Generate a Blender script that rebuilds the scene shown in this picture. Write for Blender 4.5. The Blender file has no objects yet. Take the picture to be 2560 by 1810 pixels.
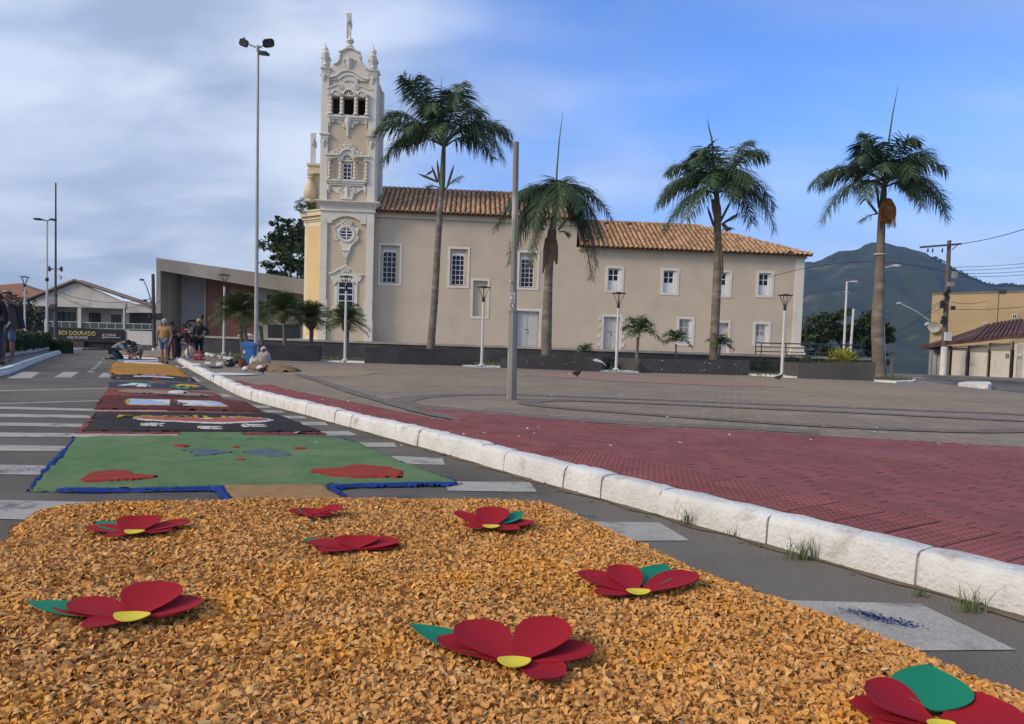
import bpy, bmesh, math, random
import numpy as np
from mathutils import Vector, Matrix
SC = bpy.context.scene
COL = SC.collection
rnd = random.Random(7)
PI = math.pi

# ---------------------------------------------------------------- camera
F_PX, U0, V0 = 1862.0, 1280.0, 960.0          # focal length and optical centre in photo pixels (2560 x 1810 crop)
PITCH, ROLL, EYE = math.atan(93 / F_PX), 0.0316, 0.95
cam_d = bpy.data.cameras.new('camera')
cam = bpy.data.objects.new('camera', cam_d)
COL.objects.link(cam)
cam_d.sensor_fit = 'HORIZONTAL'
cam_d.sensor_width = 36.0
cam_d.lens = 36.0 * F_PX / 2560.0
cam_d.shift_y = (V0 - 905.0) / 2560.0
cam_d.clip_start = 0.05
cam_d.clip_end = 20000
CAM_R = Matrix.Rotation(PI / 2 - PITCH, 3, 'X') @ Matrix.Rotation(ROLL, 3, 'Z')
cam.matrix_world = Matrix.Translation((0, 0, EYE)) @ CAM_R.to_4x4()
SC.camera = cam

# ---------------------------------------------------------------- sky, sun, exposure
SUN_EL, SUN_AZ = math.radians(32), math.radians(-117)  # azimuth from +Y towards +X: a veiled morning sun, left and behind the camera
world = bpy.data.worlds.new('World')
SC.world = world
world.use_nodes = True
nt = world.node_tree
nt.nodes.clear()
def N(t, **k):
    n = nt.nodes.new(t)
    for a, b in k.items():
        if a.startswith('i_'):
            n.inputs[int(a[2:])].default_value = b
        else:
            setattr(n, a, b)
    return n
def L(a, b): nt.links.new(a, b)
def M(op, a, b=None, c=None):
    n = N('ShaderNodeMath', operation=op)
    for i, x in enumerate((a, b, c)):
        if x is None: continue
        if isinstance(x, (int, float)): n.inputs[i].default_value = x
        else: L(x, n.inputs[i])
    return n.outputs[0]
out = N('ShaderNodeOutputWorld')
bg = N('ShaderNodeBackground')
SKY_STRENGTH = 0.10
bg.inputs['Strength'].default_value = SKY_STRENGTH
sky = N('ShaderNodeTexSky', sky_type='NISHITA', sun_disc=False)
sky.sun_elevation = SUN_EL
sky.sun_rotation = SUN_AZ
sky.altitude = 200
sky.air_density = 1.0
sky.dust_density = 0.35
sky.ozone_density = 3.0
tc = N('ShaderNodeTexCoord')
sp = N('ShaderNodeSeparateXYZ')
L(tc.outputs['Generated'], sp.inputs[0])
X, Y, Z = sp.outputs
zz = M('ADD', M('MAXIMUM', Z, 0.0), 0.34)
px_, py_ = M('DIVIDE', X, zz), M('DIVIDE', Y, zz)
cb = N('ShaderNodeCombineXYZ'); L(px_, cb.inputs[0]); L(py_, cb.inputs[1])
def noise(scale, detail, rough, off, dist=0.0, stretch=(1, 1, 1)):
    mp = N('ShaderNodeMapping'); mp.inputs['Location'].default_value = off; mp.inputs['Scale'].default_value = stretch
    L(cb.outputs[0], mp.inputs[0])
    n = N('ShaderNodeTexNoise', noise_dimensions='3D')
    n.inputs['Scale'].default_value = scale; n.inputs['Detail'].default_value = detail
    n.inputs['Roughness'].default_value = rough; n.inputs['Distortion'].default_value = dist
    L(mp.outputs[0], n.inputs['Vector'])
    return n.outputs['Fac']
def smooth(x, a, b, lo=0.0, hi=1.0):
    n = N('ShaderNodeMapRange', interpolation_type='SMOOTHSTEP')
    n.inputs[1].default_value = a; n.inputs[2].default_value = b; n.inputs[3].default_value = lo; n.inputs[4].default_value = hi
    L(x, n.inputs[0]); return n.outputs[0]
big = noise(1.3, 4, 0.5, (3.1, 1.7, 0), 0.25, (0.85, 1.0, 1))
mid = noise(3.2, 5, 0.52, (7.4, 2.2, 4.0), 0.4, (0.75, 1.2, 1))
shade = noise(2.5, 5, 0.5, (1.0, 9.0, 2.0), 0.35, (0.8, 1.3, 1))
side = smooth(M('ADD', M('MULTIPLY', X, 0.8), M('MULTIPLY', Y, 0.4)), -0.25, 0.85, 0.42, -0.20)   # clearing towards the front right
cov = M('ADD', M('ADD', M('MULTIPLY', big, 0.75), M('MULTIPLY', mid, 0.35)), side)
wisp = noise(1.1, 5, 0.5, (5.2, 0.4, 9.0), 0.5, (0.55, 1.5, 1))
cloud = M('MAXIMUM', smooth(cov, 0.38, 0.90), smooth(wisp, 0.38, 0.72, 0.0, 0.62))
hor = smooth(Z, 0.0, 0.17, 0.22, 0.0)                      # thin haze band low over the horizon
blue = N('ShaderNodeMix', data_type='RGBA', blend_type='MULTIPLY'); blue.inputs[0].default_value = 1.0
L(sky.outputs[0], blue.inputs[6]); tint = N('ShaderNodeMix', data_type='RGBA'); L(smooth(Z, 0.02, 0.32), tint.inputs[0]); tint.inputs[6].default_value = (0.9, 0.83, 1.05, 1); tint.inputs[7].default_value = (0.80, 1.16, 1.78, 1)
L(tint.outputs[2], blue.inputs[7])
ccol = N('ShaderNodeMix', data_type='RGBA')
L(smooth(shade, 0.33, 0.68), ccol.inputs[0])
ccol.inputs[6].default_value = (2.9, 3.6, 4.9, 1)
ccol.inputs[7].default_value = (5.6, 6.15, 7.2, 1)
mx = N('ShaderNodeMix', data_type='RGBA')
L(M('MINIMUM', M('ADD', M('MULTIPLY', cloud, 0.93), hor), 1.0), mx.inputs[0]); L(blue.outputs[2], mx.inputs[6]); L(ccol.outputs[2], mx.inputs[7])
L(mx.outputs[2], bg.inputs['Color'])
L(bg.outputs[0], out.inputs[0])

sun_d = bpy.data.lights.new('sun', 'SUN')
sun = bpy.data.objects.new('sun', sun_d)
COL.objects.link(sun)
sun_d.energy = 2.1
sun_d.angle = math.radians(18)
sun_d.color = (1.0, 0.82, 0.60)
to_sun = Vector((math.sin(SUN_AZ) * math.cos(SUN_EL), math.cos(SUN_AZ) * math.cos(SUN_EL), math.sin(SUN_EL)))
sun.rotation_euler = to_sun.to_track_quat('Z', 'Y').to_euler()
sun.location = (-40, 10, 30)
SC.view_settings.view_transform = 'Standard'
SC.view_settings.look = 'None'
SC.view_settings.gamma = 1.0
SC.view_settings.use_curve_mapping = False
SC.view_settings.exposure = 0.5
SC.cycles.max_bounces = 5
SC.cycles.diffuse_bounces = 2
SC.cycles.volume_bounces = 0

# ---------------------------------------------------------------- places: rays, ground
SLOPE = 0.004                                              # the square falls gently away from the camera beyond y = 6
GY = [(-400, 0), (6, 0), (52, -0.184), (60, -0.5), (75, -1.6), (100, -3.6), (150, -7.0), (260, -12.0), (4000, -14.0)]
def gz(y):
    for (a, za), (b, zb) in zip(GY, GY[1:]):
        if y <= b:
            return za + (zb - za) * (y - a) / (b - a)
    return GY[-1][1]
def ray(u, v):
    return CAM_R @ Vector(((u - U0) / F_PX, -(v - V0) / F_PX, -1.0))
def G(u, v, dz=0.0):
    """point of the ground (raised by dz) seen at photo position u, v"""
    d = ray(u, v)
    t = (dz - EYE) / d.z
    if t < 0 or t * d.y > 6:
        t = (dz + 6 * SLOPE - EYE) / (d.z + SLOPE * d.y)
    return Vector((t * d.x, t * d.y, EYE + t * d.z))
def V(u, v, y):
    d = ray(u, v)
    return Vector((0, 0, EYE)) + d * (y / d.y)

# ---------------------------------------------------------------- materials
MATS = {}
def lin(c):
    return tuple(((x / 255 + 0.055) / 1.055) ** 2.4 if x > 10 else x / 255 / 12.92 for x in c)
def mat(name, c, c2=None, scale=4.0, rough=0.8, bump=0.0, bscale=None, metal=0.0, detail=6, spec=0.3, island=0.0, objrand=0.0, contrast=(0.35, 0.65), c3=None, s3=1.0, stretch=None, f3=(0.5, 0.62)):
    """procedural Principled material: base colour mixed to c2 by noise, c3 by a second larger noise, brightness varied per piece"""
    if name in MATS: return MATS[name]
    m = bpy.data.materials.new(name); MATS[name] = m
    m.use_nodes = True
    t = m.node_tree; b = t.nodes['Principled BSDF']
    def nn(ty, **k):
        n = t.nodes.new(ty)
        for a, v in k.items(): setattr(n, a, v)
        return n
    lk = t.links.new
    b.inputs['Roughness'].default_value = rough
    b.inputs['Metallic'].default_value = metal
    b.inputs['Specular IOR Level'].default_value = spec
    co = nn('ShaderNodeTexCoord'); vec = co.outputs['Object']
    if stretch:
        mp = nn('ShaderNodeMapping'); mp.inputs['Scale'].default_value = stretch; lk(vec, mp.inputs[0]); vec = mp.outputs[0]
    def nz(s, d=detail, off=0.0):
        n = nn('ShaderNodeTexNoise'); n.inputs['Scale'].default_value = s; n.inputs['Detail'].default_value = d; n.inputs['Roughness'].default_value = 0.6
        if off:
            q = nn('ShaderNodeMapping'); q.inputs['Location'].default_value = (off, off * 1.7, off * 0.3); lk(vec, q.inputs[0]); lk(q.outputs[0], n.inputs['Vector'])
        else: lk(vec, n.inputs['Vector'])
        return n.outputs['Fac']
    def mr(x, a, bb, lo=0.0, hi=1.0):
        n = nn('ShaderNodeMapRange'); n.inputs[1].default_value = a; n.inputs[2].default_value = bb; n.inputs[3].default_value = lo; n.inputs[4].default_value = hi
        lk(x, n.inputs[0]); return n.outputs[0]
    def mixc(f, a, bb):
        n = nn('ShaderNodeMix', data_type='RGBA')
        lk(f, n.inputs[0])
        for x, i in ((a, 6), (bb, 7)):
            if isinstance(x, tuple): n.inputs[i].default_value = x[:3] + (1,)
            else: lk(x, n.inputs[i])
        return n.outputs[2]
    c2 = c2 or tuple(x * 0.8 for x in c)
    col = mixc(mr(nz(scale), *contrast), tuple(c), tuple(c2))
    if c3: col = mixc(mr(nz(s3, 5, 3.3), *f3), col, tuple(c3))
    if island or objrand:
        if island:
            g = nn('ShaderNodeNewGeometry'); r = g.outputs['Random Per Island']
            hs = nn('ShaderNodeHueSaturation'); lk(mr(r, 0, 1, 1 - island, 1 + island), hs.inputs['Value']); lk(col, hs.inputs['Color']); col = hs.outputs[0]
        if objrand:
            g = nn('ShaderNodeObjectInfo'); r = g.outputs['Random']
            hs = nn('ShaderNodeHueSaturation'); lk(mr(r, 0, 1, 1 - objrand, 1 + objrand), hs.inputs['Value']); lk(col, hs.inputs['Color']); col = hs.outputs[0]
    lk(col, b.inputs['Base Color'])
    if bump:
        bn = nn('ShaderNodeBump'); bn.inputs['Strength'].default_value = bump; bn.inputs['Distance'].default_value = 0.02
        lk(nz(bscale or scale * 6, 8, 1.1), bn.inputs['Height']); lk(bn.outputs[0], b.inputs['Normal'])
    return m
def glassy(name, c, rough=0.08, alpha=None):
    if name in MATS: return MATS[name]
    m = mat(name, c, tuple(x * 0.7 for x in c), 1.5, rough, spec=0.22)
    if alpha is not None: m.node_tree.nodes['Principled BSDF'].inputs['Alpha'].default_value = alpha
    return m

# ---------------------------------------------------------------- mesh building
class MB:
    def __init__(s): s.v = []; s.f = []; s.m = []; s.mi = 0
    def add(s, vs, fs):
        o = len(s.v); s.v.extend(tuple(p) for p in vs)
        s.f.extend(tuple(i + o for i in f) for f in fs); s.m.extend([s.mi] * len(fs)); return s
    def box(s, x0, x1, y0, y1, z0, z1):
        x0, x1 = min(x0, x1), max(x0, x1); y0, y1 = min(y0, y1), max(y0, y1); z0, z1 = min(z0, z1), max(z0, z1)
        return s.add([(x0, y0, z0), (x1, y0, z0), (x1, y1, z0), (x0, y1, z0), (x0, y0, z1), (x1, y0, z1), (x1, y1, z1), (x0, y1, z1)],
                     [(0, 3, 2, 1), (4, 5, 6, 7), (0, 1, 5, 4), (1, 2, 6, 5), (2, 3, 7, 6), (3, 0, 4, 7)])
    def bar(s, a, b, w, h=None, up=(0, 0, 1)):
        """box beam from a to b, w wide, h high"""
        a, b = Vector(a), Vector(b); h = h or w; d = (b - a).normalized(); up = Vector(up)
        if abs(d.dot(up)) > 0.98: up = Vector((0, 1, 0))
        x = d.cross(up).normalized() * w / 2; z = x.cross(d).normalized() * h / 2
        return s.add([a - x - z, a + x - z, a + x + z, a - x + z, b - x - z, b + x - z, b + x + z, b - x + z],
                     [(0, 1, 2, 3), (7, 6, 5, 4), (1, 0, 4, 5), (2, 1, 5, 6), (3, 2, 6, 7), (0, 3, 7, 4)])
    def tube(s, pts, r, n=8, cap=True):
        pts = [Vector(p) for p in pts]; k = len(pts)
        rs = list(r) if isinstance(r, (list, tuple)) else [r] * k
        o = len(s.v); ref = None
        for i, p in enumerate(pts):
            d = (pts[min(i + 1, k - 1)] - pts[max(i - 1, 0)])
            d = d.normalized() if d.length > 1e-9 else Vector((0, 0, 1))
            if ref is None: ref = d.orthogonal().normalized()
            ref = (ref - d * ref.dot(d)); ref = ref.normalized() if ref.length > 1e-6 else d.orthogonal().normalized()
            w = d.cross(ref)
            for j in range(n):
                a = 2 * PI * j / n
                s.v.append(tuple(p + (ref * math.cos(a) + w * math.sin(a)) * rs[i]))
        fs = [(o + i * n + j, o + i * n + (j + 1) % n, o + (i + 1) * n + (j + 1) % n, o + (i + 1) * n + j) for i in range(k - 1) for j in range(n)]
        if cap: fs += [tuple(o + j for j in reversed(range(n))), tuple(o + (k - 1) * n + j for j in range(n))]
        s.f += fs; s.m += [s.mi] * len(fs); return s
    def lathe(s, prof, n=12, c=(0, 0, 0)):
        o = len(s.v); k = len(prof)
        for r, z in prof:
            for j in range(n):
                a = 2 * PI * j / n; s.v.append((c[0] + r * math.cos(a), c[1] + r * math.sin(a), c[2] + z))
        fs = [(o + i * n + j, o + i * n + (j + 1) % n, o + (i + 1) * n + (j + 1) % n, o + (i + 1) * n + j) for i in range(k - 1) for j in range(n)]
        fs += [tuple(o + j for j in reversed(range(n))), tuple(o + (k - 1) * n + j for j in range(n))]
        s.f += fs; s.m += [s.mi] * len(fs); return s
    def prism(s, poly, z0, z1):
        n = len(poly)
        if sum(poly[i][0] * poly[(i + 1) % n][1] - poly[(i + 1) % n][0] * poly[i][1] for i in range(n)) < 0: poly = poly[::-1]
        return s.add([(x, y, z0) for x, y in poly] + [(x, y, z1) for x, y in poly],
                     [tuple(reversed(range(n))), tuple(range(n, 2 * n))] + [(i, (i + 1) % n, n + (i + 1) % n, n + i) for i in range(n)])
    def wall(s, poly, y0, y1):
        """polygon in x, z extruded along y from y0 (front) to y1"""
        n = len(poly)
        if sum(poly[i][0] * poly[(i + 1) % n][1] - poly[(i + 1) % n][0] * poly[i][1] for i in range(n)) < 0: poly = poly[::-1]
        return s.add([(x, y0, z) for x, z in poly] + [(x, y1, z) for x, z in poly],
                     [tuple(range(n)), tuple(reversed(range(n, 2 * n)))] + [((i + 1) % n, i, n + i, n + (i + 1) % n) for i in range(n)])
    def build(s, name, mats, parent=None, smooth=False, loc=None):
        me = bpy.data.meshes.new(name); me.from_pydata(s.v, [], s.f)
        for m in (mats if isinstance(mats, (list, tuple)) else [mats]): me.materials.append(m)
        if any(s.m): me.polygons.foreach_set('material_index', s.m)
        if smooth:
            me.polygons.foreach_set('use_smooth', [True] * len(me.polygons)); me.set_sharp_from_angle(angle=math.radians(40))
        return link(name, me, parent, loc)
def link(name, me, parent=None, loc=None):
    o = bpy.data.objects.new(name, me); COL.objects.link(o); o.parent = parent
    if loc is not None: o.location = loc
    return o
def npmesh(name, v, f, m, parent=None, smooth=False):
    """mesh from numpy arrays: v (n,3), f (k,4)"""
    me = bpy.data.meshes.new(name); k = f.shape[1]
    me.vertices.add(len(v)); me.vertices.foreach_set('co', np.asarray(v, np.float32).ravel())
    me.loops.add(f.size); me.loops.foreach_set('vertex_index', np.asarray(f, np.int32).ravel())
    me.polygons.add(len(f)); me.polygons.foreach_set('loop_start', np.arange(0, f.size, k, dtype=np.int32))
    me.update(calc_edges=True)
    if smooth: me.polygons.foreach_set('use_smooth', np.ones(len(f), bool))
    me.materials.append(m)
    return link(name, me, parent)
def tag(o, label=None, cat=None, group=None, kind=None):
    if label: o['label'] = label
    if cat: o['category'] = cat
    if group: o['group'] = group
    if kind: o['kind'] = kind
    return o
def thing(name, label, cat, loc=(0, 0, 0), rotz=0.0, group=None):
    o = bpy.data.objects.new(name, None); COL.objects.link(o)
    o.location = loc; o.rotation_euler = (0, 0, rotz); o.empty_display_size = 0.2
    return tag(o, label, cat, group)
def copy_tree(o, loc=None, rotz=None, label=None, parent=None, group=None):
    c = o.copy(); COL.objects.link(c); c.parent = parent
    if loc is not None: c.location = loc
    if rotz is not None: c.rotation_euler[2] = rotz
    if label: c['label'] = label
    if group: c['group'] = group
    for ch in list(o.children): copy_tree(ch, parent=c)
    return c
_T = {}
def hashn(ix, iy, seed):
    h = (ix * 374761393 + iy * 668265263 + seed * 974634613).astype(np.int64)
    h = (h ^ (h >> 13)) * 1274126177
    return ((h ^ (h >> 16)) & 0xFFFF) / 65535.0
def vn(x, y, seed=0, octs=3):
    """value noise, about -1..1"""
    x = np.asarray(x, float); y = np.asarray(y, float); s = np.zeros(np.broadcast(x, y).shape); a = 1.0; tot = 0
    for o in range(octs):
        ix = np.floor(x).astype(np.int64); iy = np.floor(y).astype(np.int64); fx = x - ix; fy = y - iy
        fx = fx * fx * (3 - 2 * fx); fy = fy * fy * (3 - 2 * fy)
        h = lambda i, j: hashn(ix + i, iy + j, seed + o * 17)
        s = s + a * ((h(0, 0) * (1 - fx) + h(1, 0) * fx) * (1 - fy) + (h(0, 1) * (1 - fx) + h(1, 1) * fx) * fy); tot += a
        x = x * 2.03; y = y * 2.03; a *= 0.5
    return (s / tot) * 2 - 1
def sdist(x, y, poly):
    """signed distance to a polygon, positive inside"""
    d = np.full(x.shape, 1e9); ins = np.zeros(x.shape, bool); n = len(poly)
    for i in range(n):
        ax, ay = poly[i][:2]; bx, by = poly[(i + 1) % n][:2]
        ex, ey = bx - ax, by - ay; l2 = ex * ex + ey * ey + 1e-12
        t = np.clip(((x - ax) * ex + (y - ay) * ey) / l2, 0, 1)
        d = np.minimum(d, (x - ax - t * ex) ** 2 + (y - ay - t * ey) ** 2)
        if by != ay:
            ins ^= ((ay > y) != (by > y)) & (x < (bx - ax) * (y - ay) / (by - ay) + ax)
    return np.where(ins, 1, -1) * np.sqrt(d)
def gzn(y):
    return np.interp(y, [a for a, _ in GY], [b for _, b in GY])
def patch(name, poly, h, cell, m, parent=None, base=0.008, seed=1, rag=1.0, lump=0.004, edge=0.05):
    """loose material strewn over a polygon of the ground: ragged edge, uneven top"""
    P = np.array([p[:2] for p in poly], float); lo = P.min(0) - cell * 3; hi = P.max(0) + cell * 3
    nx = int((hi[0] - lo[0]) / cell) + 2; ny = int((hi[1] - lo[1]) / cell) + 2
    gx, gy = np.meshgrid(lo[0] + np.arange(nx) * cell, lo[1] + np.arange(ny) * cell)
    r = np.random.RandomState(seed)
    gx = gx + (r.rand(*gx.shape) - .5) * cell * .7; gy = gy + (r.rand(*gx.shape) - .5) * cell * .7
    d = sdist(gx, gy, P) + rag * (0.6 * cell * (r.rand(*gx.shape) - .5) + 0.022 * vn(gx * 7, gy * 7, seed) + 0.012 * vn(gx * 25, gy * 25, seed + 5))
    z = gzn(gy) + base + np.clip(d / edge, 0, 1) ** .6 * h * (1 + .25 * vn(gx * 3, gy * 3, seed + 2)) + lump * vn(gx * 18, gy * 18, seed + 3) * np.clip(d / edge, 0, 1)
    ok = d > 0
    fm = ok[:-1, :-1] & ok[1:, :-1] & ok[:-1, 1:] & ok[1:, 1:]
    z = np.where(d < cell * 1.2, gzn(gy) + base - 0.003, z)
    idx = np.arange(nx * ny).reshape(ny, nx)
    f = np.stack([idx[:-1, :-1][fm], idx[:-1, 1:][fm], idx[1:, 1:][fm], idx[1:, :-1][fm]], 1)
    used = np.unique(f); mp = np.zeros(nx * ny, np.int64); mp[used] = np.arange(len(used))
    v = np.stack([gx.ravel()[used], gy.ravel()[used], z.ravel()[used]], 1)
    return npmesh(name, v, mp[f], m, parent, True)
def sheet(name, poly, dz, m, parent=None, kind=None, thick=0.0):
    """flat sheet following the ground at height dz over it"""
    bm = bmesh.new(); vs = [bm.verts.new((p[0], p[1], 0)) for p in poly]; bm.faces.new(vs)
    bm.normal_update()
    if bm.faces[:][0].normal.z < 0: bmesh.ops.reverse_faces(bm, faces=bm.faces[:])
    for yy, _ in GY[1:-1]:
        bmesh.ops.bisect_plane(bm, geom=bm.verts[:] + bm.edges[:] + bm.faces[:], plane_co=(0, yy, 0), plane_no=(0, 1, 0))
    for v in bm.verts: v.co.z = gz(v.co.y) + dz
    if thick:
        r = bmesh.ops.extrude_face_region(bm, geom=bm.faces[:])
        for g in r['geom']:
            if isinstance(g, bmesh.types.BMVert): g.co.z -= thick
        bmesh.ops.recalc_face_normals(bm, faces=bm.faces[:])
    me = bpy.data.meshes.new(name); bm.to_mesh(me); bm.free(); me.materials.append(m)
    o = link(name, me, parent)
    if kind: o['kind'] = kind
    return o
def spline(pts, n):
    """Catmull-Rom through 2D/3D points, n samples per span"""
    P = [Vector(p) for p in pts]; P = [P[0] * 2 - P[1]] + P + [P[-1] * 2 - P[-2]]; o = []
    for i in range(1, len(P) - 2):
        for k in range(n):
            t = k / n; a, b, c, d = P[i - 1:i + 3]
            o.append(0.5 * (2 * b + (c - a) * t + (2 * a - 5 * b + 4 * c - d) * t * t + (3 * b - a - 3 * c + d) * t ** 3))
    return o + [P[-2]]
def ribbon(pts, w):
    """closed polygon of a band of width w along 2D points"""
    Lf, Rt = [], []
    for i, p in enumerate(pts):
        d = (pts[min(i + 1, len(pts) - 1)] - pts[max(i - 1, 0)]).normalized(); nn = Vector((-d.y, d.x))
        ww = w[i] if isinstance(w, list) else w
        Lf.append(p + nn * ww / 2); Rt.append(p - nn * ww / 2)
    return [tuple(p) for p in Lf + Rt[::-1]]
def text_mesh(name, s, m, corners, parent=None, depth=0.01, bold=0.0, zoff=0.0, shear=0.0):
    """lettering as a mesh, stretched onto four 3D corners (bottom-left, bottom-right, top-right, top-left), standing out by depth"""
    cu = bpy.data.curves.new(name, 'FONT'); cu.body = s; cu.offset = bold; cu.resolution_u = 3
    o = bpy.data.objects.new(name, cu); COL.objects.link(o)
    me = bpy.data.meshes.new_from_object(o.evaluated_get(bpy.context.evaluated_depsgraph_get()))
    bpy.data.objects.remove(o); bpy.data.curves.remove(cu)
    a, b, c, d = [Vector(p) for p in corners]; nrm = (b - a).cross(d - a).normalized()
    xs = [v.co.x for v in me.vertices]; ys = [v.co.y for v in me.vertices]
    x0, x1, y0, y1 = min(xs), max(xs), min(ys), max(ys)
    bm = bmesh.new(); bm.from_mesh(me)
    r = bmesh.ops.extrude_face_region(bm, geom=bm.faces[:]); top = {g for g in r['geom'] if isinstance(g, bmesh.types.BMVert)}
    for v in bm.verts:
        s_, t_ = (v.co.x - x0) / (x1 - x0), (v.co.y - y0) / (y1 - y0)
        p = (a * (1 - s_) + b * s_) * (1 - t_) + (d * (1 - s_) + c * s_) * t_
        v.co = p + nrm * (zoff + (depth if v in top else 0.0))
    bmesh.ops.recalc_face_normals(bm, faces=bm.faces[:])
    bm.to_mesh(me); bm.free(); me.name = name; me.materials.clear(); me.materials.append(m)
    return link(name, me, parent)

# ================================================================ GROUND, ROAD, SQUARE
asphalt = mat('asphalt', (0.150, 0.137, 0.120), (0.105, 0.096, 0.085), 1.3, 0.88, 0.5, 160, c3=(0.175, 0.16, 0.138), s3=0.35)
tg = asphalt.node_tree
def speckle(m, scale, amount):
    """fine aggregate: brightness varied by a high-frequency noise"""
    t = m.node_tree; b = t.nodes['Principled BSDF']; src = b.inputs['Base Color'].links[0].from_socket
    n = t.nodes.new('ShaderNodeTexNoise'); n.inputs['Scale'].default_value = scale; n.inputs['Detail'].default_value = 3
    c = t.nodes.new('ShaderNodeTexCoord'); t.links.new(c.outputs['Object'], n.inputs['Vector'])
    r = t.nodes.new('ShaderNodeMapRange'); r.inputs[1].default_value = 0.3; r.inputs[2].default_value = 0.7; r.inputs[3].default_value = 1 - amount; r.inputs[4].default_value = 1 + amount
    t.links.new(n.outputs['Fac'], r.inputs[0])
    h = t.nodes.new('ShaderNodeHueSaturation'); t.links.new(r.outputs[0], h.inputs['Value']); t.links.new(src, h.inputs['Color']); t.links.new(h.outputs[0], b.inputs['Base Color'])
    return m
speckle(asphalt, 140, 0.35)
earth = mat('earth', (0.05, 0.07, 0.03), (0.09, 0.085, 0.05), 0.05, 0.95, c3=(0.03, 0.05, 0.02), s3=0.02)
paver_grey = mat('paver_grey', (0.31, 0.26, 0.20), (0.255, 0.21, 0.165), 0.8, 0.85, 0.3, 60, c3=(0.345, 0.275, 0.19), s3=0.12)
paver_dark = mat('paver_dark', (0.215, 0.188, 0.155), (0.185, 0.16, 0.135), 2, 0.85, 0.3, 60)
paver_red = mat('paver_red', (0.235, 0.084, 0.084), (0.20, 0.074, 0.074), 1.1, 0.8, 0.35, 70, island=0.13, c3=(0.25, 0.105, 0.105), s3=0.5)
tile_red = mat('tile_red', (0.24, 0.086, 0.086), (0.205, 0.074, 0.075), 2.0, 0.75, 0.3, 60, objrand=0.14, c3=(0.29, 0.13, 0.13), s3=1.3, f3=(0.58, 0.68))
joint = mat('joint_sand', (0.10, 0.055, 0.05), (0.075, 0.05, 0.045), 6, 0.95)
whitewash = mat('whitewash', (0.70, 0.705, 0.695), (0.58, 0.58, 0.56), 3.2, 0.9, 0.8, 40, spec=0.1, c3=(0.40, 0.375, 0.33), s3=5.5, f3=(0.57, 0.72))
paint = mat('road_paint', (0.40, 0.385, 0.35), (0.31, 0.30, 0.275), 3, 0.85, 0.3, 90, c3=(0.15, 0.145, 0.14), s3=4, f3=(0.54, 0.7))
speckle(paint, 90, 0.18)
def pavers(m, bw, bh, mortar, dark, rot=0.0):
    """brick-bond joints as fine relief and colour on surfaces too far away to build the stones"""
    t = m.node_tree; b = t.nodes['Principled BSDF']; src = b.inputs['Base Color'].links[0].from_socket
    c = t.nodes.new('ShaderNodeTexCoord'); mp = t.nodes.new('ShaderNodeMapping'); mp.inputs['Rotation'].default_value = (0, 0, rot)
    t.links.new(c.outputs['Object'], mp.inputs[0])
    k = t.nodes.new('ShaderNodeTexBrick'); t.links.new(mp.outputs[0], k.inputs[0])
    k.inputs['Scale'].default_value = 1; k.inputs['Brick Width'].default_value = bw; k.inputs['Row Height'].default_value = bh; k.inputs['Mortar Size'].default_value = mortar
    k.inputs['Color1'].default_value = (1, 1, 1, 1); k.inputs['Color2'].default_value = (0.78, 0.78, 0.78, 1); k.inputs['Mortar'].default_value = (dark, dark, dark, 1)
    x = t.nodes.new('ShaderNodeMix'); x.data_type = 'RGBA'; x.blend_type = 'MULTIPLY'; x.inputs[0].default_value = 1
    t.links.new(src, x.inputs[6]); t.links.new(k.outputs['Color'], x.inputs[7]); t.links.new(x.outputs[2], b.inputs['Base Color'])
pavers(paver_grey, 0.2, 0.1, 0.008, 0.55, -0.5)
pavers(paver_dark, 0.2, 0.1, 0.008, 0.6, -0.5)

ground = sheet('ground', [(-4000, -300), (4000, -300), (4000, 3900), (-4000, 3900)], -0.02, earth, kind='structure')
road = sheet('road', [(-70, -20), (60, -20), (60, 120), (-70, 120)], 0.0, asphalt, kind='structure')

KP = [(3.3, 0.7), (2.6, 1.72), (1.94, 2.735), (1.45, 3.47), (0.83, 4.35), (0.20, 5.27), (-0.56, 6.42)] + [tuple(G(*c).xy) for c in ((953, 1091), (771, 1040), (627, 1001), (563, 972), (519, 948), (472, 922), (447, 907), (432, 899))]
KERB = spline([(x, y) for x, y in KP], 10)
KLEN = [0.0]
for a, b in zip(KERB, KERB[1:]): KLEN.append(KLEN[-1] + (b - a).length)
def kerb_at(s):
    s = max(0.0, min(s, KLEN[-1] - 1e-4)); i = max(j for j in range(len(KLEN) - 1) if KLEN[j] <= s)
    t = (s - KLEN[i]) / (KLEN[i + 1] - KLEN[i]); p = KERB[i].lerp(KERB[i + 1], t)
    d = (KERB[min(i + 2, len(KERB) - 1)] - KERB[max(i - 1, 0)]).normalized()
    return p, d, Vector((d.y, -d.x))                     # point, direction, into the square
inner = [tuple(kerb_at(s)[0] + kerb_at(s)[2] * 0.10) for s in np.linspace(0, KLEN[-1], 60)]
PLAZA = inner[::-1] + [(3.5, 0.3), (42, 0.3), (42, 22)] + [tuple(G(u, v, 0.15).xy) for u, v in ((2760, 1003), (2560, 982), (2399, 965), (2230, 940))] + [(14, 51), (-22, 54), (-24, 44)]
plaza = sheet('plaza_pavement', PLAZA, 0.140, paver_grey, kind='structure', thick=0.1)

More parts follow.
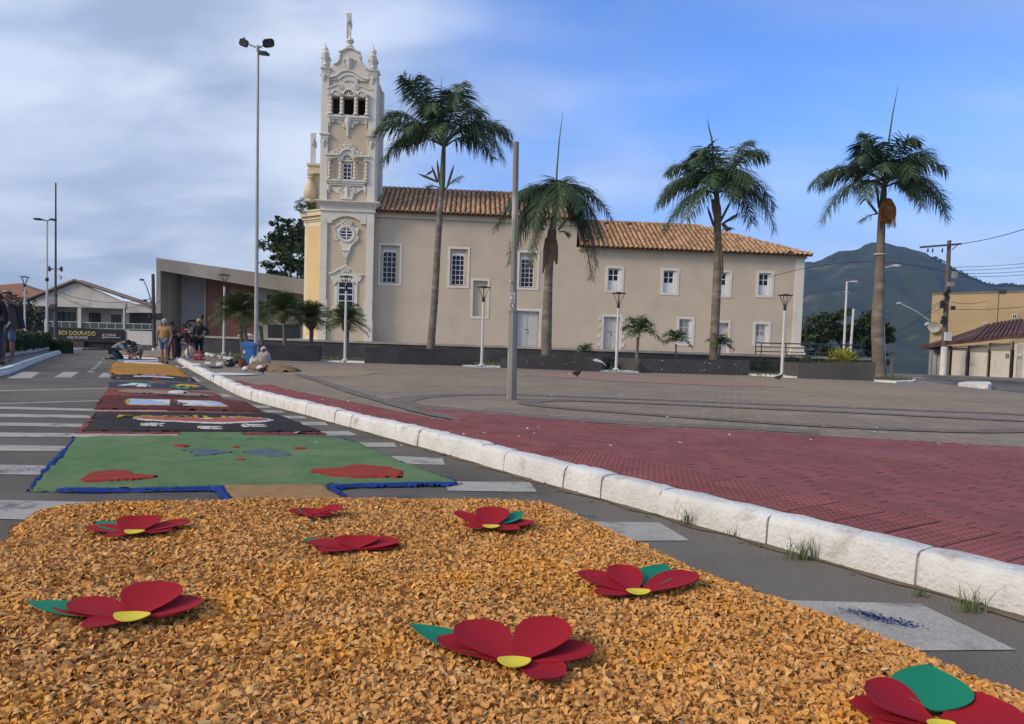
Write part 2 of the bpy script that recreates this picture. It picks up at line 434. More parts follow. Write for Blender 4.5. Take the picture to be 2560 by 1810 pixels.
# kerb: whitewashed stones, one by one
kerb = thing('kerb', None, None); kerb['kind'] = 'structure'
prof = [(0.0, -0.06), (0.0, 0.03), (0.006, 0.118), (0.014, 0.143), (0.032, 0.155), (0.09, 0.160), (0.145, 0.158), (0.158, 0.150), (0.160, -0.06)]
s, k = 0.0, 0
while s < KLEN[-1] - 0.3:
    ln = rnd.choice((0.38, 0.5, 0.56, 0.62, 0.74)); e = min(s + ln, KLEN[-1]); ns = 7
    mb = MB(); n = len(prof); lift = rnd.uniform(-0.009, 0.009); push = rnd.uniform(-0.008, 0.008)
    for i in range(ns + 1):
        t = i / ns; q = s + 0.004 + (e - s - 0.008) * t; p, d, w = kerb_at(q); endr = 0.006 if i in (0, ns) else 0
        for j, (a, z) in enumerate(prof):
            jx = rnd.uniform(-0.005, 0.005) + push; jz = rnd.uniform(-0.004, 0.004) + (lift if z > 0.1 else 0) - (endr if z > 0.1 else 0)
            if z > 0.1 and j == 3 and rnd.random() < 0.12: jx += 0.008; jz -= 0.008
            pp = p + w * (a + jx + (endr if a < 0.05 else 0)); mb.v.append((pp.x, pp.y, gz(pp.y) + z + jz))
    for i in range(ns):
        for j in range(n - 1): mb.f.append((i * n + j, i * n + j + 1, (i + 1) * n + j + 1, (i + 1) * n + j)); mb.m.append(0)
    mb.f += [tuple(range(n))[::-1], tuple(ns * n + j for j in range(n))]; mb.m += [0, 0]
    mb.build('kerb_stone', whitewash, kerb, True)
    s = e; k += 1
mb = MB(); pr2 = [(0.014, -0.06), (0.016, 0.11), (0.04, 0.143), (0.15, 0.142), (0.150, -0.06)]
qs = np.linspace(0.02, KLEN[-1] - 0.02, 420)
for q in qs:
    p, d, w = kerb_at(q)
    for a, z in pr2: pp = p + w * a; mb.v.append((pp.x, pp.y, gz(pp.y) + z))
n = len(pr2)
for i in range(len(qs) - 1):
    for j in range(n - 1): mb.f.append((i * n + j, i * n + j + 1, (i + 1) * n + j + 1, (i + 1) * n + j)); mb.m.append(0)
mb.build('kerb_mortar', mat('mortar', (0.5, 0.49, 0.46), (0.3, 0.29, 0.27), 9, 0.95), kerb)
# dirt washed into the gutter at the foot of the kerb
gut = [kerb_at(q) for q in np.linspace(0.1, 14, 120)]
gp = [tuple(p - w * (0.01 + 0.045 * math.sin(i * 0.7) ** 2 + 0.03 * rnd.random())) for i, (p, d, w) in enumerate(gut)] + [tuple(p + w * 0.01) for p, d, w in gut[::-1]]
sheet('gutter_dirt', gp, 0.005, mat('gutter_dirt', (0.17, 0.135, 0.095), (0.125, 0.10, 0.072), 12, 0.95, 0.6, 80), kind='structure')

# red paving of the square: near stones one by one
RED_TOP = [(600, 951), (659, 968), (705, 981), (806, 995), (914, 1019), (1010, 1040), (1110, 1049), (1165, 1051)]
RED_MAIN = [(1165, 1051), (1090, 1036), (1018, 1016), (1090, 1023), (1300, 1040), (1574, 1065), (1849, 1077), (2123, 1093), (2560, 1118), (2900, 1142)]
def inner_near(s0, s1, n): return [tuple(kerb_at(q)[0] + kerb_at(q)[2] * 0.165) for q in np.linspace(s0, s1, n)]
sk = [q for q in np.linspace(0, KLEN[-1], 500)]
s_far = min(sk, key=lambda q: (kerb_at(q)[0] - G(590, 953, .15).xy).length)
REDP = [tuple(G(u, v, 0.15).xy) for u, v in RED_TOP + RED_MAIN] + [(9.0, 0.4), (3.4, 0.4)] + inner_near(0.3, s_far, 60)
red_bed = sheet('red_paving', REDP, 0.150, paver_red, kind='structure')
pavers(paver_red, 0.2, 0.1, 0.01, 0.45, 0.98)
# local frame of the laid stones: along the kerb / into the square
p0, d0, w0 = kerb_at(2.0)
d0 = (kerb_at(8)[0] - kerb_at(0.5)[0]).normalized(); w0 = Vector((d0.y, -d0.x))
ang = math.atan2(d0.y, d0.x)
bx = MB(); bx.box(-0.123, 0.123, -0.123, 0.123, -0.02, 0.0)
for i in range(5):
    for j in range(5):
        cx, cy = -0.098 + i * 0.049, -0.098 + j * 0.049
        bx.add([(cx + a * 0.017, cy + b * 0.017, 0.0005) for a, b in ((-1, -1), (1, -1), (1, 1), (-1, 1))] + [(cx + a * 0.009, cy + b * 0.009, 0.0048) for a, b in ((-1, -1), (1, -1), (1, 1), (-1, 1))],
               [(4, 5, 6, 7), (0, 1, 5, 4), (1, 2, 6, 5), (2, 3, 7, 6), (3, 0, 4, 7)])
tile0 = bx.build('tactile_tile', tile_red, red_bed)
tiles = 0
q = 0.45
while q < 15.0:
    p, d, w = kerb_at(q); a = math.atan2(d.y, d.x)
    for r in range(2):
        c = p + w * (0.165 + 0.128 + r * 0.252)
        o = tile0 if tiles == 0 else tile0.copy()
        if tiles: COL.objects.link(o)
        o.location = (c.x, c.y, gz(c.y) + 0.1555 + rnd.uniform(-0.0012, 0.0012)); o.rotation_euler = (rnd.uniform(-.004, .004), rnd.uniform(-.004, .004), a + rnd.uniform(-.006, .006)); tiles += 1
    q += 0.2515
pv = MB(); pv.add([(-.0985, -.0485, -.01), (.0985, -.0485, -.01), (.0985, .0485, -.01), (-.0985, .0485, -.01), (-.0965, -.0465, 0), (.0965, -.0465, 0), (.0965, .0465, 0), (-.0965, .0465, 0)],
                  [(4, 5, 6, 7), (0, 1, 5, 4), (1, 2, 6, 5), (2, 3, 7, 6), (3, 0, 4, 7)])
paver_one = mat('paver_red_one', (0.235, 0.084, 0.084), (0.21, 0.076, 0.076), 2.0, 0.8, 0.3, 70, objrand=0.12)
pv0 = None
cand = []
org = kerb_at(1.0)[0]
for i in range(-20, 90):
    for j in range(0, 70):
        c = org + d0 * (i * 0.2 + (0.1 if j % 2 else 0)) + w0 * (0.70 + j * 0.1)
        cand.append((c.x, c.y))
ca = np.array(cand); dk = sdist(ca[:, 0], ca[:, 1], np.array(REDP))
kp = np.array([tuple(kerb_at(q)[0]) for q in np.linspace(0, 18, 200)])
dkerb = np.sqrt(((ca[:, None, :] - kp[None]) ** 2).sum(2)).min(1)
inv = CAM_R.transposed()
sel = []
for (x, y), a, b in zip(cand, dk, dkerb):
    if a < 0.05 or b < 0.68 or y > 11: continue
    r = inv @ (Vector((x, y, gz(y) + .15)) - Vector((0, 0, EYE)))
    if r.z > -0.5: continue
    u = U0 + F_PX * r.x / -r.z
    if -60 < u < 2680: sel.append((math.hypot(x, y), x, y))
sel.sort()
far = MB()
for i, (dd, x, y) in enumerate(sel):
    z = gz(y) + 0.155 + rnd.uniform(-0.0015, 0.0015)
    if i < 300:
        if pv0 is None: pv0 = o = pv.build('paver', paver_one, red_bed)
        else: o = pv0.copy(); COL.objects.link(o)
        o.location = (x, y, z); o.rotation_euler = (rnd.uniform(-.008, .008), rnd.uniform(-.008, .008), ang + rnd.uniform(-.012, .012))
    else:
        ca_, sa_ = math.cos(ang), math.sin(ang)
        far.add([(x + px * ca_ - py * sa_, y + px * sa_ + py * ca_, z + pz) for px, py, pz in pv.v], pv.f)
paver_far = mat('paver_red_far', (0.235, 0.084, 0.084), (0.205, 0.074, 0.075), 2.0, 0.8, 0.3, 70, island=0.10, c3=(0.25, 0.105, 0.105), s3=0.6)
tag(far.build('far_pavers', paver_far, red_bed), kind='stuff')

# darker paving bands swinging across the square, a cable trench, a second red field, spilt sand
def gxy(pts, dz=0.15): return [Vector(G(u, v, dz).xy) for u, v in pts]
B1 = spline(gxy([(2700, 1052), (2560, 1036), (2123, 1018), (1849, 1007), (1574, 996), (1300, 986), (1150, 986), (1050, 991), (1000, 1002), (1040, 1013), (1150, 1024), (1300, 1036), (1574, 1056), (1849, 1068), (2050, 1080)]), 6)
sheet('paving_band', ribbon(B1, 0.42), 0.146, paver_dark, kind='structure')
B2 = spline(gxy([(2560, 1052), (2123, 1030), (1849, 1018), (1560, 1005), (1400, 1000), (1325, 1004), (1350, 1013), (1500, 1026), (1849, 1051), (2123, 1067), (2398, 1077), (2560, 1075), (2700, 1066)]), 6)
sheet('paving_band', ribbon(B2, 0.34), 0.150, paver_dark, kind='structure')
T = spline(gxy([(740, 934), (800, 952), (880, 979), (980, 1008), (1060, 1030), (1160, 1050)]), 5)
sheet('cable_trench', ribbon(T, [0.2 + 0.05 * rnd.random() for _ in T]), 0.153, mat('trench', (0.17, 0.15, 0.125), (0.13, 0.115, 0.10), 3, 0.95, 0.8, 25), kind='structure')
sheet('far_red_paving', [tuple(p) for p in gxy([(1310, 937), (1420, 931), (1600, 938), (1850, 952), (1965, 968), (1800, 964), (1500, 951)])], 0.147, mat('paver_red_dusty', (0.28, 0.16, 0.125), (0.26, 0.18, 0.14), 0.7, 0.85), kind='structure')
patch('spilt_sand', [tuple(p) for p in gxy([(690, 934), (760, 926), (880, 924), (960, 930), (900, 940), (760, 941)])], 0.004, 0.06, mat('sand_thin', (0.30, 0.22, 0.13), (0.23, 0.19, 0.14), 1.2, 0.95), base=0.146, seed=4, rag=4, edge=1.0)['kind'] = 'stuff'

for m_ in (asphalt, paver_grey, paver_dark, paver_red, paver_far, paver_one, tile_red, paint): m_.node_tree.nodes['Principled BSDF'].inputs['Specular IOR Level'].default_value = 0.08
# road markings
def stripe(px, dz=0.004, name='zebra_stripe', parent=None):
    return sheet(name, [tuple(G(u, v).xy) for u, v in px], dz, paint, parent)
def ext(p, q, u): t = (u - p[0]) / (q[0] - p[0]); return (u, p[1] + (q[1] - p[1]) * t)
for (a, b, u1, c, d) in ((1017, 1023, 420, 1027, 1032.5), (1035, 1043, 226, 1038.5, 1046), (1057, 1065, 206, 1060.5, 1068.5), (1082, 1093, 445, 1086.5, 1094.5), (1113.6, 1128, 175, 1116, 1129.5), (1163, 1187, 130, 1165, 1188.5), (1252, 1299, 560, 1262, 1313)):
    a0, b0 = ext((0, a), (u1, c), -260)[1], ext((0, b), (u1, d), -260)[1]
    stripe([(-260, a0), (u1, c), (u1, d), (-260, b0)], parent=road)
for px in ([(548, 985), (572, 987), (582, 993), (556, 992)], [(612, 1014), (672, 1015), (680, 1020), (625, 1020)], [(655, 1026), (703, 1027), (712, 1032), (668, 1032)], [(692, 1040), (758, 1041), (768, 1047), (706, 1047)],
           [(738, 1055), (812, 1056), (822, 1064), (756, 1064)], [(800, 1079), (872, 1079), (894, 1089), (820, 1090)], [(872, 1107), (985, 1108), (993, 1119), (892, 1118)], [(950, 1140), (1106, 1146), (1113, 1163), (980, 1161)],
           [(1110, 1205), (1324, 1206), (1343, 1231), (1120, 1228)], [(1440, 1304), (1648, 1308), (1724, 1353), (1560, 1354)], [(1940, 1502), (2300, 1512), (2540, 1627), (2300, 1629)]):
    stripe(px, parent=road)
for px in ([(18, 946), (56, 930), (100, 931), (78, 946)], [(133, 944), (160, 930), (198, 930), (178, 944)], [(244, 944), (258, 932), (282, 933), (272, 944)], [(478, 943), (488, 943), (505, 956), (492, 955)]):
    stripe(px, name='stop_dash', parent=road)
for x0, x1, yy in ((254, 262, 896), (244, 257, 905), (239, 253, 910.5), (232, 247, 916.5), (225, 242, 922), (217, 236, 929)):
    stripe([(x0, yy + 2), (x0 + 4, yy - 1.2), (x1, yy - 1), (x1 - 4, yy + 2.2)], name='lane_dash', parent=road)
stripe([(-200, 982), (0, 976.5), (270, 970), (270, 972), (0, 979), (-200, 985)], name='edge_line', parent=road)
stripe([(-200, 1016), (0, 1008.5), (252, 1001), (252, 1003), (0, 1011), (-200, 1019)], name='edge_line', parent=road)
stripe([(2300, 952), (2380, 958), (2386, 957), (2306, 951)], name='lane_dash', parent=road)
stripe([(2260, 943), (2310, 947), (2316, 946), (2268, 942)], name='lane_dash', parent=road)

# pavement on the left with its own kerb, pavement on the right
LK = spline([tuple(G(u, v).xy) for u, v in ((-260, 1010), (-80, 962), (0, 940), (36, 929), (104, 901), (155, 882.5), (178, 878), (205, 876))], 8)
LS = [tuple(p) for p in LK] + [(-30, 60), (-70, 60), (-70, 6)]
sheet('left_pavement', LS, 0.125, mat('cement', (0.17, 0.165, 0.158), (0.12, 0.118, 0.114), 0.7, 0.9, 0.3, 30), kind='structure', thick=0.1)
lk = thing('left_kerb', None, None); lk['kind'] = 'structure'
acc = [0.0]
for a, b in zip(LK, LK[1:]): acc.append(acc[-1] + (b - a).length)
i0 = 0
while i0 < len(LK) - 1:
    i1 = i0 + 1
    while i1 < len(LK) - 1 and acc[i1] - acc[i0] < 0.9: i1 += 1
    mb = MB(); seg = [LK[i0].lerp(LK[i0 + 1], 0.015)] + list(LK[i0 + 1:i1]) + [LK[i1].lerp(LK[i1 - 1], 0.015)]
    n = 5
    for i, p in enumerate(seg):
        d = (seg[min(i + 1, len(seg) - 1)] - seg[max(i - 1, 0)]).normalized(); w = Vector((-d.y, d.x))
        for a, z in ((-0.02, -0.05), (-0.01, 0.10), (0.02, 0.145), (0.13, 0.15), (0.15, -0.05)):
            q = p + w * a; mb.v.append((q.x, q.y, gz(q.y) + z + (rnd.uniform(-.006, .006) if z > 0.09 else 0)))
    for i in range(len(seg) - 1):
        for j in range(n - 1): mb.f.append((i * n + j + 1, i * n + j, (i + 1) * n + j, (i + 1) * n + j + 1)); mb.m.append(0)
    mb.f += [tuple(range(n)), tuple((len(seg) - 1) * n + j for j in reversed(range(n)))]; mb.m += [0, 0]
    mb.build('kerb_stone', whitewash, lk, True); i0 = i1
RS = [tuple(G(u, v, 0.12).xy) for u, v in ((2306, 938), (2366, 940), (2460, 947), (2560, 955), (2760, 971))] + [(48, 48), (30, 66), (20, 62)]
sheet('right_pavement', RS, 0.12, MATS['cement'], kind='structure', thick=0.12)
nose = sheet('traffic_island_nose', [tuple(G(u, v, .12).xy) for u, v in ((2395, 964), (2420, 961), (2474, 961), (2479, 968), (2470, 970), (2440, 968))], 0.24, whitewash, thick=0.2)
tag(nose, kind='structure')

# ================================================================ SAWDUST CARPETS
def gp(pts, dz=0.0): return [tuple(G(u, v, dz).xy) for u, v in pts]
def dust(n, c, c2, c3=None, s=9, b=0.9):
    return mat(n, c, c2, s, 0.97, b, 130, c3=c3, s3=1.6, f3=(0.52, 0.68))
d_green = dust('dust_green', (0.135, 0.245, 0.10), (0.10, 0.19, 0.075), (0.17, 0.25, 0.115), 5)
d_blue = dust('dust_blue', (0.018, 0.065, 0.32), (0.012, 0.045, 0.23))
d_slate = dust('dust_slate', (0.105, 0.15, 0.21), (0.095, 0.14, 0.17), (0.10, 0.19, 0.11), 6)
d_red = dust('dust_red', (0.38, 0.05, 0.033), (0.3, 0.037, 0.026))
d_brick = dust('dust_brick', (0.27, 0.07, 0.058), (0.2, 0.052, 0.043))
d_pink = dust('dust_pink', (0.47, 0.13, 0.115), (0.38, 0.10, 0.09))
d_black = dust('dust_black', (0.032, 0.029, 0.031), (0.022, 0.02, 0.022), (0.045, 0.04, 0.038))
d_wine = dust('dust_wine', (0.125, 0.028, 0.027), (0.095, 0.02, 0.02), (0.15, 0.04, 0.035))
d_sand = dust('dust_sand', (0.42, 0.255, 0.115), (0.33, 0.19, 0.085))
d_white = dust('dust_white', (0.72, 0.71, 0.68), (0.58, 0.57, 0.55))
d_sky = dust('dust_sky', (0.40, 0.52, 0.72), (0.35, 0.46, 0.66))
d_yellow = dust('dust_yellow', (0.55, 0.36, 0.03), (0.42, 0.27, 0.03))
d_orange = dust('dust_orange', (0.44, 0.22, 0.045), (0.34, 0.16, 0.03), (0.5, 0.27, 0.07))
d_teal = dust('dust_teal', (0.03, 0.30, 0.20), (0.02, 0.22, 0.16))
d_beige = dust('dust_beige', (0.34, 0.26, 0.19), (0.22, 0.16, 0.12), (0.5, 0.46, 0.42))
d_navy = dust('dust_navy', (0.045, 0.06, 0.09), (0.03, 0.04, 0.06))
SEED = [10]
def lay(name, px, m, parent, h=0.012, cell=0.03, up=0.0, rag=1.0, lump=0.003, edge=0.03):
    SEED[0] += 1
    return patch(name, gp(px), h, cell, m, parent, 0.006 + up, SEED[0], rag, lump, edge)
def line_px(pts, w0, w1=None):
    """polygon round a px polyline, w = half height in px"""
    w1 = w0 if w1 is None else w1; n = len(pts) - 1
    return [(u, v - (w0 + (w1 - w0) * i / n)) for i, (u, v) in enumerate(pts)] + [(u, v + (w0 + (w1 - w0) * i / n)) for i, (u, v) in reversed(list(enumerate(pts)))]

# green carpet with hearts, blue edge
g = thing('sawdust_carpet', 'green sawdust carpet with red hearts and a ragged blue edge, just beyond the wood shavings', 'carpet', G(560, 1160), 0, 'sawdust carpets laid along the road')
GL = g
def parent_keep(o, p):
    o.parent = p; o.matrix_parent_inverse = Matrix.Translation(p.location).inverted(); return o
def part(p, *a, **k): return parent_keep(lay(*a[:3], None, *a[3:], **k), p)
part(g, 'green_field', [(183, 1098), (300, 1094), (448, 1093), (450, 1084), (608, 1084), (622, 1093), (760, 1096), (850, 1100), (905, 1112), (985, 1148), (1080, 1186), (1160, 1214), (820, 1219), (560, 1222), (66, 1232), (110, 1178)], d_green, cell=0.02, h=0.016, lump=0.005)
part(g, 'blue_edge', [(178, 1094), (188, 1098), (188, 1108), (160, 1150), (128, 1180), (80, 1234), (58, 1233), (90, 1198), (124, 1160), (160, 1124), (176, 1106)], d_blue, cell=0.013, up=0.006, h=0.018, rag=0.8)
part(g, 'blue_edge', [(70, 1230), (200, 1228.5), (330, 1229), (540, 1224), (560, 1222), (575, 1240), (584, 1264), (560, 1264), (540, 1236), (522, 1230), (330, 1234), (200, 1235), (100, 1233.5)], d_blue, cell=0.013, up=0.006, h=0.018, rag=0.8)
part(g, 'blue_edge', [(812, 1219), (900, 1216), (1060, 1213), (1168, 1213), (1120, 1218), (900, 1223), (848, 1228), (866, 1244), (856, 1246), (830, 1234)], d_blue, cell=0.013, up=0.006, h=0.018, rag=0.8)
part(g, 'blue_edge', [(830, 1098), (865, 1100), (900, 1113), (990, 1152), (1090, 1190), (1166, 1214), (1150, 1214), (1080, 1192), (985, 1157), (890, 1115), (860, 1103)], d_blue, cell=0.018, up=0.006, h=0.014, rag=0.8)
part(g, 'heart', [(188, 1215), (205, 1216), (270, 1213), (351, 1209), (408, 1201), (400, 1198), (370, 1195), (342, 1194), (327, 1186), (280, 1185), (220, 1191), (204, 1200)], d_red, cell=0.018, up=0.014, h=0.014, rag=0.4)
part(g, 'heart', [(769, 1189), (777, 1182), (800, 1180), (847, 1178.5), (863, 1172), (897, 1170), (976, 1175), (1012, 1186), (1012, 1203), (880, 1204), (814, 1199)], d_red, cell=0.018, up=0.014, h=0.014, rag=0.3)
for px in ([(423, 1121.5), (450, 1118), (480, 1121), (468, 1125), (440, 1125)], [(573, 1124), (600, 1122.5), (607, 1125), (580, 1126)], [(729, 1127), (745, 1125), (785, 1130), (735, 1131)], [(580, 1156.5), (600, 1154), (627, 1156), (610, 1160), (588, 1160)]):
    part(g, 'small_heart', px, d_red, cell=0.018, up=0.016, h=0.012, rag=0.2)
for px in ([(440, 1132), (470, 1128), (560, 1130), (585, 1138), (548, 1145), (490, 1148), (468, 1140)], [(598, 1138), (620, 1130), (680, 1129), (730, 1138), (738, 1148), (700, 1151), (630, 1147)]):
    part(g, 'blue_wash', px, d_slate, cell=0.02, up=0.012, h=0.01, rag=2.0)
for i, (ch, u0, u1) in enumerate((('J', 392, 412), ('E', 500, 522), ('S', 551, 580), ('U', 610, 640))):
    part(g, 'faded_letter_stroke', [(u0, 1101), ((u0 + u1) / 2, 1098.5), (u1, 1101), (u1 - 4, 1103), ((u0 + u1) / 2, 1105), (u0 + 3, 1104)], d_slate, cell=0.02, up=0.012, h=0.008, rag=0.6)

sp_ = lay('sand_patch', [(540, 1222), (575, 1219), (700, 1218), (812, 1219), (840, 1236), (875, 1262), (800, 1268), (580, 1268), (566, 1240)], d_sand, None, h=0.018, cell=0.018, rag=1.0, lump=0.005)
tag(sp_, 'tan sand laid between the green carpet and the wood shavings', 'sand')

# black carpet with lettering
bk = thing('sawdust_carpet', 'black sawdust carpet lettered in yellow above a pink heart outlined in white', 'carpet', G(500, 1060), 0, 'sawdust carpets laid along the road')
part(bk, 'pink_edge', [(234, 1033), (700, 1040), (828, 1087), (560, 1087), (182, 1086)], d_brick, cell=0.03, h=0.008)
part(bk, 'black_field', [(237, 1034), (400, 1034), (690, 1038), (720, 1048), (812, 1085), (600, 1084), (400, 1084), (200, 1083)], d_black, cell=0.028, up=0.006, h=0.016, lump=0.004)
part(bk, 'outline', [(324, 1053), (345, 1049), (396, 1046), (450, 1047), (500, 1050), (521, 1053), (560, 1048), (620, 1048), (672, 1052), (690, 1057), (660, 1062), (560, 1066), (480, 1064), (400, 1060), (350, 1057)], d_white, cell=0.022, up=0.018, h=0.010, rag=0.6)
part(bk, 'heart', [(338, 1053.2), (350, 1050.6), (396, 1048), (450, 1049), (500, 1052), (521, 1055.5), (560, 1050.4), (620, 1050.2), (670, 1054), (679, 1057), (650, 1060.6), (560, 1063.6), (480, 1061.8), (400, 1058), (355, 1055.5)], d_pink, cell=0.022, up=0.024, h=0.010, rag=0.4)
part(bk, 'white_cross', [(497, 1054.6), (515, 1054.5), (510, 1052.5), (519, 1053), (524, 1055), (540, 1055.6), (538, 1057), (524, 1056.8), (520, 1060), (513, 1060), (516, 1056.6), (497, 1056)], d_white, cell=0.022, up=0.034, h=0.008, rag=0.2)
for u0, u1, vv in ((342, 418, 1068), (486, 564, 1076), (596, 673, 1070.5)):
    part(bk, 'white_candle', [(u0, vv - 1), (u0 + 6, vv - 4.5), (u1, vv - 3.5), (u1, vv - 1.5), (u0 + 30, vv), (u1, vv + 1), (u1 - 3, vv + 3.4), (u0 + 6, vv + 4)], d_white, cell=0.022, up=0.018, h=0.010, rag=0.6)
    part(bk, 'yellow_flame', [(u0 + 8, vv - 2.5), (u0 + 24, vv - 2.5), (u0 + 27, vv + 1), (u0 + 22, vv + 2.6), (u0 + 8, vv + 2)], d_yellow, cell=0.02, up=0.028, h=0.008, rag=0.3)
cr = [G(u, v, 0.034) for u, v in ((292, 1043.5), (646, 1047.5), (630, 1040.5), (300, 1036.5))]
parent_keep(text_mesh('lettering', 'FAMÍLIA', d_yellow, cr, None, 0.008, 0.012), bk)

# wine red carpet with picture panel
wn = thing('sawdust_carpet', 'wine red sawdust carpet with a pale blue and white panel framed in yellow', 'carpet', G(440, 1010), 0, 'sawdust carpets laid along the road')
part(wn, 'wine_field', [(254, 992), (400, 992), (562, 1000), (617, 1006), (664, 1032), (450, 1027), (229, 1026)], d_wine, cell=0.04, h=0.02)
part(wn, 'yellow_frame', [(308, 1002), (315, 1000), (540, 1006), (562, 1011), (583, 1023), (560, 1022.5), (306, 1017)], d_yellow, cell=0.035, up=0.014, h=0.010)
part(wn, 'blue_panel', [(316, 1001.5), (540, 1007.5), (558, 1012), (574, 1021.5), (440, 1019), (315, 1016)], d_sky, cell=0.035, up=0.022, h=0.008, rag=0.3)
part(wn, 'white_panel', [(365, 1004), (500, 1007.5), (530, 1012), (560, 1020), (440, 1018.6), (400, 1013)], d_white, cell=0.035, up=0.028, h=0.006, rag=0.5)
part(wn, 'grey_feather', line_px([(362, 1009), (410, 1011.5), (450, 1012.5), (500, 1014), (535, 1015)], 0.4, 0.6), mat('dust_grey', (0.12, 0.12, 0.11), None, 8, 0.95), cell=0.03, up=0.034, h=0.006, rag=0.2)
part(wn, 'pink_strip', [(232, 1028), (390, 1029), (540, 1030), (660, 1034), (690, 1037.5), (500, 1035.5), (240, 1032)], d_pink, cell=0.04, h=0.006)
cb_ = thing('cardboard_sheet', 'folded brown cardboard standing on the pale panel of the wine red carpet', 'cardboard', G(450, 1015, 0.03))
mb = MB()
mb.bar((-0.08, 0, 0.05), (0.08, 0.01, 0.03), 0.12, 0.005); mb.bar((-0.088, -0.01, 0.0), (-0.08, 0, 0.08), 0.1, 0.005, (0, 1, 0)); mb.bar((-0.05, -0.06, 0.0), (0.06, -0.05, 0.02), 0.005, 0.04)
mb.build('cardboard_flap', mat('cardboard', (0.12, 0.085, 0.075), None, 6, 0.9), cb_)

# further carpets
rd = thing('sawdust_carpet', 'red sawdust carpet with a long beige and white figure edged in black', 'carpet', G(420, 983), 0, 'sawdust carpets laid along the road')
part(rd, 'red_field', [(268, 971), (420, 974), (541, 984), (566, 1000), (400, 992), (252, 993)], d_brick, cell=0.05, h=0.02)
part(rd, 'black_outline', [(272, 980), (300, 976), (400, 978), (500, 986), (548, 993), (562, 999), (480, 996), (380, 991), (300, 988)], d_black, cell=0.05, up=0.012, h=0.012)
part(rd, 'beige_figure', [(280, 980), (310, 977.5), (400, 979.5), (500, 987.5), (540, 993), (545, 995.5), (470, 994), (380, 988), (300, 985.5)], d_beige, cell=0.045, up=0.022, h=0.012, rag=1.5)
part(rd, 'white_heap', [(420, 986), (450, 984.5), (478, 986.5), (476, 989), (440, 990), (415, 988.5)], d_white, cell=0.04, up=0.034, h=0.025)
part(rd, 'green_leaf', [(293, 979.5), (305, 978), (304, 983), (296, 983)], d_teal, cell=0.04, up=0.034, h=0.01)
tl = thing('sawdust_carpet', 'dark blue sawdust carpet with white, green and yellow leaf strokes', 'carpet', G(410, 963), 0, 'sawdust carpets laid along the road')
part(tl, 'navy_field', [(270, 956), (420, 955), (500, 960), (530, 975), (420, 975), (268, 969)], d_navy, cell=0.06, h=0.012)
part(tl, 'white_stroke', [(284, 967), (320, 960.5), (350, 961), (380, 963.5), (330, 966), (300, 968)], d_white, cell=0.05, up=0.01, h=0.014)
part(tl, 'white_stroke', [(326, 967), (360, 964), (385, 968), (370, 970), (345, 968.5)], d_white, cell=0.05, up=0.012, h=0.014)
part(tl, 'white_stroke', [(386, 968), (400, 966.5), (414, 968.5), (395, 970.5)], d_white, cell=0.05, up=0.012, h=0.014)
part(tl, 'white_stroke', [(360, 971.5), (371, 970.5), (371, 973.5), (361, 973.5)], d_white, cell=0.05, up=0.012, h=0.012)
part(tl, 'green_stroke', [(296, 962), (330, 957.5), (352, 959), (400, 964), (360, 964), (330, 960.5)], d_teal, cell=0.05, up=0.012, h=0.012)
part(tl, 'green_stroke', [(418, 970), (440, 969), (490, 973.5), (480, 975), (440, 974)], d_teal, cell=0.05, up=0.012, h=0.012)
part(tl, 'yellow_stroke', [(420, 968), (450, 962), (500, 966), (508, 970), (470, 970.5)], d_yellow, cell=0.05, up=0.016, h=0.012)
part(tl, 'pink_stroke', line_px([(362, 958), (390, 959), (422, 961)], 0.8), d_pink, cell=0.05, up=0.012, h=0.012)
dk_ = thing('sawdust_carpet', 'black sawdust carpet with thin white bars and a small red square, beyond the leaf carpet', 'carpet', G(385, 945), 0, 'sawdust carpets laid along the road')
part(dk_, 'black_field', [(282, 938), (420, 938), (487, 946), (499, 957), (400, 951), (271, 949)], d_black, cell=0.06, h=0.014)
part(dk_, 'white_bar', line_px([(330, 942.5), (380, 943.5), (440, 947)], 1.0), d_white, cell=0.045, up=0.012, h=0.012, rag=0.3)
part(dk_, 'lilac_bar', line_px([(352, 941), (385, 940.5), (420, 943.5)], 0.9), dust('dust_lilac', (0.3, 0.25, 0.5), None), cell=0.045, up=0.018, h=0.012, rag=0.3)
part(dk_, 'red_square', [(377, 948), (396, 947), (400, 951.5), (381, 951)], d_red, cell=0.04, up=0.014, h=0.012, rag=0.2)
for u, v in ((296, 946.5), (474, 954)): part(dk_, 'white_spot', [(u - 9, v), (u, v - 1.3), (u + 9, v + .3), (u, v + 1)], d_white, cell=0.04, up=0.014, h=0.01, rag=0.2)
for u, v in ((300, 942), (470, 948)): part(dk_, 'yellow_spot', [(u - 8, v), (u, v - .8), (u + 8, v + .3), (u, v + .8)], d_yellow, cell=0.04, up=0.014, h=0.01, rag=0.2)
og = thing('sawdust_carpet', 'plain orange wood shaving carpet with a white bar along its far edge', 'carpet', G(370, 922), 0, 'sawdust carpets laid along the road')
part(og, 'orange_field', [(285, 907), (400, 907), (452, 921), (474, 943), (400, 940), (270, 936), (273, 921)], d_orange, cell=0.06, h=0.05, rag=1.5, lump=0.02, edge=0.2)
part(og, 'white_bar', line_px([(305, 909), (350, 911), (412, 914)], 1.5), d_white, cell=0.05, up=0.05, h=0.012, rag=0.5)
wt = thing('sawdust_carpet', 'unfinished carpet of white, blue and brown bands under the kneeling people', 'carpet', G(350, 895), 0, 'sawdust carpets laid along the road')
for nm, m, pts in (('white_field', d_white, [(292, 880), (392, 882), (398, 903), (292, 898)]), ):
    part(wt, nm, pts, m, cell=0.08, h=0.012)
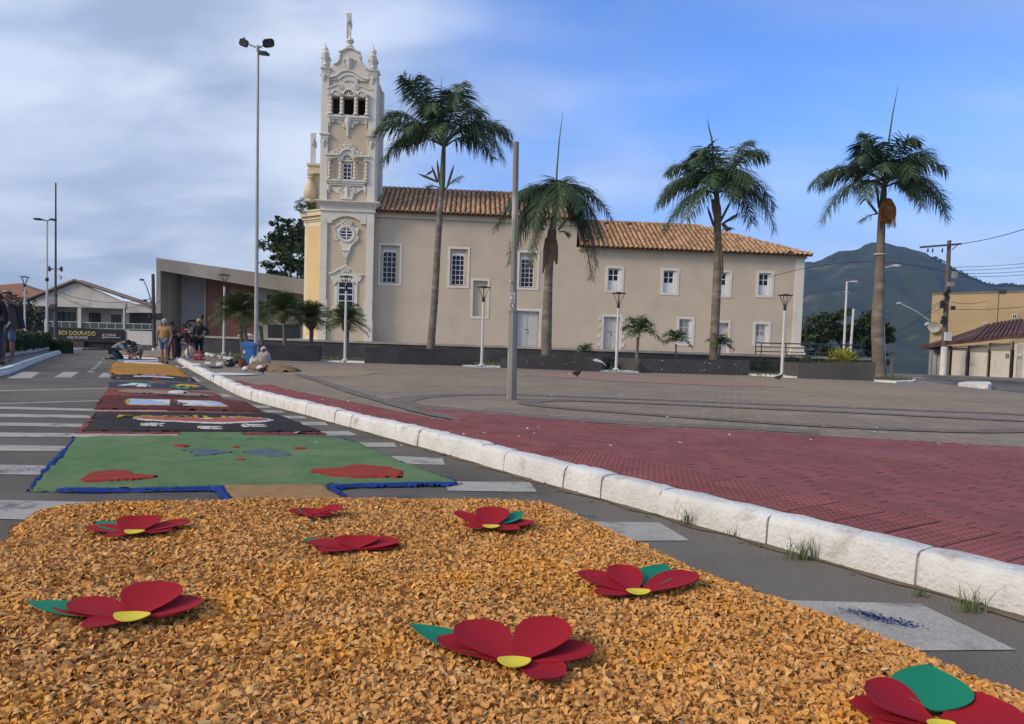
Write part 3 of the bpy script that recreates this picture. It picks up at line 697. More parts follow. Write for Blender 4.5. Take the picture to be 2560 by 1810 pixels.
for v, m, nm in ((884.5, d_beige, 'beige_band'), (888.5, d_wine, 'brown_band'), (893, d_pink, 'pink_band'), (899.5, d_black, 'dark_band')):
    part(wt, nm, line_px([(300, v - 1), (350, v), (393, v + 1)], 0.9), m, cell=0.06, up=0.012, h=0.01)
part(wt, 'blue_band', [(290, 899), (330, 901), (398, 904), (398, 907.5), (340, 905), (288, 902.5)], d_sky, cell=0.06, up=0.004, h=0.012)
part(wt, 'teal_cloth', [(290, 898), (315, 899), (314, 903), (288, 902)], d_teal, cell=0.05, up=0.014, h=0.012)

# ================================================================ WOOD SHAVINGS IN FRONT
CH = [tuple(G(u, v).xy) for u, v in ((16, 1368), (40, 1325), (90, 1292), (150, 1279), (300, 1270), (500, 1268), (640, 1262), (900, 1262), (1200, 1261), (1370, 1268), (1440, 1297), (1600, 1372), (1760, 1447), (1900, 1500), (2060, 1552), (2300, 1650), (2420, 1706), (2540, 1750))] + [(1.72, 1.5), (1.8, 1.0), (-2.3, 1.0), (-2.62, 2.2), (-2.45, 2.9)]
CHP = np.array(CH)
def heap(x, y):
    d = sdist(np.asarray(x, float), np.asarray(y, float), CHP)
    return np.where(d > 0, 0.055 * np.clip(d / 0.22, 0, 1) ** 0.6, 0) + np.where(d > 0, 1, 0) * np.clip(d / .15, 0, 1) * (0.014 * vn(np.asarray(x) * 2.2, np.asarray(y) * 2.2, 3) + 0.006 * vn(np.asarray(x) * 9, np.asarray(y) * 9, 8))
def heap1(x, y): return float(heap(np.array([x]), np.array([y]))[0])
chips_under = mat('shavings_under', (0.62, 0.30, 0.085), (0.5, 0.225, 0.06), 30, 0.95, 0.9, 90)
hp = patch('shavings_bed', CH, 0.0, 0.03, chips_under, None, 0.004, 77, 1.0, 0.0)
me = hp.data; co = np.zeros(len(me.vertices) * 3, np.float32); me.vertices.foreach_get('co', co); co = co.reshape(-1, 3)
co[:, 2] = 0.004 + heap(co[:, 0], co[:, 1]) - 0.001; me.vertices.foreach_set('co', co.ravel()); me.update()
tag(hp, kind='stuff')
R = np.random.RandomState(5)
def template(kind):
    n = 5
    if kind == 0: Ln, wd, A = R.uniform(.022, .048), R.uniform(.011, .026), R.uniform(1.8, 5.2)
    elif kind == 1: Ln, wd, A = R.uniform(.012, .036), R.uniform(.007, .018), R.uniform(.5, 2.0)
    else: Ln, wd, A = R.uniform(.04, .075), R.uniform(.006, .013), R.uniform(2.5, 6.5)
    th = np.linspace(-.5, .5, n) * A; rr = Ln / A
    x = rr * np.sin(th); z = rr * (1 - np.cos(th)); sk = R.uniform(-.4, .4) * wd
    v = []
    for i in range(n):
        w1 = wd * (.5 + R.uniform(-.14, .12)); w2 = wd * (.5 + R.uniform(-.14, .12))
        if i in (0, n - 1): w1 *= R.uniform(.5, 1); w2 *= R.uniform(.5, 1)
        tw = sk * i / n
        v += [(x[i], -w1 + tw, z[i]), (x[i], w2 + tw, z[i])]
    v = np.array(v); v[:, 2] -= v[:, 2].mean(); return v
TPL = np.array([template(k) for k in [0] * 20 + [1] * 20 + [2] * 10])
TF = np.array([(0, 2, 3, 1), (2, 4, 5, 3), (4, 6, 7, 5), (6, 8, 9, 7)])
pts = []
need = 150000
while len(pts) < need:
    yy = 1.25 * (4.6 / 1.25) ** R.rand(60000) if False else R.uniform(1.3, 4.55, 60000); xx = R.uniform(-2.75, 1.8, 60000)
    lim = 0.74 * yy + 0.25
    d = sdist(xx, yy, CHP) + 0.05 * vn(xx * 6, yy * 6, 2) + R.normal(0, .012, 60000)
    okk = (d > -0.004) & (np.abs(xx) < lim)
    pts += list(zip(xx[okk], yy[okk]))
pts = np.array(pts[:need]); n = need
ti = R.randint(0, len(TPL), n); v = TPL[ti] * R.uniform(.55, 1.25, (n, 1, 1))
yaw = R.uniform(0, 2 * PI, n); tilt = R.normal(0, .20, n) + R.normal(0, .5, n) * (R.rand(n) < .12); rol = R.normal(0, .24, n) + np.where(R.rand(n) < .35, PI, 0)
cy, sy, ct, st, cr_, sr = np.cos(yaw), np.sin(yaw), np.cos(tilt), np.sin(tilt), np.cos(rol), np.sin(rol)
x, y, z = v[..., 0], v[..., 1], v[..., 2]
y, z = y * cr_[:, None] - z * sr[:, None], y * sr[:, None] + z * cr_[:, None]
x, z = x * ct[:, None] + z * st[:, None], -x * st[:, None] + z * ct[:, None]
x, y = x * cy[:, None] - y * sy[:, None], x * sy[:, None] + y * cy[:, None]
hz = heap(pts[:, 0], pts[:, 1]) + 0.005 + R.uniform(-.003, .011, n)
W3 = np.stack([x + pts[:, 0, None], y + pts[:, 1, None], z + hz[:, None]], 2)
W3[..., 2] = np.maximum(W3[..., 2], 0.007)
chip = mat('wood_shaving', (0.64, 0.33, 0.11), (0.54, 0.26, 0.075), 3.0, 0.85, 0.0, c3=(0.66, 0.31, 0.065), s3=2.2, island=0.16, spec=0.1)
t_ = chip.node_tree; b_ = t_.nodes['Principled BSDF']; src = b_.inputs['Base Color'].links[0].from_socket
gg = t_.nodes.new('ShaderNodeNewGeometry'); wn_ = t_.nodes.new('ShaderNodeTexWhiteNoise'); wn_.noise_dimensions = '1D'; t_.links.new(gg.outputs['Random Per Island'], wn_.inputs['W'])
mm = t_.nodes.new('ShaderNodeMapRange'); mm.inputs[1].default_value = 0.6; mm.inputs[2].default_value = 1.0; mm.inputs[3].default_value = 0.0; mm.inputs[4].default_value = 0.6; t_.links.new(wn_.outputs[0], mm.inputs[0])
mx_ = t_.nodes.new('ShaderNodeMix'); mx_.data_type = 'RGBA'; mx_.inputs[7].default_value = (0.72, 0.47, 0.22, 1); t_.links.new(mm.outputs[0], mx_.inputs[0]); t_.links.new(src, mx_.inputs[6]); t_.links.new(mx_.outputs[2], b_.inputs['Base Color'])
TFF = (TF[None] + (np.arange(n) * 10)[:, None, None]).reshape(-1, 4)
ws = npmesh('wood_shavings', W3.reshape(-1, 3), TFF, chip, None, True)
tag(ws, 'carpet of curled orange wood shavings filling the front of the road', 'wood shavings', kind='stuff')

# ================================================================ PAPER FLOWERS
pet_red = mat('petal_red', (0.30, 0.012, 0.021), (0.265, 0.01, 0.018), 2, 0.7, 0.0, spec=0.12)
pet_green = mat('leaf_green', (0.012, 0.20, 0.115), (0.01, 0.17, 0.10), 2, 0.7, 0.0, spec=0.12)
pet_yellow = mat('flower_yellow', (0.68, 0.56, 0.04), (0.6, 0.5, 0.03), 6, 0.55, 0.0)
def blade(name, c, tip, width, m, parent, cup=0.25, curve=0.35, pointed=False, roll=0.0):
    """one sheet of craft foam from c to tip (local), rising in a curve, 3 mm thick"""
    c, tip = Vector(c), Vector(tip); d = tip - c; hd = Vector((d.x, d.y, 0)); side = Vector((-hd.y, hd.x, 0)).normalized(); up = Vector((0, 0, 1))
    if roll: side = Matrix.Rotation(roll, 3, d.normalized()) @ side
    nu, nv = 12, 6; g = []
    for i in range(nu + 1):
        t = i / nu
        ct = c + hd * t + up * (d.z * (t * (1 - curve) + curve * t * t))
        w = width * 1.22 * (math.sin(PI * min(1, t ** 1.5)) ** 0.6 if not pointed else math.sin(PI * t ** 0.8) ** 0.85) if 0 < t < 1 else 0.0
        if not pointed: w = max(w, width * .55 * (1 - abs(t * 2 - .5)) if t < .5 else 0)
        if t == 0: w = width * 0.14
        w = max(w, 0.003)
        for j in range(nv + 1):
            q = j / nv * 2 - 1
            g.append(ct + side * (w / 2 * q) + up * (cup * w / 2 * q * q))
    me = bpy.data.meshes.new(name)
    f = [(i * (nv + 1) + j, (i + 1) * (nv + 1) + j, (i + 1) * (nv + 1) + j + 1, i * (nv + 1) + j + 1) for i in range(nu) for j in range(nv)]
    k = len(g); th = Vector((0, 0, -0.003)); gg_ = g + [p + th for p in g]
    f2 = [tuple(k + i for i in reversed(q)) for q in f]
    edge = [i * (nv + 1) for i in range(nu + 1)] + [nu * (nv + 1) + j for j in range(1, nv + 1)] + [i * (nv + 1) + nv for i in range(nu - 1, -1, -1)] + list(range(nv - 1, 0, -1))
    f3 = [(edge[i], edge[(i + 1) % len(edge)], k + edge[(i + 1) % len(edge)], k + edge[i]) for i in range(len(edge))]
    me.from_pydata([tuple(p) for p in gg_], [], f + f2 + f3); me.materials.append(m)
    bm = bmesh.new(); bm.from_mesh(me); bmesh.ops.recalc_face_normals(bm, faces=bm.faces[:]); bm.to_mesh(me); bm.free()
    me.polygons.foreach_set('use_smooth', [True] * len(me.polygons)); me.set_sharp_from_angle(angle=math.radians(50))
    return link(name, me, parent)
FLOWERS = [
 ('front left red foam flower with a yellow eye and its green leaf pointing left', (335, 1548, 0.012), (0.10, 0.07), (68, 1503, 0.04, 0.085),
  [(402, 1452, 0.145, .17), (505, 1497, 0.06, .13), (180, 1500, 0.06, .12), (138, 1511, 0.03, .10), (200, 1562, 0.0, .09), (462, 1516, 0.03, .12)]),
 ('largest red foam flower in the middle front, two petals raised like ears', (1285, 1660, 0.012), (0.085, 0.05), (1024, 1558, 0.035, 0.09),
  [(1165, 1550, 0.105, .15), (1395, 1543, 0.145, .15), (1484, 1614, 0.05, .12), (1412, 1688, 0.01, .12), (1095, 1590, 0.02, .10)]),
 ('red foam flower beside the asphalt on the right, green leaf standing behind it', (1594, 1484, 0.012), (0.08, 0.03), (1662, 1409, 0.05, 0.12),
  [(1448, 1427, 0.075, .12), (1545, 1410, 0.11, .12), (1739, 1430, 0.075, .13), (1484, 1479, 0.015, .08)]),
 ('nearest flower cut by the bottom edge, broad green leaf between red petals', (2345, 1815, 0.01), (0.06, 0.04), (2318, 1660, 0.12, 0.15),
  [(2165, 1702, 0.12, .15), (2122, 1754, 0.05, .10), (2535, 1765, 0.10, .16), (2440, 1840, 0.02, .12), (2200, 1840, 0.02, .12)]),
 ('far left red foam flower with a yellow slit and a flat green leaf behind', (340, 1334, 0.012), (0.08, 0.03), (243, 1302, 0.03, 0.09),
  [(350, 1288, 0.12, .16), (476, 1299, 0.05, .10), (220, 1316, 0.035, .11), (430, 1322, 0.012, .10), (260, 1340, 0.005, .08)]),
 ('small red flower farthest back, seen low with dark undersides', (786, 1288, 0.012), (0.0, 0.0), (748, 1271, 0.05, 0.05),
  [(790, 1271, 0.06, .13), (725, 1273, 0.05, .09), (855, 1264, 0.085, .11), (822, 1288, 0.03, .10), (760, 1288, 0.03, .10)]),
 ('red flower in the middle of the shavings with a raised front petal', (890, 1374, 0.012), (0.0, 0.0), (758, 1346, 0.03, 0.08),
  [(893, 1339, 0.085, .17), (995, 1347, 0.06, .13), (770, 1352, 0.04, .10), (1003, 1363, 0.02, .08), (790, 1374, 0.0, .08)]),
 ('red flower at the back right with a tall petal and yellow eye', (1228, 1320, 0.012), (0.075, 0.03), (1306, 1278, 0.07, 0.09),
  [(1233, 1266, 0.135, .15), (1138, 1277, 0.085, .09), (1334, 1303, 0.03, .11), (1160, 1313, 0.01, .08), (1300, 1322, 0.01, .09)]),
]
for lab, (cu_, cv_, cz), (ew, eh), (lu, lv, lz, lw), petals in FLOWERS:
    c0 = G(cu_, cv_, 0.06); base = heap1(c0.x, c0.y) + 0.02
    c0 = G(cu_, cv_, base + cz)
    fl = thing('foam_flower', lab, 'flower', (c0.x, c0.y, base), 0, 'red foam flowers on the wood shavings')
    o0 = Vector((0, 0, cz))
    for u, v_, zt, w in petals:
        zt = max(.018, zt * .5); t3 = G(u, v_, base + zt) - Vector((c0.x, c0.y, base)); blade('petal', o0 + t3.normalized() * 0.01, t3, w * .92, pet_red, fl, 0.14, 0.4)
    t3 = G(lu, lv, base + lz * .6) - Vector((c0.x, c0.y, base)); blade('leaf', o0 + t3 * 0.25 + Vector((0, 0, -0.004)), t3, lw, pet_green, fl, 0.1, 0.2, True)
    if ew:
        mb = MB(); nseg = 24
        ring = [(math.cos(a) * ew / 2 * (1 + .08 * math.cos(2 * a)), math.sin(a) * ew / 2 * .8) for a in [2 * PI * i / nseg for i in range(nseg)]]
        zf = lambda x, y: cz + 0.006 + 1.1 * (x * x + y * y) / ew * .5
        mb.add([(0, 0, cz + .006)] + [(x, y, zf(x, y)) for x, y in ring] + [(x, y, zf(x, y) - .003) for x, y in ring],
               [(0, 1 + i, 1 + (i + 1) % nseg) for i in range(nseg)] + [(1 + i, 1 + nseg + i, 1 + nseg + (i + 1) % nseg, 1 + (i + 1) % nseg) for i in range(nseg)])
        mb.build('yellow_eye', pet_yellow, fl, True, (0.0, -0.012, 0))

# weeds at the kerb
weed_m = mat('weed', (0.085, 0.14, 0.045), (0.16, 0.17, 0.07), 8, 0.7, objrand=0.2)
WEEDS = [(1718, 1312, .12, 22, 'thin grass tuft at the foot of the kerb beside the second zebra stripe'), (1838, 1342, .08, 12, 'short sparse grass tuft between two larger tufts at the kerb'), (1915, 1356, .05, 10, 'tiny flat weed at the kerb'),
         (2010, 1400, .13, 38, 'widest grass tuft, spilling over dry leaves at the kerb joint'), (2300, 1492, .05, 14, 'withered low weed at the foot of the kerb'), (2420, 1530, .11, 26, 'grass tuft nearest the camera at the kerb'), (1110, 1140, .04, 10, 'tiny dry weed at the kerb beside the green carpet')]
for u, v_, hgt, cnt, lab in WEEDS:
    cnt = int(cnt * 1.8); hgt *= 1.2
    p = G(u, v_); w_ = thing('grass_tuft', lab, 'weed', p, 0, 'weeds along the kerb'); mb = MB()
    for i in range(cnt):
        a = rnd.uniform(0, 2 * PI); r0 = rnd.uniform(0, hgt * .5); bx_, by_ = math.cos(a) * r0 * 1.3, math.sin(a) * r0 * .5
        bend = rnd.uniform(.2, 1.0); hh = hgt * rnd.uniform(.4, 1.15); a2 = rnd.uniform(0, 2 * PI); wv = Vector((-math.sin(a2), math.cos(a2), 0)) * rnd.uniform(.0016, .003)
        ps = []
        for k in range(4):
            t = k / 3; ps.append(Vector((bx_ + math.cos(a2) * hh * bend * t * t, by_ + math.sin(a2) * hh * bend * t * t, hh * t * (1 - .35 * bend * t))))
        mb.add([q for k in range(3) for q in (ps[k] - wv * (1 - k * .25), ps[k] + wv * (1 - k * .25))] + [ps[3]], [(0, 1, 3, 2), (2, 3, 5, 4), (4, 5, 6)])
    mb.build('blades', weed_m, w_)

# ================================================================ CHURCH
CH_A = math.radians(3.5)
CO = V(937, 857, 56.0); CO.z = 0
EX, EY_ = Vector((math.cos(CH_A), math.sin(CH_A), 0)), Vector((-math.sin(CH_A), math.cos(CH_A), 0))
def W(u, v, ly=0.0):
    """local x, z on the church's plane at local depth ly seen at photo position u, v"""
    d = ray(u, v); e = Vector((0, 0, EYE)); t = (ly - (e - CO).dot(EY_)) / d.dot(EY_); p = e + d * t
    return (p - CO).dot(EX), p.z
church = thing('church', 'long cream church with a white ornate bell tower and orange tiled roofs behind the palms', 'church', CO, CH_A)
plaster = mat('plaster_beige', (0.57, 0.485, 0.375), (0.52, 0.435, 0.335), 0.6, 0.9, 0.15, 20, c3=(0.45, 0.39, 0.315), s3=0.35, f3=(0.55, 0.75))
plaster_y = mat('plaster_cream', (0.66, 0.50, 0.27), (0.60, 0.45, 0.24), 0.8, 0.9, 0.15, 20)
trim = mat('trim_white', (0.70, 0.665, 0.59), (0.64, 0.605, 0.53), 1.2, 0.85, 0.15, 20, c3=(0.52, 0.48, 0.40), s3=0.8, f3=(0.58, 0.78))
trim_warm = mat('trim_cream', (0.68, 0.60, 0.44), (0.58, 0.50, 0.36), 1.5, 0.85)
frame_w = mat('frame_white', (0.74, 0.75, 0.77), (0.66, 0.67, 0.69), 3, 0.6)
pane_d = glassy('pane_dark', (0.022, 0.024, 0.036))
pane_b = glassy('pane_blue', (0.024, 0.028, 0.062))
hollow = mat('dark_inside', (0.085, 0.075, 0.066), None, 2, 0.95)
door_w = mat('door_white', (0.56, 0.55, 0.53), (0.47, 0.46, 0.45), 3, 0.7, stretch=(6, 1, 0.6))
tile_o = mat('roof_tile', (0.42, 0.265, 0.155), (0.34, 0.20, 0.115), 1.2, 0.95, 0.2, 20, spec=0.1, island=0.25, objrand=0.25, c3=(0.20, 0.12, 0.08), s3=0.55, f3=(0.56, 0.7))
tile_under = mat('roof_under', (0.12, 0.065, 0.04), (0.09, 0.05, 0.032), 2, 0.95)
def rect(mb, a, b, y0, y1): mb.box(a[0], b[0], y0, y1, a[1], b[1])
def holed_wall(mb, x0, x1, z0, z1, holes, y, depth):
    """front face at y with rectangular openings (x0,x1,z0,z1) and reveals of the given depth"""
    xs = sorted({x0, x1} | {h[0] for h in holes} | {h[1] for h in holes}); zs = sorted({z0, z1} | {h[2] for h in holes} | {h[3] for h in holes})
    for a, b in zip(xs, xs[1:]):
        for c, d in zip(zs, zs[1:]):
            mx, mz = (a + b) / 2, (c + d) / 2
            if not any(h[0] < mx < h[1] and h[2] < mz < h[3] for h in holes): mb.add([(a, y, c), (b, y, c), (b, y, d), (a, y, d)], [(0, 1, 2, 3)])
    for a, b, c, d in holes:
        mb.add([(a, y, c), (b, y, c), (b, y, d), (a, y, d), (a, y + depth, c), (b, y + depth, c), (b, y + depth, d), (a, y + depth, d)],
               [(0, 4, 5, 1), (1, 5, 6, 2), (2, 6, 7, 3), (3, 7, 4, 0)])
def hole(u0, v0, u1, v1, ly=0.0):
    a, b = W(u0, v1, ly), W(u1, v0, ly); return (a[0], b[0], a[1], b[1])
Z0 = 0.95
X_L = W(925, 700)[0]; X_N = W(1442, 600)[0]; X_R = W(2004, 760)[0]
ZE1 = (W(945, 529, -0.35)[1] + W(1240, 541.5, -0.35)[1]) / 2; ZE2 = (W(1500, 618, -0.4)[1] + W(2025, 641, -0.4)[1]) / 2
nave_w = [hole(950.5, 614.5, 999.8, 707.5), hole(1123.5, 623.5, 1169.5, 713.5), hole(1297, 633, 1344, 718.5)]
small_w = [hole(1518.5, 672, 1554, 725), hole(1656.8, 677.5, 1692.2, 731), hole(1790, 682, 1824, 737), hole(1895, 684, 1929.5, 737)]
low_w = [hole(1696, 799, 1730.5, 857.5), hole(1887, 811.5, 1921, 858)]
niche = [hole(1181, 702.5, 1219, 790.5)]
doors_h = [hole(1290, 779, 1348, 866), hole(1507, 793, 1550, 873)]
side_door = [hole(1786, 807.5, 1821.5, 882)]
doors_h = [(a, b, Z0, d) for a, b, c, d in doors_h]; side_door = [(a, b, Z0, d) for a, b, c, d in side_door]
mb = MB()
h1 = nave_w + niche + doors_h[:1]; h2 = small_w + low_w + doors_h[1:] + side_door
holed_wall(mb, X_L, X_N, Z0, ZE1, h1, 0.0, 0.32)
holed_wall(mb, X_N, X_R, Z0, ZE2, h2, 0.0, 0.32)
for h in h1 + h2: mb.add([(h[0], .32, h[2]), (h[1], .32, h[2]), (h[1], .32, h[3]), (h[0], .32, h[3])], [(0, 1, 2, 3)])
mb.box(X_L, X_N, 0.4, 11.0, Z0 - .2, ZE1 - .02); mb.box(X_N, X_R, 0.4, 11.0, Z0 - .2, ZE2 - .02)
mb.add([(X_R, 0, Z0), (X_R, .4, Z0), (X_R, .4, ZE2), (X_R, 0, ZE2)], [(0, 1, 2, 3)])
mb.add([(X_N, 0, ZE2), (X_N, .4, ZE2), (X_N, .4, ZE1), (X_N, 0, ZE1)], [(0, 1, 2, 3)])
YR = 4.6; ZR1 = (W(945, 470, YR)[1] + W(1260, 483.5, YR)[1]) / 2; ZR2 = (W(1500, 555.5, YR)[1] + W(1735, 564, YR)[1]) / 2
mb.add([(X_N, -0.0, ZE1 - .02), (X_N, YR, ZR1 - .1), (X_N, 2 * YR, ZE1 - .02)], [(0, 1, 2)])
mb.build('wall', plaster, church)
mb = MB()                                                    # eaves moulding, corner pilaster, plinth strip
mb.box(X_L, X_N + .06, -0.16, 0.0, ZE1 - .36, ZE1 - .12); mb.box(X_L, X_N + .12, -0.28, 0.0, ZE1 - .118, ZE1 + .02)
mb.box(X_N + .125, X_R + .2, -0.12, 0.0, ZE2 - .2, ZE2 + .03)
mb.build('eaves_moulding', plaster, church)
a = W(1987, 700)[0]
mb = MB(); mb.box(a, X_R + .06, -0.07, -0.002, Z0, ZE2 - .21); mb.build('corner_pilaster', trim, church)
mb = MB(); bx0 = W(1974, 870, -.1)[0]; bx1 = W(2008, 870, -.1)[0]
for i, (dz0, dz1, gr) in enumerate(((0, .22, .08), (.22, .5, 0), (.5, .58, .05), (.58, .66, -.04))): mb.box(bx0 - gr, bx1 + gr, -.3 - gr, -.075, Z0 + dz0 + .1, Z0 + dz1 + .1)
mb.build('column_base', trim, church)

def muntins(mb, x0, x1, z0, z1, cols, rows, w, y0, y1, frame=0.07):
    mb.box(x0, x0 + frame, y0, y1, z0, z1); mb.box(x1 - frame, x1, y0, y1, z0, z1)
    mb.box(x0 + frame, x1 - frame, y0, y1, z0, z0 + frame); mb.box(x0 + frame, x1 - frame, y0, y1, z1 - frame, z1)
    cw, rh = (x1 - x0) / cols, (z1 - z0) / rows
    for i in range(1, cols): mb.box(x0 + cw * i - w / 2, x0 + cw * i + w / 2, y0 + .004, y1 - .004, z0 + frame, z1 - frame)
    for j in range(1, rows): mb.box(x0 + frame, x1 - frame, y0 + .008, y1 - .008, z0 + rh * j - w / 2, z0 + rh * j + w / 2)
def panes(win, x0, x1, z0, z1, cols, rows, w, y, m, frame=0.07):
    cw, rh = (x1 - x0) / cols, (z1 - z0) / rows; base = None
    for i in range(cols):
        for j in range(rows):
            ax, bx_ = x0 + cw * i + (frame if i == 0 else w / 2), x0 + cw * (i + 1) - (frame if i == cols - 1 else w / 2)
            az, bz = z0 + rh * j + (frame if j == 0 else w / 2), z0 + rh * (j + 1) - (frame if j == rows - 1 else w / 2)
            p = MB(); p.box(ax, bx_, y, y + .01, az, bz); p.build('pane', m, win)
def surround(win, h, t, y=-0.035, m=trim):
    mb = MB(); a, b, c, d = h
    mb.box(a - t, a - .002, y, -.002, c - t, d + t); mb.box(b + .002, b + t, y, -.002, c - t, d + t); mb.box(a - .002, b + .002, y, -.002, d + .002, d + t); mb.box(a - .002, b + .002, y, -.002, c - t, c - .002)
    mb.build('surround', m, win)
for h in nave_w:                                             # arched 3 x 6 light windows in deep recesses
    x0, x1 = h[0] + .12, h[1] - .62 * (h[1] - h[0]) * .26 - .02; z0, z1 = h[2] + .06, h[3] - .42
    mb = MB(); muntins(mb, x0, x1, z0, z1 - .02, 3, 6, .035, .20, .27, .05)
    arch = [(x0 + (x1 - x0) * t, z1 - .3 + .3 * math.sin(PI * (.12 + .76 * t)) ** .8) for t in np.linspace(0, 1, 9)]
    mb.wall(arch + [(x1, z1 + .12), (x0, z1 + .12)], .19, .275)
    win = mb.build('arched_window', frame_w, church)
    panes(win, x0, x1, z0, z1 - .02, 3, 6, .035, .235, pane_d, .05)
    mb = MB(); mb.box(x1 + .004, h[1], .12, .31, h[2], h[3] - .004); mb.box(h[0], x0 - .004, .2, .31, h[2], h[3] - .004); mb.box(x0, x1, .2, .31, z1 + .125, h[3] - .004); mb.build('recess_lining', plaster, win)
    surround(win, h, .17)
mb = MB(); h = niche[0]; mb.box(h[0], h[1], .2, .3, h[2], h[3]); nich = mb.build('blind_window', plaster, church); surround(nich, h, .17)
for h in small_w + low_w:                                    # casements: glass above, panel below
    low = h in low_w; mb = MB(); x0, x1 = h[0] + .03, h[1] - .2; mb.box(x1 + .002, h[1], .06, .3, h[2], h[3]); zc = h[2] + (h[3] - h[2]) * (.42 if not low else .38)
    muntins(mb, x0, x1, zc, h[3] - .04, 2, 2, .06, .14, .2, .06)
    mb.box(x0, x1, .15, .2, h[2] + .02, zc - .003); mb.box(x0 + .1, (x0 + x1) / 2 - .05, .135, .148, h[2] + .1, zc - .1); mb.box((x0 + x1) / 2 + .05, x1 - .1, .135, .148, h[2] + .1, zc - .1)
    win = mb.build('casement_window', frame_w, church); panes(win, x0, x1, zc, h[3] - .04, 2, 2, .06, .165, pane_d, .06)
    if low:
        mb = MB()
        for i in range(9): xx = x0 + .05 + (x1 - x0 - .1) * i / 8; mb.bar((xx, .09, h[2] + (.02 if h is low_w[1] else (zc - h[2]))), (xx, .09, h[3] - .05), .022)
        mb.build('window_bars', frame_w, win)
    surround(win, h, .2)
for h, lab in zip(doors_h, ('wide', 'narrow')):
    mb = MB(); mx = (h[0] + h[1]) / 2; arch_z = h[3] - .28
    for a, b in ((h[0] + .03, mx - .012), (mx + .012, h[1] - .03)):
        mb.box(a, b, .2, .28, h[2], h[3] - .02)
        for j in range(3): z = h[2] + .15 + j * (h[3] - h[2] - .5) / 3; mb.box(a + .1, b - .1, .185, .198, z, z + (h[3] - h[2] - .5) / 3 - .12)
    dr = mb.build('door', door_w, church)
    mb = MB(); mb.bar((mx + .05, .17, h[2] + 1.05), (mx + .05, .17, h[2] + 1.2), .03); mb.bar((mx - .25, .18, h[2] + 1.35), (mx + .1, .18, h[2] + 1.35), .02, .03); mb.build('handle', mat('iron', (0.03, 0.03, 0.03), None, 5, 0.5, metal=0.7), dr)
    surround(dr, (h[0], h[1], h[2], h[3]), .2)
    if lab == 'narrow':
        mb = MB()
        for z in np.linspace(h[2] + .25, h[3] - .3, 4):
            for s_ in (h[0] - .42, h[1] + .205): mb.box(s_, s_ + .2, -.06, -.003, z, z + .28)
        mb.build('quoin', trim, dr)
h = side_door[0]
mb = MB(); mb.box(h[0], h[1], .25, .3, h[2], h[3]); sd = mb.build('side_door', door_w, church)
mb = MB(); mb.bar((h[0], .1, h[2] + .3), (h[1], .1, h[3] - .8), .05); mb.bar((h[0], .1, h[2] + .5), (h[1], .1, h[3] - .6), .05); mb.bar((h[0], .1, h[2] + .7), (h[1], .1, h[3] - .4), .05); mb.build('handrail', trim, sd); surround(sd, h, .18)

# tiled roofs
def tile_mesh():
    mb = MB(); n = 5; g = []
    for y_, r in ((0, .150), (.58, .12)):
        for i in range(n + 1): a = PI * i / n; g.append((r * math.cos(a), y_, r * .85 * math.sin(a) + .01))
    for y_, r in ((0, .128), ):
        for i in range(n + 1): a = PI * i / n; g.append((r * math.cos(a), y_ + .002, r * .85 * math.sin(a) - .008))
    mb.add(g, [(i, n + 1 + i, n + 2 + i, i + 1) for i in range(n)] + [(i + 1, 2 * (n + 1) + i + 1, 2 * (n + 1) + i, i) for i in range(n)])
    return mb
TM = tile_mesh()
def tiled_roof(name, xa, xb, y_e, z_e, y_r, z_r, clip, n_obj, dx, rowl):
    sl = math.hypot(y_r - y_e, z_r - z_e); an = math.atan2(z_r - z_e, y_r - y_e)
    mb = MB(); P = clip(None)
    def on(x, s_, off=0.0): return (x, y_e + math.cos(an) * s_ - math.sin(an) * off, z_e + math.sin(an) * s_ + math.cos(an) * off)
    mb.add([on(x, s_) for x, s_ in P] + [on(x, s_, -.12) for x, s_ in P], [tuple(range(len(P))), tuple(reversed(range(len(P), 2 * len(P))))] + [((i + 1) % len(P), i, len(P) + i, len(P) + (i + 1) % len(P)) for i in range(len(P))])
    roof = mb.build(name, tile_under, church)
    me = TM.build('tile', tile_o, roof); me0 = me.data; cnt = 0; rest = MB(); R_ = Matrix.Rotation(an, 3, 'X')
    rows = int(sl / rowl)
    for j in range(rows + 1):
        for i in range(int((xb - xa) / dx) + 1):
            x = xa + dx * (i + .5); s_ = j * rowl - .06
            if s_ > sl - .05 or not clip((x, s_)): continue
            if rnd.random() < .004: continue
            p = Vector(on(x + rnd.uniform(-.012, .012), s_ + rnd.uniform(-.03, .03), .012 + rnd.uniform(-.006, .012))); rz = rnd.uniform(-.05, .05)
            Mx = Matrix.Translation(p) @ (R_ @ Matrix.Rotation(rz, 3, 'Z')).to_4x4()
            if cnt < n_obj:
                o = me if cnt == 0 else me.copy()
                if cnt: COL.objects.link(o)
                o.parent = roof; o.matrix_local = Mx; cnt += 1
            else: rest.add([Mx @ Vector(v) for v in TM.v], TM.f)
    if rest.v: tag(rest.build('tiles', tile_o, roof, True), kind='stuff')
    return roof, on, sl
xa1 = W(938, 500)[0]
r1, on1, sl1 = tiled_roof('nave_roof', xa1, X_N + .15, -0.5, ZE1 + .06, YR, ZR1, lambda q: [(xa1, 0), (X_N + .15, 0), (X_N + .15, 99 and math.hypot(YR + .5, ZR1 - ZE1 - .06)), (xa1, math.hypot(YR + .5, ZR1 - ZE1 - .06))] if q is None else True, 300, .375, .50)
xr_e = W(2031, 639, -.55)[0]; xr_r = W(1742, 564, YR)[0]; sl2_ = math.hypot(YR + .55, ZR2 - ZE2 - .05)
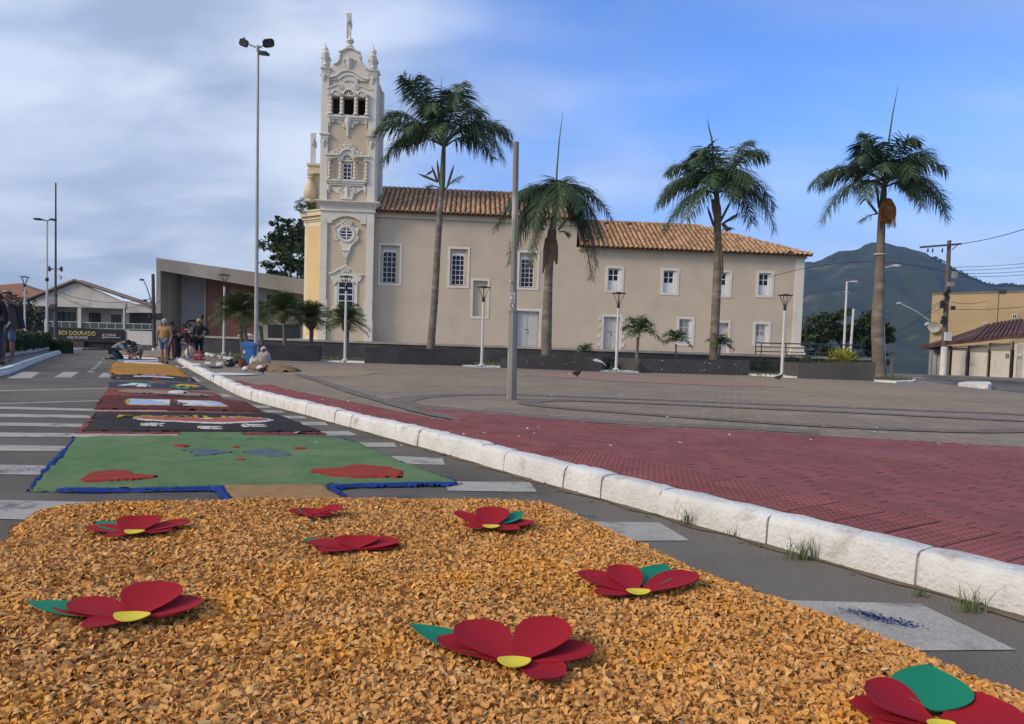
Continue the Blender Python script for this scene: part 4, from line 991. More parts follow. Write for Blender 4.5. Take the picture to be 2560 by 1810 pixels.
r2, on2, sl2 = tiled_roof('side_roof', X_N + .2, xr_e, -0.55, ZE2 + .05, YR, ZR2, lambda q: [(X_N + .2, 0), (xr_e, 0), (xr_r, sl2_), (X_N + .2, sl2_)] if q is None else q[0] < xr_e + (xr_r - xr_e) * q[1] / sl2_ - .05, 300, .375, .50)
for rf, on_, pts_ in ((r1, on1, [(xa1, sl1), (X_N + .15, sl1)]), (r2, on2, [(X_N + .2, sl2), (xr_r, sl2)]), (r2, on2, [(xr_r, sl2), (xr_e, 0.05)])):
    a, b = Vector(on_(*pts_[0], .03)), Vector(on_(*pts_[1], .03)); n = int((b - a).length / .38); mb = MB()
    for i in range(n):
        p, q = a.lerp(b, i / n), a.lerp(b, (i + 1.1) / n); mb.tube([p, q], [.13, .105], 8)
    mb.build('ridge_tiles', tile_o, rf, True)
for (x0_, x1_, ye, ze, yr, zr) in ((xa1, X_N + .15, 2 * YR + .5, ZE1 + .06, YR + .01, ZR1), (X_N + .2, xr_e, 2 * YR + .55, ZE2 + .05, YR + .01, ZR2)):
    mb = MB(); xt = x1_ if zr == ZR1 else xr_r
    mb.add([(x0_, yr, zr), (xt, yr, zr), (x1_, ye, ze), (x0_, ye, ze)], [(0, 1, 2, 3)])
    if zr == ZR2: mb.add([(xr_e, -.54, ZE2 + .05), (xr_e, ye, ze), (xr_r, YR + .01, ZR2)], [(0, 1, 2)])
    mb.build('rear_slope', tile_o, r1 if zr == ZR1 else r2)

# ---------------------------------------------------------------- bell tower
C1 = (780, 20, 8.115); C2 = (780, 200, 8.115); C3 = (740, 380, 7.377); C4 = (740, 500, 7.377); C5 = (740, 680, 7.377)
TY = -0.75                                                   # plane of the tower's panels
def T(c, x, y, ly=TY): return W(c[0] + x / c[2], c[1] + y / c[2], ly)
PY = TY - 0.13                                               # pilasters stand proud
xl1, xr1 = W(798.5, 760, TY)[0], W(932.5, 700, TY)[0]; xl2, xr2 = W(802.3, 400, TY)[0], W(937.5, 420, TY)[0]
xl2, xr2 = (xl1 + xl2) / 2, (xr1 + xr2) / 2
TD = xr2 - xl2                                               # depth like width
zc0, zc1 = T(C3, 900, 1100)[1], T(C3, 900, 915)[1]           # main cornice
zk0, zk1 = T(C2, 700, 1215)[1], T(C2, 700, 1130)[1]          # second band capitals
zt0, zt1 = T(C1, 760, 1350)[1], T(C1, 760, 1275)[1]          # top capitals
tw = MB()
pan = [T(C4, 572, 1700)[0], T(C4, 1300, 1700)[0]]
tw.box(xl1 + .02, xr1 - .02, TY, TY + TD, Z0 - .1, zc0)      # lower stage core
bz0, bz1 = T(C2, 745, 705)[1], T(C2, 745, 365)[1]
tw.box(xl2 + .02, xr2 - .02, TY, TY + TD, zc0 + .002, bz0 - .1)
ops = [(T(C2, 412, 500)[0], T(C2, 560, 500)[0]), (T(C2, 640, 500)[0], T(C2, 850, 500)[0]), (T(C2, 926, 500)[0], T(C2, 1082, 500)[0])]
holes = [(a, b, bz0, bz1) for a, b in ops]
ztop = T(C1, 760, 1400)[1]
holed_wall(tw, xl2 + .02, xr2 - .02, bz0 - .1, ztop, holes, TY, .4)
tw.box(xl2 + .02, xl2 + .42, TY + .41, TY + TD - .005, bz0 - .098, ztop); tw.box(xr2 - .42, xr2 - .02, TY + .41, TY + TD - .005, bz0 - .098, ztop)
tw.box(xl2 + .02, xr2 - .02, TY + .005, TY + TD, ztop - .12, ztop + .12)
bl = []
for (a, b), hh in zip(ops, (0, 1, 0)):
    zc = T(C2, 700, 620)[1]; m_ = (a + b) / 2; bl.append((m_ - .33, m_ + .33, zc, zc + .42))
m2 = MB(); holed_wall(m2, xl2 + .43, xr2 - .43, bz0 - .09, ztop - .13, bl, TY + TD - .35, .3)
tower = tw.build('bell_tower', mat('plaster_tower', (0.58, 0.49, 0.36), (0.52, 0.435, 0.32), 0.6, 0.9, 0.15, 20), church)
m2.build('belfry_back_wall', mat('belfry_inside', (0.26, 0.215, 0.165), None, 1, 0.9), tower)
mb = MB()
for (a, b) in ops:
    m_ = (a + b) / 2 + .25; mb.box(m_ - .12, m_ + .16, TY + TD - .8, TY + TD - .5, bz0 - .09, bz0 + .75)
mb.box((ops[1][0] + ops[1][1]) / 2 + .2, (ops[1][0] + ops[1][1]) / 2 + .26, TY + 1.6, TY + 1.66, bz1 - .9, bz1 - .1)
mb.build('belfry_pier', plaster, tower)
mb = MB()
for a, b, c, d in bl:
    for k in range(1, 4): mb.bar(((a + b) / 2, TY + TD - .3, c), ((a + b) / 2 + .4 * math.cos(PI * k / 4), TY + TD - .3, c + .42 * math.sin(PI * k / 4)), .05)
    zc = [( (a + b) / 2 + .33 * math.cos(t), c + .42 * math.sin(t)) for t in np.linspace(0, PI / 2, 6)]; mb.wall(zc + [(b + .02, d + .02)], TY + TD - .34, TY + TD - .28)
    zc = [( (a + b) / 2 - .33 * math.cos(t), c + .42 * math.sin(t)) for t in np.linspace(0, PI / 2, 6)]; mb.wall(zc + [(a - .02, d + .02)], TY + TD - .34, TY + TD - .28)
mb.build('fan_tracery', hollow, tower)
# corner pilasters (front and right side), plinths
mb = MB()
pw1l, pw1r = T(C4, 572, 1000)[0], T(C4, 1296, 1000)[0]
topz = T(C4, 930, 430)[1]
mb.box(xl1, pw1l, PY, TY - .002, Z0, zc0 - .004); mb.box(pw1r, xr1, PY, TY - .002, Z0, zc0 - .004)
st = [T(C4, x, y) for x, y in ((572, 430), (668, 425), (668, 380), (730, 360), (790, 325), (850, 310), (935, 303), (1020, 312), (1090, 335), (1140, 370), (1195, 390), (1197, 450), (1296, 452))]
mb.wall(st + [(pw1r - .002, zc0 - .005), (pw1l + .002, zc0 - .005)], PY, TY - .002)
zb = T(C5, 1430, 890)[1]; zb2 = T(C5, 1400, 540)[1]
mb.box(xl1 - .06, pw1l + .05, PY - .08, PY - .002, Z0, zb); mb.box(pw1r - .05, xr1 + .06, PY - .08, PY - .002, Z0, zb)
mb.box(pw1l - .0, pw1l + .08, PY + .01, TY - .003, zb, zb2); mb.box(pw1r - .08, pw1r, PY + .01, TY - .003, zb, zb2)
pil = mb.build('lower_pilasters', trim, tower)
mb = MB(); p2l, p2r = T(C2, 335, 1000)[0], T(C2, 1142, 1000)[0]
mb.box(xl2, p2l, PY, TY - .002, zc1 + .02, zt0); mb.box(p2r, xr2, PY, TY - .002, zc1 + .02, zt0)
mb.box(xr2 - .019, xr2 + .1, TY + .003, TY + .6, zc1 + .02, zt0); mb.box(xr2 - .019, xr2 + .1, TY + TD - .6, TY + TD, zc1 + .02, zt0)
mb.box(xl2 - .1, xl2 + .019, TY + .003, TY + .6, zc1 + .02, zt0)
# white fields above the belfry and around the two windows
mb.box(p2l + .002, p2r - .002, TY - .05, TY - .004, T(C1, 760, 1480)[1], zt0 + .3)
mb.build('upper_pilasters', trim, tower)
# main cornice: flaring profile
def cornice(name, x0, x1, y0, y1, prof_, m=trim, par=tower):
    mb = MB()
    rings = [[(x0 - e, y0 - e, z), (x1 + e, y0 - e, z), (x1 + e, y1 + e, z), (x0 - e, y1 + e, z)] for e, z in prof_]
    vs = [p for r_ in rings for p in r_]; fs = []
    for i in range(len(rings) - 1):
        for j in range(4): fs.append((i * 4 + j, i * 4 + (j + 1) % 4, (i + 1) * 4 + (j + 1) % 4, (i + 1) * 4 + j))
    fs += [(3, 2, 1, 0), tuple((len(rings) - 1) * 4 + j for j in range(4))]
    mb.add(vs, fs); return mb.build(name, m, par)
H_ = zc1 - zc0
cornice('main_cornice', xl1, xr1, PY, TY + TD, [(.02, zc0 - .02), (.10, zc0), (.10, zc0 + .12 * H_), (.03, zc0 + .16 * H_), (.06, zc0 + .4 * H_), (.16, zc0 + .6 * H_), (.32, zc0 + .78 * H_), (.34, zc0 + .86 * H_), (.40, zc0 + .88 * H_), (.40, zc1), (-.3, zc1 + .06)])
for x0_, x1_ in ((xl2, p2l), (p2r, xr2)):
    for za, zb_, d in ((zk0, zk1, .1), (zt0, zt1, .1)):
        cornice('capital', x0_, x1_, PY, TY + .6, [(.02, za), (.05, za + .1), (.05, za + .2), (.13, za + .26), (.15, za + .34), (.15, zb_ + .05), (.0, zb_ + .12)])
def scroll(mb, c, r, turns=1.6, sgn=1, a0=0.0, y=PY, t=.035):
    pts = []
    n = int(14 * turns)
    for i in range(n + 1):
        f = i / n; a = a0 + sgn * 2 * PI * turns * f; rr = r * (1 - .78 * f); pts.append((c[0] + rr * math.cos(a), y, c[1] + rr * math.sin(a)))
    mb.tube(pts, [t] * len(pts), 6)
def flat_arc(mb, pts, r, y): mb.tube([(p[0], y, p[1]) for p in pts], r, 6)
# capitals' acanthus faces
mb = MB()
for c, cx, cy in ((C2, 235, 1285), (C2, 1200, 1330), (C1, 245, 1415), (C1, 1230, 1470)):
    p = T(c, cx, cy - 50, PY); q = T(c, cx, cy, PY)
    for s_ in (-1, 1): scroll(mb, (p[0] + s_ * .17, p[1]), .13, 1.3, s_, PI / 2, PY - .03, .035)
    mb.lathe([(0, -.28), (.05, -.24), (.1, -.02), (.15, .14), (.11, .25), (.02, .27)], 8, (q[0], PY - .01, q[1]))
mb.build('acanthus', trim, tower, True)
# twisted columns
def twisted(c, x, ytop, ybot, w):
    a, b = T(c, x, ybot, PY), T(c, x, ytop, PY); h_ = b[1] - a[1]; r = w; mb = MB(); n, m_ = 10, 30
    for i in range(m_ + 1):
        z = a[1] + h_ * (.10 + .78 * i / m_)
        for j in range(n):
            th = 2 * PI * j / n; rr = r * (1 + .24 * math.cos(2 * th - 2 * PI * 4.2 * i / m_)); mb.v.append((a[0] + rr * math.cos(th), PY - .06 + rr * math.sin(th), z))
    for i in range(m_):
        for j in range(n): mb.f.append((i * n + j, i * n + (j + 1) % n, (i + 1) * n + (j + 1) % n, (i + 1) * n + j)); mb.m.append(0)
    mb.lathe([(r * 1.9, 0), (r * 1.9, h_ * .035), (r * 1.35, h_ * .07), (r * 1.1, h_ * .1)], 10, (a[0], PY - .06, a[1]))
    mb.lathe([(r * 1.0, h_ * .88), (r * 1.2, h_ * .9), (r * 1.1, h_ * .92), (r * 1.75, h_ * .955), (r * 2.0, h_)], 10, (a[0], PY - .06, a[1]))
    for s_ in (-1, 1): scroll(mb, (a[0] + s_ * r * 1.6, a[1] + h_ * .955), r * .8, 1.2, s_, PI / 2, PY - .06 - r, r * .25)
    mb.build('twisted_column', trim, tower, True)
for x, y0_, y1_ in ((375, 285, 695), (600, 297, 700), (888, 305, 712), (1115, 320, 722)): twisted(C2, x, y0_, y1_, .105)
for x, y0_, y1_ in ((613, 130, 492), (815, 140, 500), (1080, 152, 512), (1287, 165, 520)): twisted(C3, x, y0_, y1_, .085)
# belfry: sill, arched header with lunettes
mb = MB(); a, b = T(C2, 312, 755), T(C2, 1165, 700)
zs = T(C2, 745, 735)[1]; mb.box(a[0], b[0], PY - .14, TY - .003, zs - .16, zs + .02); mb.box(a[0] + .08, b[0] - .08, PY - .06, TY - .003, zs - .3, zs - .162)
mb.build('belfry_sill', trim, tower)
def lunette(c, cx, cy, r_px, par, spokes=5, yb=PY - .03):
    p = T(c, cx, cy, yb); r = r_px / c[2] / F_PX * 55.2
    semi = [(p[0] + r * math.cos(t), p[1] + r * math.sin(t)) for t in np.linspace(0, PI, 13)]
    g = MB(); g.wall(semi, yb, yb + .02); gl = g.build('lunette', MATS['dark_inside'], par)
    f = MB()
    for t in np.linspace(0, PI, spokes + 2)[1:-1]: f.bar((p[0] + .25 * r * math.cos(t), yb - .012, p[1] + .25 * r * math.sin(t)), (p[0] + r * math.cos(t), yb - .012, p[1] + r * math.sin(t)), .05, .02, (0, 1, 0))
    f.tube([(p[0] + .28 * r * math.cos(t), yb - .012, p[1] + .28 * r * math.sin(t)) for t in np.linspace(0, PI, 7)], .035, 5)
    f.tube([(p[0] + (r + .045) * math.cos(t), yb - .02, p[1] + (r + .045) * math.sin(t)) for t in np.linspace(0, PI, 14)], .055, 6)
    f.box(p[0] - r - .08, p[0] + r + .08, yb - .05, yb + .02, p[1] - .1, p[1] - .002)
    return f.build('lunette_frame', trim, par, True)
hdr = [T(C2, x, y) for x, y in ((340, 335), (340, 235), (305, 180), (330, 165), (400, 150), (470, 115), (540, 100), (560, 60), (545, 0), (600, -50), (680, -85), (745, -95), (830, -80), (900, -40), (940, 0), (925, 60), (945, 120), (1010, 135), (1080, 170), (1150, 200), (1220, 210), (1180, 245), (1160, 290), (1160, 375))]
mb = MB(); mb.wall(hdr, TY - .09, TY - .0505)
for a, b in (((340, 340), (1160, 375)), ): pass
ztp = T(C2, 745, 340)[1]
mb.box(T(C2, 335, 0)[0], T(C2, 1165, 0)[0], TY - .12, TY - .0905, bz1 + .02, T(C2, 745, 310)[1])
mb.build('belfry_header', trim, tower)
mb = MB()
edge = [T(C2, x, y) for x, y in ((300, 178), (400, 152), (470, 117), (540, 98), (560, 110))]; flat_arc(mb, edge, .06, TY - .12)
edge = [T(C2, x, y) for x, y in ((545, 5), (600, -50), (680, -85), (745, -95), (830, -80), (900, -40), (940, 0))]; flat_arc(mb, edge, .06, TY - .12)
edge = [T(C2, x, y) for x, y in ((940, 120), (1010, 135), (1080, 172), (1150, 202), (1222, 212))]; flat_arc(mb, edge, .06, TY - .12)
edge = [T(C2, x, y) for x, y in ((655, 45), (700, 25), (745, 18), (800, 25), (840, 45))]; flat_arc(mb, edge, .05, TY - .12)
for cx, cy, s_ in ((575, 145, -1), (915, 155, 1)): scroll(mb, T(C2, cx, cy), .2, 1.6, s_, PI / 2, TY - .13, .05)
mb.build('belfry_moulding', trim, tower, True)
for cx, cy, r_ in ((488, 290, 66), (745, 302, 92), (1003, 315, 66)): lunette(C2, cx, cy, r_, tower, 5 if r_ < 80 else 3, TY - .13)
# swag under the belfry
mb = MB()
sw = [T(C2, x, y) for x, y in ((345, 775), (1130, 800), (1130, 880), (1090, 850), (1050, 880), (960, 870), (880, 900), (800, 940), (770, 990), (727, 1030), (690, 985), (640, 945), (560, 890), (480, 830), (420, 850), (345, 860))]
mb.wall(sw, TY - .06, TY - .003)
mb.build('swag_field', trim, tower)
mb = MB()
for cx, cy, r_, s_ in ((430, 830, .13, 1), (570, 830, .2, 1), (640, 860, .24, -1), (660, 935, .15, 1), (835, 855, .24, 1), (890, 850, .2, -1), (810, 935, .15, -1), (1050, 862, .13, -1)): scroll(mb, T(C2, cx, cy), r_, 1.5, s_, PI / 2, TY - .09, .05)
p = T(C2, 735, 880); mb.lathe([(.03, -1.0), (.09, -.85), (.06, -.7), (.13, -.5), (.2, -.1), (.27, .2), (.22, .42), (.1, .45)], 10, (p[0], TY - .05, p[1]))
for cx, cy in ((365, 800), (1105, 830)): p = T(C2, cx, cy); mb.lathe([(.0, -.55), (.08, -.45), (.05, -.35), (.14, -.15), (.2, .15)], 8, (p[0], TY - .05, p[1]))
mb.build('swag', trim, tower, True)
# window stage: entablature with arch, sill, window
mb = MB()
zt_ = T(C3, 700, 45)[1]
ent = [T(C3, x, y) for x, y in ((550, 125), (545, 45), (800, 55), (835, 20), (870, -15), (915, -35), (955, -42), (1010, -30), (1060, 10), (1085, 72), (1365, 85), (1340, 175), (1255, 165), (1250, 130), (1060, 120), (1035, 150), (1030, 110), (1000, 65), (955, 48), (905, 65), (872, 110), (865, 150), (790, 120))]
mb.wall(ent, PY - .02, TY - .003)
a, b = T(C3, 540, 60), T(C3, 815, 45); mb.box(a[0], b[0], PY - .14, PY - .022, b[1] - .12, b[1] + .02)
a, b = T(C3, 1090, 95), T(C3, 1370, 78); mb.box(a[0], b[0], PY - .14, PY - .022, b[1] - .14, b[1])
arcp = [T(C3, x, y) for x, y in ((815, 52), (840, 18), (870, -12), (915, -34), (955, -42), (1010, -30), (1060, 8), (1085, 70))]
mb.tube([(p[0], PY - .06, p[1]) for p in arcp], .085, 6)
zs = T(C3, 950, 535)[1]; a, b = T(C3, 570, 0)[0], T(C3, 1330, 0)[0]
mb.box(a, b, PY - .16, TY - .003, zs - .08, zs + .06); mb.box(a + .12, b - .1, PY - .1, TY - .003, zs - .22, zs - .082); mb.box(a + .2, b - .2, PY - .03, TY - .003, zs - .36, zs - .222)
mb.build('window_entablature', trim, tower)
mb = MB()
for cx, cy, r_, s_ in ((-1, 0, 0, 0),):
    pass
for i, (cx, cy, r_) in enumerate(((400, 1490, .14), (470, 1465, .2), (560, 1430, .2), (640, 1370, .22), (715, 1345, .25), (790, 1380, .22), (860, 1440, .17), (935, 1490, .14), (1010, 1510, .11))): scroll(mb, T(C2, cx, cy), r_, 1.4, -1 if i < 4 else 1, PI / 3, PY - .03, .055)
mb.build('window_crest', trim, tower, True)
lunette(C3, 953, 150, 82, tower, 5, TY - .06)
a, b = T(C3, 868, 525), T(C3, 1030, 222)
mb = MB(); muntins(mb, a[0], b[0], a[1], b[1], 2, 4, .05, TY - .06, TY - .004, .05); win = mb.build('tower_window', frame_w, church); panes(win, a[0], b[0], a[1], b[1], 2, 4, .05, TY - .03, pane_b, .05)
# cartouche under that window
mb = MB(); f_ = [T(C3, x, y) for x, y in ((590, 625), (1305, 645), (1305, 700), (1240, 690), (1180, 720), (1120, 770), (1060, 790), (1040, 850), (840, 850), (820, 780), (770, 760), (700, 720), (650, 670), (590, 650))]
mb.wall(f_, TY - .05, TY - .003); mb.build('cartouche_field', trim, tower)
mb = MB()
for cx, cy, r_, s_ in ((840, 718, .24, 1), (1040, 720, .24, -1), (850, 800, .16, -1), (1030, 805, .16, 1)): scroll(mb, T(C3, cx, cy), r_, 1.7, s_, PI / 2, TY - .09, .055)
p = T(C3, 940, 735); mb.lathe([(.08, -.62), (.2, -.45), (.17, -.2), (.2, .1), (.17, .3), (.05, .34)], 10, (p[0], TY - .04, p[1]))
flat_arc(mb, [T(C3, x, y) for x, y in ((870, 650), (905, 630), (940, 640), (980, 630), (1010, 655))], .06, TY - .09)
flat_arc(mb, [T(C3, x, y) for x, y in ((1000, 800), (1080, 785), (1140, 740), (1200, 700), (1250, 690))], .05, TY - .07)
for cx, cy in ((607, 660), (1280, 690)): p = T(C3, cx, cy); mb.lathe([(.0, -.45), (.06, -.35), (.05, -.25), (.15, -.05), (.17, .2)], 8, (p[0], TY - .04, p[1]))
mb.build('cartouche', trim, tower, True)
a, b = T(C3, 835, 880), T(C3, 1048, 848); mb = MB(); mb.box(a[0], b[0], PY - .14, TY - .003, a[1], b[1]); mb.build('bracket_shelf', trim, tower)
# oculus with cartouche
oc = T(C4, 935, 628); sc_ = 1 / 7.377 / F_PX * 55.2
mb = MB()
out_ = [T(C4, x, y) for x, y in ((700, 515), (770, 490), (830, 425), (880, 385), (930, 370), (985, 395), (1020, 445), (1060, 490), (1110, 520), (1165, 525), (1150, 575), (1130, 640), (1130, 700), (1135, 745), (1080, 790), (1020, 850), (990, 925), (865, 925), (840, 850), (790, 780), (720, 740), (725, 680), (715, 600))]
mb.wall(out_, TY - .07, TY - .003)
pend = [T(C4, x, y) for x, y in ((848, 930), (1002, 930), (1005, 965), (975, 1000), (955, 1070), (935, 1100), (932, 1165), (918, 1168), (912, 1100), (890, 1070), (875, 1000), (850, 965))]
mb.wall(pend, TY - .1, TY - .003); mb.build('oculus_field', trim, tower)
mb = MB()
ring = [(oc[0] + 140 * sc_ * math.cos(t), TY - .1, oc[1] + 140 * sc_ * math.sin(t)) for t in np.linspace(0, 2 * PI, 25)]; mb.tube(ring, .075, 6)
ring = [(oc[0] + 112 * sc_ * math.cos(t), TY - .08, oc[1] + 112 * sc_ * math.sin(t)) for t in np.linspace(0, 2 * PI, 25)]; mb.tube(ring, .05, 6)
for cx, cy, r_, s_ in ((875, 445, .2, 1), (975, 440, .22, -1), (760, 695, .22, 1), (1100, 712, .22, -1), (905, 1285, 0.0, 0)):
    if r_: scroll(mb, T(C4, cx, cy), r_, 1.7, s_, PI / 2, TY - .1, .05)
flat_arc(mb, [T(C4, x, y) for x, y in ((700, 512), (765, 488), (830, 425), (880, 388), (935, 372))], .05, TY - .1)
flat_arc(mb, [T(C4, x, y) for x, y in ((712, 515), (722, 560), (735, 620))], .045, TY - .1); flat_arc(mb, [T(C4, x, y) for x, y in ((1160, 525), (1140, 580), (1128, 640))], .045, TY - .1)
flat_arc(mb, [T(C4, x, y) for x, y in ((1130, 745), (1075, 790), (1020, 850), (990, 925))], .045, TY - .1); flat_arc(mb, [T(C4, x, y) for x, y in ((850, 932), (1000, 932))], .07, TY - .12)
for x in (880, 910, 940, 970): flat_arc(mb, [T(C4, x, 955), T(C4, 920 + (x - 925) * .4, 1065)], .05, TY - .12)
mb.build('oculus_moulding', trim, tower, True)
g = MB(); g.wall([(oc[0] + 104 * sc_ * math.cos(t), oc[1] + 104 * sc_ * math.sin(t)) for t in np.linspace(0, 2 * PI, 24, endpoint=False)], TY - .09, TY - .075); ocw = g.build('oculus_window', pane_b, church)
f = MB(); R0 = 104 * sc_
f.box(oc[0] - .035, oc[0] + .035, TY - .115, TY - .092, oc[1] - R0, oc[1] + R0)
for k in (-.5, 0.02, .54): hw = R0 * math.sqrt(1 - k * k); f.box(oc[0] - hw, oc[0] + hw, TY - .112, TY - .093, oc[1] + k * R0 - .03, oc[1] + k * R0 + .03)
f.build('muntin', frame_w, ocw)
# lower window with broken pediment
mb = MB()
pd = [T(C4, x, y) for x, y in ((620, 1370), (700, 1345), (780, 1290), (850, 1255), (915, 1235), (985, 1255), (1060, 1300), (1110, 1350), (1180, 1385), (1235, 1380), (1205, 1440), (1195, 1480), (1140, 1520), (1135, 1570), (1060, 1500), (1000, 1480), (925, 1473), (840, 1482), (775, 1500), (690, 1580), (690, 1500), (650, 1450))]
mb.wall(pd, TY - .08, TY - .003)
a, b = T(C5, 700, 660), T(C5, 775, 160); mb.box(a[0], b[0], TY - .08, TY - .003, a[1], T(C4, 690, 1580)[1])
a, b = T(C5, 1065, 660), T(C5, 1138, 160); mb.box(a[0], b[0], TY - .08, TY - .003, a[1], T(C4, 1136, 1570)[1])
a, b = T(C5, 660, 690), T(C5, 1175, 655); mb.box(a[0], b[0], PY - .06, TY - .003, a[1], b[1])
mb.build('window_surround', trim, tower)
mb = MB(); flat_arc(mb, [T(C4, x, y) for x, y in ((612, 1365), (700, 1342), (780, 1288), (850, 1252), (900, 1240))], .075, TY - .12); flat_arc(mb, [T(C4, x, y) for x, y in ((940, 1240), (985, 1252), (1060, 1300), (1110, 1352), (1180, 1387), (1240, 1378))], .06, TY - .1)
for cx, cy, s_ in ((882, 1285, 1), (950, 1285, -1)): scroll(mb, T(C4, cx, cy), .2, 1.6, s_, PI / 2, TY - .12, .05)
scroll(mb, T(C4, 915, 1225), .12, 1.2, 1, 0, TY - .12, .05); mb.build('pediment_moulding', trim, tower, True)
a, b = T(C5, 775, 650), T(C5, 1062, 152); zt_ = T(C5, 920, 145)[1]
mb = MB(); muntins(mb, a[0], b[0], a[1], b[1] - .12, 2, 4, .075, TY - .07, TY - .004, .055)
ar = [(a[0] + (b[0] - a[0]) * t, b[1] - .3 + .3 * math.sin(PI * (.1 + .8 * t)) ** .7) for t in np.linspace(0, 1, 9)]; mb.wall(ar + [(b[0], zt_ + .04), (a[0], zt_ + .04)], TY - .075, TY - .003)
win = mb.build('tower_window', frame_w, church); panes(win, a[0], b[0], a[1], b[1] - .12, 2, 4, .075, TY - .03, pane_b, .055)
# gable, pedestals, finials, cross
gb = [T(C1, x, y) for x, y in ((330, 1420), (330, 1300), (370, 1230), (440, 1150), (520, 1110), (560, 1050), (570, 980), (550, 900), (550, 868), (640, 865), (700, 815), (770, 790), (850, 815), (900, 865), (985, 895), (1000, 940), (1000, 1050), (1040, 1120), (1100, 1200), (1150, 1290), (1150, 1500))]
mb = MB(); mb.wall(gb, TY - .1, TY + .45); gab = mb.build('gable', trim, tower)
mb = MB()
flat_arc(mb, [T(C1, x, y) for x, y in ((548, 890), (600, 890), (650, 868), (700, 838), (770, 822), (840, 838), (900, 885), (985, 915))], .09, TY - .14)
flat_arc(mb, [T(C1, x, y) for x, y in ((590, 930), (570, 985), (560, 1060), (520, 1125), (450, 1145))], .08, TY - .13); flat_arc(mb, [T(C1, x, y) for x, y in ((950, 1000), (975, 1080), (1010, 1140), (1070, 1190), (1110, 1260))], .08, TY - .13)
flat_arc(mb, [T(C1, x, y) for x, y in ((360, 1420), (500, 1385), (580, 1320), (650, 1290), (750, 1280), (840, 1305), (930, 1370), (1050, 1440), (1150, 1465))], .055, TY - .14)
flat_arc(mb, [T(C1, x, y) for x, y in ((640, 1070), (660, 1150), (700, 1210), (755, 1250), (810, 1215), (860, 1130), (880, 1070), (800, 1045), (720, 1050), (640, 1070))], .05, TY - .13)
p = T(C1, 765, 1130); mb.lathe([(.0, -.55), (.1, -.4), (.25, .0), (.28, .3), (.1, .38)], 8, (p[0], TY - .08, p[1]))
mb.build('gable_moulding', trim, tower, True)
def finial(c, x, ytop, ybot, r, par=tower, y=TY + .25):
    a, b = T(c, x, ybot, y), T(c, x, ytop, y); h_ = b[1] - a[1]
    mb = MB(); mb.lathe([(r * .95, 0), (r * .9, h_ * .08), (r * .45, h_ * .17), (r * .4, h_ * .22), (r * .8, h_ * .32), (r, h_ * .45), (r * .88, h_ * .56), (r * .35, h_ * .68), (r * .2, h_ * .82), (r * .16, h_ * .85), (.02, h_)], 14, (a[0], y, a[1]))
    mb.build('finial', trim, par, True)
finial(C1, 270, 690, 990, .24); finial(C1, 1238, 740, 1040, .26); finial(C1, 770, 520, 800, .30, tower, TY + .15)
for x0_, x1_, y0_, y1_ in ((200, 352, 1245, 1000), (1152, 1315, 1310, 1055)):
    a, b = T(C1, x0_, y0_), T(C1, x1_, y1_); mb = MB(); w_ = b[0] - a[0]
    mb.box(a[0], b[0], TY - .05, TY + w_ - .05, a[1], b[1] - .1); mb.box(a[0] - .06, b[0] + .06, TY - .11, TY + w_ + .01, b[1] - .1, b[1]); mb.box(a[0] - .06, b[0] + .06, TY - .11, TY + w_ + .01, a[1], a[1] + .1)
    m_ = (a[0] + b[0]) / 2; mb.lathe([(.08, .15), (.2, .3), (.12, .5), (.24, .8), (.3, 1.1), (.2, 1.3), (.05, 1.35)], 8, (m_, TY - .06, a[1])); mb.lathe([(w_ * .6, 0), (w_ * .3, .25)], 4, (m_, TY + w_ / 2 - .05, b[1]))
    mb.build('pedestal', trim, tower)
def crenel_cross(par, c, x0_, x1_, ytop, ybot, y):
    """openwork cross seen nearly edge-on: the arms run into the depth"""
    a, b = T(c, x0_, ybot, y), T(c, x1_, ytop, y); h_ = b[1] - a[1]; m_ = (a[0] + b[0]) / 2; t = (b[0] - a[0]) * .5; mb = MB()
    mb.box(m_ - .02, m_ + t, y - .12, y + .12, a[1], b[1]); mb.box(m_ - .01, m_ + t - .02, y - .65, y - .122, a[1] + h_ * .60, a[1] + h_ * .78); mb.box(m_ - .01, m_ + t - .02, y + .122, y + .65, a[1] + h_ * .60, a[1] + h_ * .78)
    n = 16
    for i in range(n): z = a[1] + h_ * (i + .3) / n; mb.box(m_ - t, m_ - .022, y - .1, y + .1, z, z + h_ / n * .45)
    mb.box(m_ - t * .55, m_ - t * .35, y - .05, y + .05, a[1], b[1] - .05)
    mb.build('cross', trim, par)
crenel_cross(tower, C1, 700, 800, 110, 690, TY + 1.9)
mb = MB(); mb.add([(xl2, TY - .02, ztop + .12), (xr2, TY - .02, ztop + .12), (xr2, TY + TD, ztop + .12), (xl2, TY + TD, ztop + .12), ((xl2 + xr2) / 2, TY + TD / 2, ztop + 2.2)], [(0, 1, 4), (1, 2, 4), (2, 3, 4), (3, 0, 4)]); mb.build('tower_roof', trim, tower)
